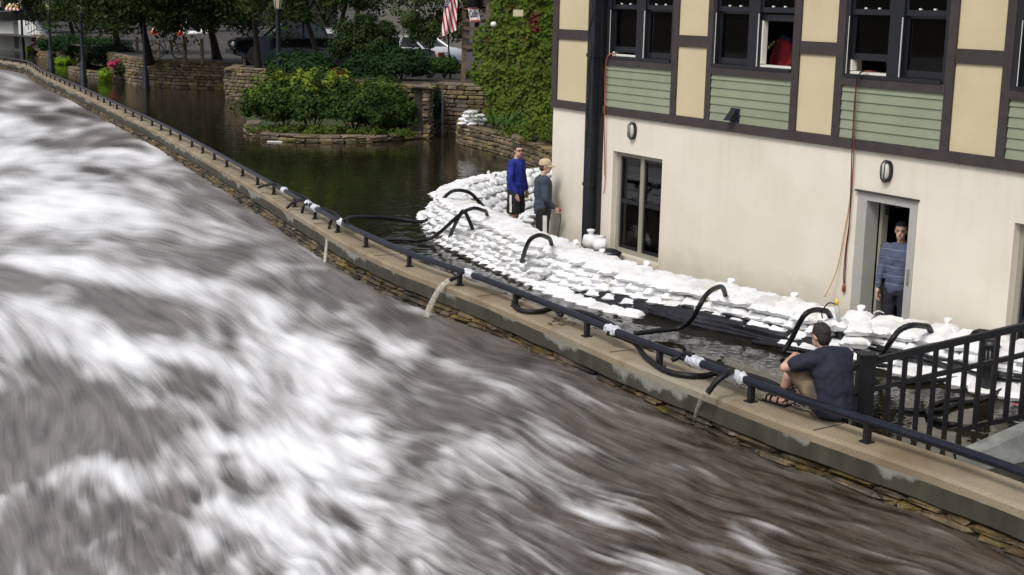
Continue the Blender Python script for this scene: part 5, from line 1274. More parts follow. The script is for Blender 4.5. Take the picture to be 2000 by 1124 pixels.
# ================================================================ PLANTS
lf_tree = leafmat('tree_leaf', (.008, .019, .004), (.034, .062, .012))
lf_tree2 = leafmat('bright_tree_leaf', (.015, .030, .006), (.058, .088, .018))
lf_shrub = leafmat('shrub_leaf', (.010, .026, .005), (.050, .095, .014), (.24, .32, .03))
lf_ivy = leafmat('ivy_leaf', (.028, .058, .006), (.125, .180, .020), (.12, .022, .012))
lf_bush = leafmat('bush_leaf', (.007, .022, .007), (.022, .060, .012), (.30, .08, .03))
def tree(base, h, crown_c, crown_r, label, ncl=150, per=90, leaf=.17, cr=.75, tr=.22, m=None, fork=None, cat='tree'):
    E_ = empty('tree', base, label, cat, 'trees beyond the flood')
    c = Vector(crown_c); mb = MB()
    top = Vector((c.x, c.y, c.z))
    mid = base.lerp(top, .45)+Vector((random.uniform(-.15, .15), 0, 0))
    if fork:
        for sx in (-1, 1):
            t_ = top+Vector((sx*crown_r[0]*.45, 0, 0)); mb.tube(cat_rom([base+Vector((sx*.18, 0, -.1)), base+Vector((sx*.28, 0, .5)), base.lerp(t_, .5), t_], 4), tr, 8, r2=tr*.3)
    else: mb.tube(cat_rom([base-Vector((0, 0, .1)), base.lerp(mid, .4), mid, top], 4), lambda t: tr*(1.25-.25*min(t*6, 1))*(1-t*.75), 10)
    for k in range(9):
        a = rng.uniform(0, 2*PI); e_ = c+Vector((math.cos(a)*crown_r[0]*.8, math.sin(a)*crown_r[1]*.8, rng.uniform(-.5, .6)*crown_r[2])); st = base.lerp(top, rng.uniform(.35, .8))
        mb.tube([st, st.lerp(e_, .5)+Vector((0, 0, .25)), e_], tr*.3, 5, r2=.02)
    mb.build('trunk', M['trunk'], E_, True)
    P, Nn = clumps(crown_c, crown_r, ncl, per, cr, .75, -.85); leaves('crown', P, Nn, leaf, m or lf_tree, E_)
    return E_
def tb_(x, yb, z): p = gz(x, yb, z); return p
T = [  # base px, base z, crown centre px x, crown bottom px y, Y, crown radii, label
 (425, 117, LOTZ, 4.3, (3.4, 2.6, 1.9), 'broad tree with thick forked trunk left of the black pickup', .24, lf_tree2),
 (292, 118, LOTZ, 4.4, (3.0, 2.4, 2.1), 'dark tree rising above the bicycle', .22, lf_tree),
 (232, 100, LOTZ, 4.3, (3.0, 2.6, 2.0), 'tree with leaning trunk over the dark hedge', .22, lf_tree2),
 (150, 100, LOTZ*.4, 4.6, (3.6, 2.6, 2.4), 'bright leaved tree hanging over the far planters', .2, lf_tree),
 (95, 88, .2, 4.8, (3.3, 2.6, 2.5), 'dark tree beside the pale staircase', .2, lf_tree)]
for x, yb, z, zc, cr_, lb, tr, m in T:
    b_ = gz(x, yb, z); tree(b_, 6, (b_.x+.2, b_.y-3.2, zc+1.0), (cr_[0], cr_[1], cr_[2]+1.25), lb, 270, 95, .17, .7, tr, m)
b_ = Vector((atY(640, 100, 52).x, 52, 1.15)); tree(b_, 6, (b_.x-.2, 51.5, 5.5), (3.0, 2.2, 2.7), 'twin stemmed tree standing left of the dark rounded bush', 200, 95, .14, .6, .15, lf_tree, fork=True)
b_ = Vector((atY(505, 120, 57).x, 57, 1.15)); tree(b_, 6, (b_.x+.3, 55, 6.2), (2.6, 2.2, 3.1), 'tree with drooping bright leaves above the lamp lantern', 150, 95, .15, .6, .16, lf_tree2)
b_ = Vector((atY(842, 130, 49).x, 49, 1.3)); tree(b_, 5, (b_.x-.1, 49, 3.75), (1.35, 1.2, 1.45), 'slender young tree in front of the white sedan', 85, 80, .11, .38, .05, lf_tree2)
b_ = Vector((atY(880, 130, 50).x, 50, 1.3)); tree(b_, 5, (b_.x+.1, 51, 4.6), (1.3, 1.2, 1.4), 'thin stemmed tree behind the flag', 80, 80, .12, .4, .045, lf_tree2)
for k, (x, Y, zc, r_) in enumerate(((40, 125, 5.5, 4.5), (170, 120, 5.5, 5), (330, 118, 6.6, 4.2), (500, 112, 6.4, 5), (600, 95, 6, 4.5), (700, 90, 6.4, 4), (830, 95, 6.2, 4), (930, 88, 5.2, 4), (20, 150, 7, 6))):
    b_ = Vector((atY(x, 50, Y).x, Y, .9)); tree(b_, 7, (b_.x, Y, zc+1.6), (r_, 3, r_*.95), ['far tree above the white building', 'far tree behind the dark hedge', 'far tree behind the orange cones', 'far tree behind the black pickup', 'far tree behind the twin stemmed tree', 'far tree above the dark rounded bush', 'far tree behind the white sedan', 'far tree behind the flag', 'farthest tree at the left edge'][k], 120, 80, .30, 1.2, .25, lf_tree if k % 2 else lf_tree2)
def shrub(name, c, r, label, ncl=90, per=70, leaf=.09, cr=.28, m=None, tint=None, cat='shrub', low=-.3, group=None):
    E_ = empty(name, (c[0], c[1], c[2]-r[2]*.8), label, cat, group)
    mb = MB()
    for k in range(7):
        a = rng.uniform(0, 2*PI); mb.tube([Vector((c[0], c[1], c[2]-r[2])), Vector((c[0]+math.cos(a)*r[0]*.6, c[1]+math.sin(a)*r[1]*.6, c[2]+r[2]*.3))], .02, 5, r2=.008)
    mb.build('stems', M['trunk'], E_, True)
    P, Nn = clumps(c, r, ncl, per, cr, .8, low); tt = tint(P) if tint else None
    leaves('foliage', P, Nn, leaf, m or lf_shrub, E_, tint=tt); return E_
def yel(th, pr):
    def f(P):
        nn = np.array([mnoise.noise(Vector((p[0]*3.1, p[1]*3.1, p[2]*3.1))) for p in P])
        return np.clip((P[:, 2]-th)*1.6, 0, 1)*np.clip((nn-.12+pr)*4, 0, 1)*rng.uniform(.5, 1, len(P))
    return f
c = lambda x, y, Y: tuple(atY(x, y, Y))
shrub('flowering_shrub', c(550, 210, 41.8), (1.08, .95, .88), 'big rounded shrub with lime tips at the left end of the bed', 170, 85, .10, .30, tint=yel(.95, .2))
shrub('flowering_shrub', c(610, 205, 41.2), (1.15, .95, .95), 'big shrub with yellow tips in the middle of the bed', 170, 85, .10, .30, tint=yel(1.05, .2))
shrub('flowering_shrub', c(690, 213, 41.0), (1.1, .95, .82), 'dark green shrub right of the middle of the bed', 170, 85, .10, .30, tint=yel(1.15, .08))
shrub('flowering_shrub', c(765, 222, 41.8), (.9, .8, .85), 'dark shrub against the tall stone wall end', 140, 80, .09, .24, tint=yel(1.3, .05))
shrub('ground_cover', c(650, 258, 40.2), (2.5, .35, .15), 'low bright green creeping plants along the bed edging', 110, 50, .06, .12, lf_ivy, cat='ground cover')
shrub('arching_shrub', c(572, 140, 46), (.85, .7, .62), 'dark arching evergreen shrub above the yellow tipped shrubs', 110, 80, .11, .24, lf_bush)
shrub('arching_shrub', c(612, 142, 45.5), (.75, .6, .55), 'dark arching evergreen shrub at the foot of the twin trunks', 100, 80, .11, .24, lf_bush)
shrub('red_leaved_plant', c(663, 158, 43.6), (.28, .25, .36), 'small rusty orange plant above the shrub bed', 30, 40, .06, .10, leafmat('rust_leaf', (.16, .04, .015), (.30, .09, .03)), cat='plant')
shrub('yellow_plant', c(672, 153, 43.3), (.14, .14, .12), 'small bright yellow plant beside the rusty one', 12, 30, .06, .06, leafmat('yellow_leaf', (.4, .42, .04), (.55, .5, .06)), cat='plant')
shrub('round_bush', c(712, 92, 49), (1.15, 1.0, 1.05), 'tall rounded dark bush left of the white sedan', 150, 90, .10, .3, lf_tree)
shrub('round_bush', c(716, 148, 47.5), (.8, .7, .6), 'low dark bush under the rounded bush', 90, 80, .10, .25, lf_bush)
shrub('leafy_bush', c(783, 130, 45.6), (.85, .6, .58), 'bright green bush in front of the white sedan', 120, 80, .11, .24, lf_bush)
shrub('leafy_bush', c(868, 132, 47), (.55, .4, .35), 'small dark bush under the thin stems by the sedan', 60, 70, .08, .18, lf_shrub)
shrub('leafy_bush', c(745, 178, 43), (.7, .6, .4), 'small bush at the left end of the tan coping', 70, 70, .09, .2, lf_shrub)
shrub('leafy_bush', c(922, 148, 44.2), (.3, .25, .16), 'low green plant at the foot of the trellis', 24, 50, .07, .1, lf_ivy)
shrub('climbing_plant', c(848, 205, 42.4), (.2, .2, .62), 'dark creeper growing in the slot of the tall wall', 50, 60, .06, .14, lf_bush, cat='creeper', low=-1)
# hedge behind the far planters
shrub('hedge', c(165, 92, 82), (2.6, 1.2, .55), 'long dark clipped hedge behind the far flower planters', 130, 90, .12, .4, lf_bush, cat='hedge')
shrub('hedge', c(215, 112, 72), (1.7, 1.2, .7), 'dark hedge block beside the curved stone wall', 90, 90, .12, .35, leafmat('dark_hedge_leaf', (.006, .015, .006), (.015, .035, .01)), cat='hedge')
ground('garden_bed', [(-30, 92), (-26, 83), (-22, 74), (-20.2, 71), (-22, 90)], .35, M['grass'], 'dark garden bed behind the planters')
# flower planters half under water
def planter(px, py, r, label, lime, pink):
    p = gz(px, py, 0); E_ = empty('flower_planter', p, label, 'planter', 'flower planters in the flood')
    MB().lathe(p, [(r*.55, -.3), (r*.7, .0), (r*.8, .16), (r*.84, .2)], 16).build('pot', M['trunk'], E_, True)
    for nm, cc, rr_, m, n_ in lime+pink:
        P, Nn = clumps(p+Vector(cc), rr_, n_, 40, .14*r/.5, .8, -.9); leaves(nm, P, Nn, .09, m, E_)
m_lime = leafmat('lime_leaf', (.16, .30, .02), (.28, .45, .03)); m_pk = leafmat('pink_flower', (.42, .03, .10), (.60, .06, .16)); m_vi = leafmat('violet_flower', (.35, .05, .40), (.5, .1, .5)); m_dkl = leafmat('dark_red_leaf', (.03, .012, .012), (.05, .05, .02))
planter(240, 160, .6, 'flower planter with lime trailing leaves before the curved stone wall', [('trailing_leaves', (-.75, -.2, .28), (.28, .3, .38), m_lime, 34)], [('flowers', (-.35, 0, .75), (.25, .25, .22), m_pk, 9), ('dark_foliage', (.15, 0, .5), (.5, .4, .5), leafmat('planter_leaf', (.012, .03, .01), (.03, .06, .015), (.4, .03, .06)), 60)])
planter(128, 126, .5, 'flower planter with lime mound and few red flowers between two lamp posts', [('trailing_leaves', (0, -.2, .22), (.50, .4, .22), m_lime, 36)], [('flowers', (.05, 0, .8), (.4, .3, .2), m_pk, 8), ('dark_foliage', (.4, .1, .6), (.5, .4, .35), m_dkl, 30)])
planter(66, 105, .5, 'far flower planter with pink and violet blooms', [('trailing_leaves', (-.25, -.2, .25), (.3, .3, .22), m_lime, 20)], [('flowers', (.15, 0, .75), (.35, .3, .35), m_pk, 18), ('violet_flowers', (.5, -.1, .35), (.3, .3, .2), m_vi, 12)])
# ivy on its own masonry wall
i0, i1 = Vector((-.95, 41.8, 0)), Vector((6.5, 39.5, 0)); idir = (i1-i0).normalized(); inn = Vector((idir.y, -idir.x, 0))
IW = empty('ivy_wall', i0+Vector((0, 0, .4)), 'plain masonry wall hidden under a thick cover of ivy', 'wall')
c_ = (i0+i1)/2; MB().box((c_.x-inn.x*.3, c_.y-inn.y*.3, 3.2), ((i1-i0).length, .5, 5.6), (idir, inn*-1, Vector((0, 0, 1)))).build('masonry', M['wood'], IW)
n = 15000
u = rng.uniform(-.3, 7.2, n); z = rng.uniform(.35, 6.0, n)
edge = -.12+.28*np.sin(z*2.1)+.12*np.sin(z*5.3+1)-.25*np.exp(-((z-2.55)/.45)**2)*1.5
keep = u > edge; u, z = u[keep], z[keep]; n = len(u)
bul = np.array([mnoise.noise(Vector((a*1.3, 0, b*1.3))) + .6*mnoise.noise(Vector((a*3.2, 5, b*3.2))) for a, b in zip(u, z)])
o_ = .05+.16*(bul+.6)+rng.uniform(0, .10, n)
P = np.array(i0)[None]+u[:, None]*np.array(idir)+o_[:, None]*np.array(inn)+z[:, None]*np.array([0, 0, 1])
red = np.array([mnoise.noise(Vector((a*1.7+9, 1, b*2.6))) for a, b in zip(u, z)])
tt = np.clip((red-.18)*5, 0, 1)*np.exp(-((z-3.35)/.38)**2)*(rng.random(n) < .8)*1.4
IV = empty('ivy', i0+Vector((.5, -.3, .45)), 'thick yellow green ivy with a few red leaves covering the wall', 'ivy')
leaves('foliage', P, np.array(inn)[None]*1.1+np.array([0, 0, .45])+bul[:, None]*np.array(idir)*.5, .135, lf_ivy, IV, tint=np.clip(tt, 0, 1), asp=.8)
st = MB()
for k in range(14): x = .2+k*.5; st.tube(cat_rom([i0+idir*(x+.2*math.sin(q*2+k))+inn*.02+Vector((0, 0, .4+q*.8)) for q in range(7)], 3), .02, 4)
st.build('stems', M['trunk'], IV)
pl = pbox(MB(), 1006, 21, 1022, 33, 39.9, .15); c0 = atY(1012, 26, 40.2)
MB().box(c0, (.28, .12, .18)).build('wall_block', M['panel'], None, False, 'small tan block poking out of the ivy near the top', 'block')
MB().ball(atY(964, 48, 40.6), (.09, .06, .08), 8, 6).build('floodlight', M['wtrim'], None, True, 'small white floodlight nested in the ivy', 'floodlight')
# strap-leaved plants in the ivy bed
m_strap = leafmat('strap_leaf', (.04, .09, .02), (.08, .16, .03))
for k, (x, y, s_) in enumerate(((948, 250, 1), (968, 252, 1.15), (990, 257, 1.2), (1012, 263, 1.0), (1035, 270, .9), (1060, 278, .9))):
    p = gz(x, y, .48); E_ = empty('strap_leaved_plant', p, ['leftmost tuft of long strap leaves next to the heaped sandbags', 'second tuft of strap leaves from the heaped sandbags', 'tallest tuft of strap leaves before the ivy', 'fourth tuft of strap leaves before the ivy', 'fifth tuft of strap leaves before the ivy', 'last tuft of strap leaves next to the building corner'][k], 'plant', 'strap leaved plants before the ivy')
    mb = MB()
    for j in range(34):
        a = rng.uniform(0, 2*PI); L_ = rng.uniform(.4, .85)*s_; hh = rng.uniform(.45, .9); d = Vector((math.cos(a), math.sin(a), 0)); s = Vector((-d.y, d.x, 0)); w_ = .022
        b0 = len(mb.v)
        for q, (f_, z_) in enumerate(((0, 0), (.25, .35), (.6, .55), (1, .42))):
            c_ = p+d*(f_*L_*.8)+Vector((0, 0, z_*L_*hh*1.4)); ww = w_*(1-.7*f_); mb.v += [c_-s*ww, c_+s*ww]
        for q in range(3): mb.f.append((b0+2*q, b0+2*q+1, b0+2*q+3, b0+2*q+2))
    mb.build('leaf_tuft', m_strap, E_, kind='stuff')
shrub('ground_cover', c(1040, 262, 35.5), (.9, .8, .22), 'leafy ground cover at the right end of the ivy bed', 40, 60, .07, .15, lf_ivy, cat='ground cover')
P_g = []
MB().box(gz(537, 277, .015), (.42, .16, .02)).build('floating_board', M['wtrim'], None, False, 'white scrap of foam board floating beside the shrub bed', 'debris')
# ================================================================ HOSES, TAPE AND DISCHARGES
def proj(p):
    v = np.array(p)-np.array([0, 0, CH]); w_ = v @ CF; return 1000+FPX*(v @ CR)/w_, 562-FPX*(v @ CU)/w_
def rail_at(px):
    best = min(range(40, len(rp)), key=lambda i: abs(proj(rp[i])[0]-px)); 
    i = best; a = rp[i]; x0 = proj(a)[0]; j = i+1 if x0 < px else i-1; x1 = proj(rp[j])[0]; t = (px-x0)/(x1-x0) if x1 != x0 else 0
    return a.lerp(rp[j], t), (rp[min(i+1, len(rp)-1)]-rp[i-1]).normalized(), CN[i]
def hose(pts, label, r=.038, name='hose', ribs=True, m='hose', cat='hose', group='black pump hoses', n=8):
    pts = [gz(*p) if not isinstance(p, Vector) else p for p in pts]; r *= .74
    if pts[-1].z > .3 and ' dam' in label and len(pts) > 3: dv = (pts[-1]-pts[-2]); pts.append(pts[-1]+Vector((dv.x, dv.y, 0)).normalized()*.25+Vector((0, 0, -.25)))
    if ' dam' in label: pts = [p+(Vector((0, 0, CH))-p).normalized()*(.36 if p.z > .1 else .30) if i < len(pts)-1 else p for i, p in enumerate(pts)]
    P = cat_rom(pts, 10); P = resample(P, .03 if ribs else .05)+[P[-1]]
    o = MB().tube(P, r, n, rib=.10 if ribs else 0).build(name, M[m], None, True, label, cat, group); return o
def R_(px, dz=0, dn=0): p, t, n = rail_at(px); return p+Vector((0, 0, dz))+n*dn
hose([R_(553, .03), (540, 360, .42), (520, 362, .36), (505, 367, .27)], 'short black hose end nearest the far end of the river railing', .034)
hose([R_(601, .02), (588, 391, .40), (572, 397, .30), (560, 407, .20)], 'short black hose end arching over the cap beside the double tape joint')
hose([R_(606, .02, -.05), (594, 402, .33), (590, 416, .18), (592, 430, .06), (597, 436, .0)], 'curved black hose hanging down the wall face below the double tape joint')
hose([R_(665, .04, -.03), (654, 424, .40), (645, 436, .26), (642, 452, .14)], 'black hose bent over the cap pouring the first thin stream', .036)
hose([R_(913, .03, -.05), (900, 536, .35), (888, 543, .30), (881, 547, .26)], 'black hose end by the railing pouring the widest stream', .042)
hose([R_(666, .03, .05), (690, 424, .25), (740, 425, .12), (790, 430, .05), (826, 433, .06), (845, 420, .18), (862, 394, .42), (878, 377, .60), (895, 372, .68), (915, 376, .60), (928, 386, .5)], 'long black hose floating across the flood and climbing the upstream bend of the dam', .045)
hose([(745, 469, .02), (775, 468, .03), (806, 470, .02), (828, 475, -.02)], 'black hose floating in the flood behind the railing', .035)
hose([(815, 470, .0), (840, 466, .03), (862, 452, .16), (884, 432, .42), (905, 415, .64), (925, 407, .72), (942, 411, .66), (950, 416, .55)], 'black hose climbing from the flood over the dam left of the forked pair', .042)
hose([(874, 474, -.02), (884, 450, .25), (896, 425, .56), (907, 413, .68)], 'steep black hose of the forked pair crossing the dam', .042)
hose([(1003, 533, -.03), (1018, 512, .18), (1026, 488, .45), (1036, 468, .66), (1052, 460, .72), (1066, 463, .66), (1075, 470, .55)], 'black hose over the dam in front of the man in grey', .044)
hose([(1018, 577, .28), (1006, 586, .22), (1004, 597, .21), (1020, 607, .21), (1050, 609, .21), (1080, 603, .21), R_(1100, -.06, -.02)], 'black hose looped round a rail post on the cap', .042)
hose([R_(1195, -.03, -.05), (1236, 668, .30), (1262, 698, .22), (1300, 724, .21), (1345, 734, .21), (1385, 733, .21), (1412, 722, .30), R_(1436, .05, -.05)], 'long black hose sagging under the railing along the cap', .043)
hose([R_(1356, .06, -.02), (1340, 691, .42), (1325, 698, .36), (1313, 704, .33)], 'short dry black hose end above the sagging hose', .040)
hose([R_(1437, .05, -.05), (1418, 732, .42), (1400, 745, .36), (1382, 768, .24)], 'black hose bent over the cap pouring the nearest stream', .042)
hose([R_(556, .0, .07), R_(580, .03, .09), R_(601, .03, .07)], 'black hose taped behind the railing between the two farthest joints', .035, ribs=False)
hose([R_(612, .0, .07), R_(640, .03, .10), R_(664, .0, .07)], 'black hose taped behind the railing before the long floating hose', .035, ribs=False)
hose([R_(1090, -.03, .09), R_(1140, .03, .09), R_(1192, .02, .07)], 'black hose taped behind the railing above the sagging hose', .042, ribs=False)
hose([R_(918, .0, .07), R_(945, -.04, .13), R_(975, -.14, .3)], 'black hose leaving the railing behind the joint of the widest stream', .038, ribs=False)
hose([R_(1446, .02, .07), R_(1490, .0, .14), R_(1540, -.1, .2), (1580, 770, .2)], 'black hose leaving the nearest tape joint towards the seated man', .042, ribs=False)
hose([R_(1360, .02, .07), R_(1390, .01, .10), R_(1434, .02, .07)], 'black hose taped behind the railing between the two nearest joints', .040, ribs=False)
hose([(1240, 652, .01), (1290, 646, .02), (1330, 640, .05), (1352, 622, .20), (1366, 598, .39), (1380, 576, .51), (1396, 564, .53), (1412, 563, .47)], 'black hose over the dam midway between the window and the doorway', .044)
hose([(1528, 690, -.03), (1545, 664, .12), (1560, 634, .33), (1573, 614, .47), (1590, 606, .50), (1606, 607, .46), (1618, 612, .40)], 'black hose over the dam left of the yellow plug', .046)
hose([(1700, 712, .0), (1722, 694, .10), (1742, 664, .32), (1758, 645, .42), (1780, 636, .47), (1802, 637, .42), (1815, 642, .36)], 'black hose over the dam in front of the doorway', .048)
hose([(1896, 664, .40), (1905, 650, .50), (1922, 649, .52), (1938, 656, .45)], 'black hose over the dam behind the bollard light', .046)
hose([(1755, 748, .02), (1800, 746, .03), (1850, 742, .03), (1900, 735, .04), (1960, 722, .08), (2010, 700, .2)], 'black hose snaking away behind the stair railing', .04)
hose([(1470, 668, .02), (1520, 676, .04), (1580, 688, .04), (1640, 697, .04), (1700, 710, .03), (1760, 722, .02)], 'long black hose lying along the foot of the tarpaulin', .045)
hose([(1745, 800, .0), (1790, 803, .02), (1835, 802, .02), (1870, 790, .02), (1920, 780, .02), (1990, 745, .03)], 'black hose lying on the flood behind the railing balusters', .04)
hose([(1880, 780, .03), (1840, 785, .03), (1815, 798, .03), (1818, 815, .03), (1850, 828, .02), (1868, 830, .02)], 'curled black hose end in the flood behind the balusters', .04)
# tape joints
def tape(px, label, s=1.0):
    p, t, n = rail_at(px); mb = MB(); rr = random.Random(px); P = [p+t*(k*.028-.11) for k in range(9)]
    b = len(mb.v); x, y, _ = basis(t); N_ = 14
    for i, q in enumerate(P):
        for k in range(N_):
            a = 2*PI*k/N_; r = .068*s*(1+.18*math.sin(i*1.9+px))*(1+rr.uniform(-.13, .13)); r *= (.8 if i in (0, 8) else 1); mb.v.append(q+x*math.cos(a)*r+y*math.sin(a)*r)
    for i in range(8):
        for k in range(N_): k2 = (k+1) % N_; mb.f.append((i*N_+k, i*N_+k2, i*N_+N_+k2, i*N_+N_+k))
    mb.f.append(tuple(range(N_))[::-1]); mb.f.append(tuple(8*N_+k for k in range(N_)))
    mb.build('tape_wrap', M['tape'], None, False, label, 'tape', 'silver tape joints on the railing')
for px, l in ((555, 'silver tape joint farthest up the river railing'), (603, 'left silver tape of the double joint'), (616, 'right silver tape of the double joint'), (667, 'silver tape joint where the long floating hose starts'), (917, 'silver tape joint above the widest stream'), (1196, 'silver tape joint at the start of the sagging hose'), (1359, 'silver tape joint above the short dry hose end'), (1442, 'silver tape joint above the nearest stream')): tape(px, l, .85)
# streams
m_str = bpy.data.materials.new('poured_water'); m_str.use_nodes = True; N = m_str.node_tree.nodes; L = m_str.node_tree.links; b = N['Principled BSDF']
b.inputs['Base Color'].default_value = (.66, .62, .54, 1); b.inputs['Roughness'].default_value = .25
tr_ = N.new('ShaderNodeBsdfTransparent'); ms_ = N.new('ShaderNodeMixShader'); lw = N.new('ShaderNodeTexNoise'); lw.inputs['Scale'].default_value = 9
g_ = N.new('ShaderNodeNewGeometry'); vm_ = N.new('ShaderNodeVectorMath'); vm_.operation = 'MULTIPLY'; vm_.inputs[1].default_value = (5, 5, .25); L.new(g_.outputs['Position'], vm_.inputs[0]); L.new(vm_.outputs[0], lw.inputs['Vector'])
mr_ = N.new('ShaderNodeMapRange'); mr_.inputs[1].default_value = .3; mr_.inputs[2].default_value = .65; mr_.inputs[3].default_value = .16; mr_.inputs[4].default_value = .55; L.new(lw.outputs[0], mr_.inputs[0])
L.new(mr_.outputs[0], ms_.inputs[0]); L.new(tr_.outputs[0], ms_.inputs[1]); L.new(b.outputs[0], ms_.inputs[2]); L.new(ms_.outputs[0], N['Material Output'].inputs[0])
def stream(p0, p1, label, r0, r1, arc_=.15):
    a, b_ = gz(*p0), gz(*p1); P = []
    for k in range(13):
        t = k/12; q = a.lerp(b_, t); q.z = a.z+(b_.z-a.z)*(t*(1-arc_*2)+t*t*arc_*2) if arc_ else q.z; P.append(q)
    MB().tube(P, r0, 8, r2=r1).build('water_stream', m_str, None, True, label, 'water stream', 'streams of pumped water')
stream((641, 454, .14), (634, 515, -.28), 'thin stream of pumped water farthest up the wall', .020, .030, .2)
stream((881, 547, .25), (832, 620, -.25), 'widest arching stream of pumped water', .034, .046, .45)
stream((1382, 768, .24), (1355, 828, -.22), 'nearest stream of pumped water below the seated man', .028, .022, .4)
# ================================================================ CORDS
def cord(P, label, m, r=.009, cat='cord'): return MB().tube(cat_rom(P, 5), r, 6).build('cord', m, None, True, label, cat, 'electric cords down the wall')
m_orc = mat('orange_cord', (.34, .09, .05), rough=.5); m_rdc = mat('red_cord', (.28, .04, .03), rough=.5); m_tan = mat('tan_cord', (.50, .30, .14), rough=.5)
cord([wp(-6.20, 3.16, -.05), wp(-6.27, 3.15, .06), wp(-6.36, 3.0, .06), wp(-6.36, 2.6, .055), wp(-6.35, 2.15, .07), wp(-6.35, 1.6, .04), wp(-6.33, 1.1, .03), wp(-6.36, .9, .03)], 'orange cord hanging from the first upper window beside the duct', m_orc, .0065)
cord([wp(-6.22, 3.17, -.05), wp(-6.30, 3.14, .07), wp(-6.375, 2.9, .07), wp(-6.38, 2.5, .06), wp(-6.37, 1.9, .05), wp(-6.345, 1.2, .03)], 'second thinner orange cord next to the duct', m_orc, .006)
cord([wp(-.52, 3.17, -.15), wp(-.56, 3.16, .06), wp(-.615, 3.0, .075), wp(-.62, 2.5, .06), wp(-.615, 2.2, .075), wp(-.635, 1.6, .03), wp(-.70, 1.1, .03), wp(-.76, .6, .06), wp(-.80, .25, .2)], 'tan cord running from the third upper window down to the yellow plug', m_tan, .0075)
cord([wp(-.50, 3.17, -.15), wp(-.545, 3.17, .07), wp(-.60, 3.0, .085), wp(-.605, 2.4, .065), wp(-.60, 1.9, .05), wp(-.62, 1.3, .03), wp(-.655, .9, .03), wp(-.66, .55, .03), wp(-.64, .42, .03)], 'red cord hanging free beside the doorway', m_rdc, .007)
cord([wp(-.51, 3.17, -.12), wp(-.55, 3.16, .09), wp(-.61, 2.9, .09), wp(-.60, 2.2, .09), wp(-.61, 1.3, .04), wp(-.64, .85, .03), wp(-.63, .45, .03)], 'black cord hanging beside the red one', M['hose'], .006)
MB().lathe(wp(-.64, .33, .03), [(.012, 0), (.022, .02), (.024, .08), (.012, .11)], 8).build('socket', m_rdc, None, True, 'red cord socket dangling beside the doorway', 'socket')
YP = empty('pump_riser', gz(1641, 690, .0), 'clear riser tube with yellow plug standing in front of the dam', 'pump riser')
a, b_, c_ = gz(1634, 596, .62), gz(1640, 642, .33), gz(1648, 688, .02)
MB().tube([a, b_], .026, 10).build('clear_tube', mat('milky_tube', (.5, .5, .48), rough=.25), YP, True)
MB().tube([b_, c_], .036, 10).lathe(b_-Vector((0, 0, .02)), [(.03, 0), (.042, .01), (.042, .05), (.03, .06)], 10).build('pump_body', M['black'], YP, True)
MB().tube([a, a+Vector((0, 0, .07))], .026, 8, r2=.018).build('plug', mat('yellow_plastic', (.75, .55, .03), rough=.4), YP, True)
MB().tube(cat_rom([a+Vector((0, 0, .0)), a+Vector((-.09, .0, .02)), a+Vector((-.16, 0, -.08)), a+Vector((-.15, 0, -.16))], 6), .008, 6).build('plug_lead', M['hose'], YP, True)
MB().tube(cat_rom([gz(1706, 612, .52), gz(1716, 608, .56), gz(1726, 612, .52)], 6), .008, 5).build('strap_loop', M['wtrim'], None, True, 'small white loop of strap on the dam below the doorway', 'strap')

# ================================================================ STAIR RAILING AND BOLLARD LIGHT
SR = empty('stair_railing', Vector((3.42, 13.0, -.3)), 'black stair railing with square posts rising to the right edge', 'railing')
def rl(x, z): t = (x-3.42)/1.45; return Vector((x, 13.05-.12*t, z))
def bar(a, b, w_, h_, name, mt='black'):
    d = (b-a).normalized(); s = d.cross(Vector((0, 0, 1))).normalized(); u_ = s.cross(d); return MB().box((a+b)/2, ((b-a).length, w_, h_), (d, s, u_)).build(name, M[mt], SR)
sl = .29
def zt_(x): return .63+(x-3.42)*sl
bar(rl(3.40, zt_(3.40)), rl(6.6, zt_(6.6)), .06, .065, 'top_rail'); bar(rl(3.40, zt_(3.4)-.28), rl(6.6, zt_(6.6)-.28), .045, .045, 'middle_rail'); bar(rl(3.40, zt_(3.4)-.88), rl(6.6, zt_(6.6)-.90), .045, .05, 'bottom_rail')
MB().box((3.40, 13.06, .12), (.155, .155, 1.16)).box((3.40, 13.06, .705), (.175, .175, .02)).build('post', M['black'], SR)
x = 3.62
while x < 6.6:
    MB().box((x, 13.05-.12*(x-3.42)/1.45, zt_(x)-.455), (.042, .042, .87)).build('baluster', M['black'], SR); x += .139
MB().box((3.20, 12.95, .04), (.07, .07, 1.02)).build('post', M['black'], SR)
bar(Vector((3.19, 12.95, .565)), Vector((3.42, 13.05, .635)), .045, .045, 'top_rail'); bar(Vector((3.19, 12.95, .29)), Vector((3.42, 13.05, .35)), .035, .035, 'middle_rail')
MB().box((4.62, 12.9, -.45), (.12, .12, .7)).build('post', M['black'], SR)
BLp = gz(1926, 762, 0); BL = empty('bollard_light', BLp, 'black louvred bollard light standing in the flood behind the stair railing', 'bollard light')
MB().lathe(BLp, [(.085, -.3), (.085, .30), (.09, .31)], 16).build('base', M['black'], BL, True)
MB().lathe(BLp, [(.06, .31), (.06, .47)], 12).build('lens', mat('bollard_lens', (.25, .26, .24), rough=.3), BL, True)
mb = MB()
for k in range(12): a = 2*PI*k/12; mb.box(BLp+Vector((math.cos(a)*.078, math.sin(a)*.078, .39)), (.016, .016, .17))
mb.build('grille', M['black'], BL); MB().lathe(BLp, [(.09, .47), (.095, .49), (.085, .53), (.04, .555)], 16).build('cap', M['black'], BL, True)
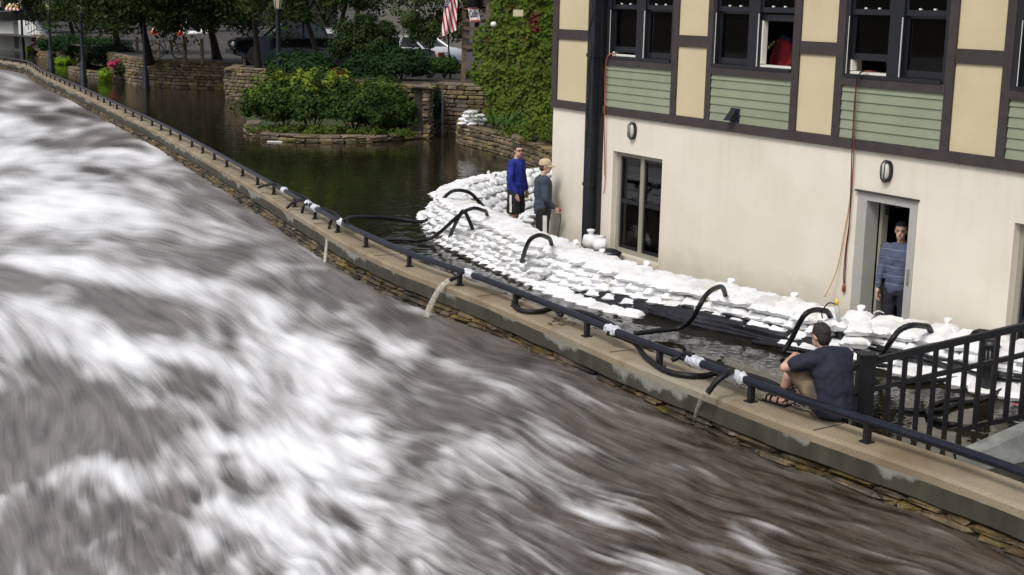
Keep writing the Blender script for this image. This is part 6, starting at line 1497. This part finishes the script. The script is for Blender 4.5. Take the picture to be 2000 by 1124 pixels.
# wing wall at the lower right
Wm = mat('pale_concrete', (.24, .25, .23), (.12, .125, .11), 5, .85, .4, 40, bdist=.006)
p0, p1 = Vector((4.02, 11.78, 0)), Vector((6.4, 13.35, 0)); dd_ = (p1-p0).normalized(); ss_ = Vector((-dd_.y, dd_.x, 0)); mb = MB()
mb.hexa([p0-ss_*.3+Vector((0, 0, -.6)), p1-ss_*.3+Vector((0, 0, -.6)), p1+Vector((0, 0, -.6)), p0+Vector((0, 0, -.6)), p0-ss_*.03+Vector((0, 0, .13)), p1-ss_*.03+Vector((0, 0, .55)), p1+ss_*.14+Vector((0, 0, .55)), p0+ss_*.14+Vector((0, 0, .13))])
mb.build('wing_wall', Wm, None, False, 'pale rough concrete wing wall at the lower right below the stair railing', 'wall')
# bits and pieces on the cap
mb = MB()
for k in range(16):
    p = gz(random.uniform(1072, 1128), random.uniform(620, 640), CAPZ+.008); a = random.uniform(0, 6); d = Vector((math.cos(a), math.sin(a), 0)); s = Vector((-d.y, d.x, 0)); mb.add([p-d*.035, p+s*.014, p+d*.035+Vector((0, 0, .008)), p-s*.014], [(0, 3, 2, 1)])
mb.build('dead_leaves', mat('dead_leaf', (.03, .015, .008)), None, False, 'scattered dark dead leaves on the cap beside the looped hose', 'leaves', kind='stuff')
for (x, y, z_), l in (((1966, 858, .01), 'small red leaf floating right of the stair railing foot'), ((1985, 790, .01), 'small red leaf floating behind the balusters')):
    p = gz(x, y, z_); MB().add([p+Vector((-.05, 0, 0)), p+Vector((0, -.03, .006)), p+Vector((.05, 0, 0)), p+Vector((0, .03, .006))], [(0, 1, 2, 3)]).build('red_leaf', mat('red_leaf', (.45, .03, .02)), None, False, l, 'leaf')

# ================================================================ PEOPLE
import bmesh
def hull(mb, a, b):
    t = MB()
    for c, r in (a, b): t.ball(c, r, 10, 7)
    bm = bmesh.new()
    for v in t.v: bm.verts.new(v)
    r_ = bmesh.ops.convex_hull(bm, input=bm.verts, use_existing_faces=False)
    keep = {v for f in bm.faces for v in f.verts}
    idx = {v: i for i, v in enumerate(keep)}
    mb.add([v.co.copy() for v in keep], [tuple(idx[v] for v in f.verts) for f in bm.faces]); bm.free()
def remesh(mb, vox, smooth=4, disp=0, dsc=8, seed=0, cut=None):
    me = mb.mesh('tmp'); o = bpy.data.objects.new('tmp', me); COL.objects.link(o)
    m_ = o.modifiers.new('r', 'REMESH'); m_.mode = 'VOXEL'; m_.voxel_size = vox
    s_ = o.modifiers.new('s', 'SMOOTH'); s_.factor = .5; s_.iterations = smooth
    bpy.context.view_layer.update(); ev = o.evaluated_get(bpy.context.evaluated_depsgraph_get()); r = bpy.data.meshes.new_from_object(ev)
    bpy.data.objects.remove(o)
    if disp:
        n = [v.normal.copy() for v in r.vertices]
        for v, q in zip(r.vertices, n): v.co += q*disp*(mnoise.noise(v.co*dsc+Vector((seed, 0, 0)))+.5*mnoise.noise(v.co*dsc*2.3+Vector((seed, 3, 0))))
    r.polygons.foreach_set('use_smooth', [True]*len(r.polygons)); return r
def person(label, loc, yaw, J, garments, skin, extras=(), group=None, head_yaw=0, hair=None):
    """J: joint dict in the person's own frame (x right, y forward, z up); garments: list of (name, material, segments, inflate)"""
    E_ = empty('person', loc, label, 'person', rz=yaw)
    mb = MB(); V3 = Vector
    def seg(a, ra, b, rb): hull(mb, (V3(a), ra), (V3(b), rb))
    for a, ra, b, rb in J['torso']+J['limbs']: seg(a, ra, b, rb)
    # head in its own turned frame
    H = V3(J['head']); Rz = Matrix.Rotation(head_yaw, 3, 'Z') @ Matrix.Rotation(J.get('nod', 0), 3, 'X')
    hp = lambda x, y, z: H+Rz @ V3((x, y, z))
    ax = (Rz @ V3((1, 0, 0)), Rz @ V3((0, 1, 0)), Rz @ V3((0, 0, 1)))
    mb.ball(hp(0, -.01, .02), (.076, .096, .10), 16, 12, ax); mb.ball(hp(0, .028, -.05), (.056, .066, .062), 14, 10, ax); mb.ball(hp(0, .055, -.09), (.026, .026, .02), 8, 6, ax)
    mb.add([hp(-.011, .085, .012), hp(.011, .085, .012), hp(.018, .09, -.030), hp(-.018, .09, -.030), hp(0, .090, .018), hp(0, .122, -.024)], [(0, 1, 4), (1, 2, 5, 4), (2, 3, 5), (3, 0, 4, 5), (0, 3, 2, 1)])
    mb.ball(hp(0, .104, -.024), (.014, .016, .012), 8, 6, ax); mb.ball(hp(0, .088, .033), (.05, .012, .008), 8, 5, ax)
    for s in (-1, 1): mb.ball(hp(s*.074, -.010, -.005), (.010, .018, .028), 8, 6, ax)
    hull(mb, (V3(J['neck']), .056), (hp(0, -.018, -.06), .052))
    # hands
    for s, (W_, d, pn) in J['hands'].items():
        W_ = V3(W_); d = V3(d).normalized(); pn = V3(pn).normalized(); sd = d.cross(pn).normalized()
        hull(mb, (W_, (.024,)*3), (W_+d*.03, (.027,)*3)); 
        for q in (-.027, -.009, .009, .027): hull(mb, (W_+d*.03+sd*q*.7, (.015,)*3), (W_+d*.095+sd*q, (.0125,)*3))
        for k, (q, ln) in enumerate(((-.030, .060), (-.010, .075), (.011, .070), (.031, .055))):
            a = W_+d*.095+sd*q; b = a+d*ln*.5+pn*ln*.14; c = b+d*ln*.35+pn*ln*.33
            hull(mb, (a, (.0105,)*3), (b, (.0095,)*3)); hull(mb, (b, (.0095,)*3), (c, (.008,)*3))
        a = W_+d*.035-sd*.024; b = a+d*.035-sd*.028+pn*.01; c = b+d*.03-sd*.004+pn*.012
        hull(mb, (a, (.013,)*3), (b, (.011,)*3)); hull(mb, (b, (.011,)*3), (c, (.009,)*3))
    me = remesh(mb, .0078, 3); me.name = 'body'; me.materials.append(skin); link('body', me, E_)
    for nm, m_, segs, vox, dsp in garments:
        g = MB()
        for a, ra, b, rb in segs: hull(g, (V3(a), ra), (V3(b), rb))
        r = remesh(g, vox, 5, dsp, 7, seed=len(nm)); r.name = nm; r.materials.append(m_); link(nm, r, E_)
    if hair:
        g = MB(); m_, kind = hair
        g.ball(hp(0, -.018, .036), (.083, .100, .098), 18, 14, ax); g.ball(hp(0, -.055, -.01), (.072, .058, .08), 14, 10, ax)
        # trim: keep only what lies above the brow or behind the ears
        Ri = Rz.inverted(); 
        r = remesh(g, .008, 3, .006, 40)
        bm = bmesh.new(); bm.from_mesh(r)
        dl_ = [v for v in bm.verts if (lambda q: (q.y > .035 and q.z < .062-.0*q.y) or (q.y > .0 and q.z < .02) or q.z < -.085)(Ri @ (v.co-H))]
        bmesh.ops.delete(bm, geom=dl_, context='VERTS'); bm.to_mesh(r); bm.free(); r.name = 'hair'; r.materials.append(m_); link('hair', r, E_)
    # features
    f = MB()
    for s in (-1, 1): f.ball(hp(s*.031, .082, .008), (.013, .009, .007), 8, 6, ax)
    o = link('eyes', f.mesh('eyes', smooth=True), E_); o.data.materials.append(mat('eye_dark', (.03, .02, .015), rough=.3))
    f = MB()
    for s in (-1, 1): f.box(hp(s*.032, .088, .030), (.034, .010, .007), ax)
    o = link('eyebrows', f.mesh('eyebrows'), E_); o.data.materials.append(hair[0] if hair else m_hair)
    f = MB().ball(hp(0, .088, -.055), (.024, .008, .006), 10, 6, ax); o = link('mouth', f.mesh('mouth', smooth=True), E_); o.data.materials.append(mat('lips', (.30, .10, .08)))
    for fn in extras: fn(E_, hp, ax)
    return E_
m_skin = mat('skin', (.58, .36, .27), (.52, .30, .215), 12, .5); m_skin2 = mat('tanned_skin', (.40, .21, .14), (.34, .17, .11), 12, .5)
m_hair = mat('dark_hair', (.012, .009, .008), (.025, .018, .014), 60, .6, .6, 120)
def standing(larm, rarm, legs=.10, h=1.0, stance=0.0):
    J = {}
    J['torso'] = [((0, 0, .95), (.155, .11, .10), (0, .005, 1.10), (.14, .10, .09)), ((0, .005, 1.10), (.14, .10, .09), (0, 0, 1.30), (.165, .115, .13)), ((0, 0, 1.30), (.165, .115, .13), (0, -.01, 1.42), (.165, .085, .07))]
    L_ = []
    for s in (-1, 1):
        y = stance*s
        L_ += [((s*.09, 0, .93), (.09,)*3, (s*legs, y*.5+.01, .50), (.058,)*3), ((s*legs, y*.5+.01, .50), (.056,)*3, (s*legs, y-.02, .09), (.038,)*3), ((s*legs, y-.01, .30), (.055, .06, .09), (s*legs, y-.02, .14), (.04,)*3), ((s*legs, y-.05, .045), (.036,)*3, (s*(legs+.015), y+.16, .03), (.035, .035, .025))]
    for s, (el, wr_) in ((-1, larm), (1, rarm)):
        sh = (s*.185, -.005, 1.43); L_ += [(sh, (.058,)*3, el, (.042,)*3), (el, (.042,)*3, wr_, (.026,)*3)]
    J['limbs'] = L_; J['head'] = (0, .035, 1.655); J['neck'] = (0, -.01, 1.48); return J
def inflate(segs, k): return [(a, tuple(x+k for x in ra), b, tuple(x+k for x in rb)) for a, ra, b, rb in segs]
def top_segs(J, k=.016, sleeve=1.0, hem=.88):
    T = inflate(J['torso'], k); A = J['limbs'][-4:]; out = list(T)
    out.append(((0, 0, hem), (.165, .125, .03), (0, 0, 1.05), (.155+k, .115+k, .06)))
    for i in (0, 2):
        u, l = A[i], A[i+1]; out.append((u[0], (.066,)*3, u[2], (.055,)*3))
        if sleeve > .5:
            e = Vector(l[0]).lerp(Vector(l[2]), .93); out.append((l[0], (.055,)*3, tuple(e), (.040,)*3))
    out.append(((0, -.01, 1.46), (.10, .075, .03), (0, -.01, 1.50), (.066, .066, .015)))
    return out
def leg_segs(J, to, k, flare=0):
    out = [((0, 0, .93), (.165, .12, .06), (0, 0, .86), (.165, .115, .06))]
    for i in (0, 4):
        hp_, kn, an = J['limbs'][i][0], J['limbs'][i][2], J['limbs'][i+1][2]
        if to == 'knee':
            e = Vector(hp_).lerp(Vector(kn), .96); out.append((hp_, (.105,)*3, tuple(e), (.092+flare, .095+flare, .03)))
        else:
            out.append((hp_, (.105,)*3, kn, (.078,)*3)); e = Vector(kn).lerp(Vector(an), 1.02); out.append((kn, (.078,)*3, tuple(e), (.062, .068, .03)))
    return out
def side_stripe(J, z0, z1, off, wdt=.022, side=(-1, 1), to=None):
    def f(E_, hp, ax):
        for s in side:
            i = 0 if s < 0 else 4; a, b, c_ = Vector(J['limbs'][i][0]), Vector(J['limbs'][i][2]), Vector(J['limbs'][i+1][2]); mb = MB(); P = []
            for k in range(12):
                z = z0+(z1-z0)*k/11
                q = a.lerp(b, min(max((a.z-z)/(a.z-b.z), 0), 1)) if z > b.z else b.lerp(c_, (b.z-z)/(b.z-c_.z))
                r = off+(.012 if z > .7 else 0); P.append(Vector((q.x+s*r, q.y+.01, z)))
            for p in P: mb.v += [p+Vector((0, -wdt, 0)), p+Vector((s*.006, 0, 0)), p+Vector((0, wdt, 0))]
            for k in range(11):
                for j in (0, 1): a_ = k*3+j; mb.f.append((a_, a_+3, a_+4, a_+1))
            o = link('side_stripe', mb.mesh('side_stripe', smooth=True), E_); o.data.materials.append(M['wtrim'])
    return f
def shoes(J, m_):
    def f(E_, hp, ax):
        for i in (3, 7):
            a, ra, b, rb = J['limbs'][i]; g = MB(); hull(g, (Vector(a)+Vector((0, 0, .01)), (.046, .05, .05)), (Vector(b)+Vector((0, .01, .005)), (.048, .045, .032)))
            r = remesh(g, .01, 3); r.name = 'shoe'; r.materials.append(m_); link('shoe', r, E_)
    return f
# --- man in blue
J1 = standing(((-.25, .01, 1.15), (-.235, .10, .92)), ((.255, .0, 1.14), (.22, .13, .90)), .105)
J1['hands'] = {-1: ((-.235, .10, .92), (0, .1, -1), (1, 0, 0)), 1: ((.22, .13, .90), (-.05, .2, -1), (-1, .2, 0))}
def glasses(E_, hp, ax):
    mb = MB()
    for s in (-1, 1): mb.tube([hp(s*.033+math.cos(t)*.021, .098, .008+math.sin(t)*.014) for t in np.linspace(0, 2*PI, 13)], .003, 4, caps=False).tube([hp(s*.054, .095, .012), hp(s*.080, .0, .012)], .003, 4)
    mb.tube([hp(-.013, .10, .010), hp(.013, .10, .010)], .003, 4); o = link('glasses', mb.mesh('glasses'), E_); o.data.materials.append(M['black'])
m_blue = mat('royal_blue_cloth', (.012, .022, .27), (.009, .016, .20), 6, .8, .3, 30); m_bsh = mat('black_sport_cloth', (.010, .010, .013), rough=.7)
hd = lambda dx, dy: math.atan2(dy, dx)-PI/2
FLZ = -.45
q1 = atY(1007, 400, 25.9); q2 = atY(1060, 400, 23.95)
person('man in royal blue top, black shorts and glasses standing inside the sandbag ring', Vector((q1.x, 25.9, FLZ+.06)), hd(.85, -.45), J1,
       [('sweatshirt', m_blue, [(a, (ra[0]*1.10, ra[1]*1.28, ra[2]), b, (rb[0]*1.10, rb[1]*1.28, rb[2])) for a, ra, b, rb in top_segs(J1, .026, hem=.86)], .013, .014), ('shorts', m_bsh, [(a, (ra[0]*1.08, ra[1]*1.25, ra[2]), b, (rb[0]*1.08, rb[1]*1.25, rb[2])) for a, ra, b, rb in leg_segs(J1, 'knee', .02, .012)], .014, .012)], m_skin, [glasses, side_stripe(J1, .86, .54, .122), shoes(J1, M['wtrim'])], head_yaw=math.radians(-32), hair=(m_hair, 0))
# --- man in grey with cap
J2 = standing(((-.24, .0, 1.15), (-.17, .17, .98)), ((.25, .0, 1.14), (.19, .17, .97)), .10)
J2['hands'] = {-1: ((-.17, .17, .98), (.3, .8, -.6), (1, 0, -.3)), 1: ((.19, .17, .97), (-.1, .8, -.65), (-1, 0, -.3))}
m_capc = mat('khaki_cap', (.52, .42, .26), (.46, .36, .22), 10, .85)
def ballcap(E_, hp, ax):
    g = MB(); n = 18
    for i, (k, z) in enumerate(((1.0, .028), (1.0, .05), (.97, .08), (.86, .108), (.6, .13), (.2, .14))):
        for a in range(n): t = 2*PI*a/n; g.v.append(hp(.089*k*math.cos(t), -.012+.108*k*math.sin(t), z))
    for i in range(5):
        for a in range(n): a2 = (a+1) % n; g.f.append((i*n+a, i*n+a2, i*n+n+a2, i*n+n+a))
    g.f.append(tuple(5*n+a for a in range(n)))
    o = link('cap', g.mesh('cap', smooth=True), E_); o.data.materials.append(m_capc)
    g = MB(); rows = []
    for j in range(4):
        for i in range(9): t = PI*(.14+.72*i/8); r = 1+.72*j/3*math.sin(t)**1.2; g.v.append(hp(.086*math.cos(t)*(1+.02*j), -.012+.105*math.sin(t)*r, .034-.012*j*math.sin(t)-.010*(math.cos(t)**2)*j))
    for j in range(3):
        for i in range(8): a = j*9+i; g.f.append((a, a+9, a+10, a+1))
    o = link('cap_brim', g.mesh('cap_brim', smooth=True), E_); o.data.materials.append(m_capc); sd2 = o.modifiers.new('t', 'SOLIDIFY'); sd2.thickness = .004
m_slate = mat('slate_cloth', (.045, .06, .085), (.035, .048, .07), 6, .85, .3, 30)
G2 = person('man in khaki cap and slate sweatshirt standing beside the building corner', Vector((q2.x, 23.95, FLZ)), hd(.97, .12), J2,
       [('sweatshirt', m_slate, [(a, (ra[0]*1.08, ra[1]*1.22, ra[2]), b, (rb[0]*1.08, rb[1]*1.22, rb[2])) for a, ra, b, rb in top_segs(J2, .026, hem=.85)], .013, .014), ('trousers', m_bsh, [(a, (ra[0]*1.05, ra[1]*1.2, ra[2]), b, (rb[0]*1.05, rb[1]*1.2, rb[2])) for a, ra, b, rb in leg_segs(J2, 'ankle', .02)], .014, .010)], m_skin, [ballcap, side_stripe(J2, .84, .14, .100, .035), shoes(J2, M['wtrim'])], head_yaw=math.radians(-12), hair=(mat('brown_hair', (.06, .035, .02), rough=.7), 0))
hnd = G2.location+Matrix.Rotation(hd(.97, .12), 3, 'Z') @ Vector((.17, .26, .90))
cord([hnd+Vector((0, 0, .06)), hnd, hnd+Vector((.03, 0, -.12)), hnd+Vector((-.02, -.05, -.5)), hnd+Vector((-.06, -.05, -.9)), hnd+Vector((-.16, -.05, -1.05))], 'thin dark cord hanging from the hand of the man in the cap', M['hose'], .007)
MB().ball(hnd+Vector((0, 0, .03)), (.035, .02, .035), 8, 6).build('switch', m_rdc, None, True, 'small red switch held by the man in the khaki cap', 'switch')
# --- man in the doorway
J3 = standing(((-.24, .03, 1.15), (-.22, .14, .93)), ((.235, -.0, 1.15), (.235, .08, .90)), .10)
J3['hands'] = {-1: ((-.22, .14, .93), (0, .25, -1), (1, 0, 0)), 1: ((.235, .08, .90), (-.05, .15, -1), (-1, .1, 0))}
m_strp = mat('striped_hoodie', (.085, .10, .17), (.065, .08, .14), 7, .85, .3, 30)
def stripes(m):
    N = m.node_tree.nodes; L = m.node_tree.links; b = N['Principled BSDF']; src = b.inputs['Base Color'].links[0].from_socket
    tc = N.new('ShaderNodeTexCoord'); sx = N.new('ShaderNodeSeparateXYZ'); L.new(tc.outputs['Object'], sx.inputs[0])
    a = N.new('ShaderNodeMath'); a.operation = 'MULTIPLY'; a.inputs[1].default_value = 9.2; L.new(sx.outputs[2], a.inputs[0])
    f = N.new('ShaderNodeMath'); f.operation = 'FRACT'; L.new(a.outputs[0], f.inputs[0]); l = N.new('ShaderNodeMath'); l.operation = 'LESS_THAN'; l.inputs[1].default_value = .075; L.new(f.outputs[0], l.inputs[0])
    mx = N.new('ShaderNodeMix'); mx.data_type = 'RGBA'; mx.inputs[7].default_value = (.20, .22, .28, 1); L.new(src, mx.inputs[6]); L.new(l.outputs[0], mx.inputs[0]); L.new(mx.outputs[2], b.inputs['Base Color'])
stripes(m_strp)
ds3, _ = wray(1763, 440, -.32); dp = wp(ds3, FLZ, -.32)
person('man in a blue striped hoodie and dark trousers looking out of the doorway', dp, hd(-.55, -.84), J3,
       [('hoodie', m_strp, top_segs(J3, .03, hem=.90)[:-1]+[((0, -.05, 1.47), (.10, .08, .045), (0, -.02, 1.50), (.085, .075, .02))], .013, .016), ('trousers', mat('dark_denim', (.012, .014, .025), rough=.85), leg_segs(J3, 'ankle', .02), .014, .010)], m_skin, [shoes(J3, M['black'])], head_yaw=math.radians(8), hair=(m_hair, 0))
# --- seated man
J4 = {'torso': [((0, .0, .12), (.165, .13, .12), (0, -.01, .27), (.145, .115, .09)), ((0, -.01, .27), (.145, .115, .09), (0, .05, .46), (.17, .12, .12)), ((0, .05, .46), (.17, .12, .12), (0, .10, .58), (.17, .09, .07))]}
L4 = []
for s in (-1, 1):
    kn = (s*.17, .40, .46 if s < 0 else .38); an = (s*.12, .56, .09)
    L4 += [((s*.10, .02, .11), (.095,)*3, kn, (.062,)*3), (kn, (.06,)*3, an, (.04,)*3), ((kn[0], kn[1]+.03, kn[2]-.13), (.058,)*3, an, (.04,)*3), ((an[0], .52, .045), (.036,)*3, (an[0]+s*.03, .75, .035), (.038, .038, .024))]
for s, el, wr_ in ((-1, (-.36, .30, .47), (-.10, .44, .53)), (1, (.33, .34, .42), (.06, .46, .46))):
    L4 += [((s*.19, .09, .575), (.06,)*3, el, (.046,)*3), (el, (.046,)*3, wr_, (.028,)*3)]
J4['limbs'] = L4; J4['head'] = (-.03, .195, .755); J4['neck'] = (0, .125, .60); J4['nod'] = -.12
J4['hands'] = {-1: ((-.10, .44, .53), (1, .35, -.15), (0, .2, -1)), 1: ((.06, .46, .46), (-1, .35, -.1), (0, .2, -1))}
m_nv = mat('navy_tee', (.013, .016, .034), (.010, .012, .026), 5, .85, .4, 22); m_kh = mat('plaid_khaki', (.24, .18, .11), (.15, .11, .065), 9, .85, .3, 20, c3=(.07, .05, .035))
tee = inflate(J4['torso'], .028)+[((0, -.03, .06), (.185, .15, .05), (0, -.01, .27), (.17, .14, .09)), ((0, .09, .61), (.11, .08, .03), (0, .10, .655), (.07, .07, .015))]
for s, el in ((-1, (-.36, .30, .47)), (1, (.33, .34, .42))): e = Vector((s*.19, .09, .575)).lerp(Vector(el), .62); tee.append(((s*.18, .08, .57), (.082,)*3, tuple(e), (.078,)*3))
sh = [((0, -.0, .09), (.175, .14, .085), (0, .05, .09), (.17, .14, .085))]
for s in (-1, 1):
    kn = Vector((s*.17, .40, .46 if s < 0 else .38)); sh.append(((s*.10, .03, .12), (.115,)*3, tuple(Vector((s*.10, .02, .11)).lerp(kn, .97)), (.095,)*3))
def sandals(E_, hp, ax):
    for i in (3, 7):
        a, ra, b, rb = J4['limbs'][i]; g = MB(); a = Vector(a); b = Vector(b); d = (b-a).normalized(); s = Vector((d.y, -d.x, 0)).normalized()
        g.box((a+b)/2+Vector((0, 0, -.028)), ((b-a).length+.10, .10, .025), (d, s, Vector((0, 0, 1))))
        for t in (.25, .62, .85): c_ = a.lerp(b, t); g.tube([c_+s*(-.05)+Vector((0, 0, -.02)), c_+s*(-.035)+Vector((0, 0, .035)), c_+Vector((0, 0, .045)), c_+s*.035+Vector((0, 0, .035)), c_+s*.05+Vector((0, 0, -.02))], .009, 6)
        g.tube([a+s*.04+Vector((0, 0, .0)), a-d*.045+Vector((0, 0, .04)), a-s*.04], .009, 6)
        o = link('sandal', g.mesh('sandal'), E_); o.data.materials.append(M['black'])
sp_ = gz(1626, 817, CAPZ)
person('man in navy t-shirt and khaki shorts seated on the wall cap with his back turned', Vector((sp_.x, sp_.y, CAPZ-.005)), hd(-.54, .84), J4,
       [('t_shirt', m_nv, [(a, (ra[0]*1.16, ra[1]*1.16, ra[2]), b, (rb[0]*1.1, rb[1]*1.12, rb[2])) for a, ra, b, rb in tee], .012, .014), ('shorts', m_kh, sh, .013, .012)], m_skin, [sandals], head_yaw=math.radians(-4), hair=(m_hair, 0))
# work gloves beside the tape joint
gp = gz(1456, 752, CAPZ+.02); mb = MB()
for k, (dx, dy) in enumerate(((0, 0), (.09, -.03))):
    c_ = gp+Vector((dx, dy, .02)); mb.ball(c_, (.05, .045, .025), 10, 6)
    for j in range(4): a = -2.5+j*.35+k*.4; d = Vector((math.cos(a), math.sin(a), 0)); mb.tube([c_+d*.03, c_+d*.09+Vector((0, 0, .012)), c_+d*.12], .012, 6)
    mb.tube([c_, c_+Vector((.05, .05, .01))], .014, 6)
mb.build('work_gloves', mat('grey_glove', (.35, .36, .38), (.02, .02, .025), 14, .8), None, True, 'grey and black work gloves lying on the cap below the nearest tape joint', 'gloves')
mb = MB(); p = gz(1497, 762, CAPZ+.035); mb.tube(cat_rom([p+Vector((-.08, .05, 0)), p+Vector((0, -.05, 0)), p+Vector((.12, -.12, -.01)), p+Vector((.22, -.12, 0))], 5), .012, 6)
mb.build('black_strap', M['hose'], None, True, 'black strap lying on the cap beside the sandals', 'strap')
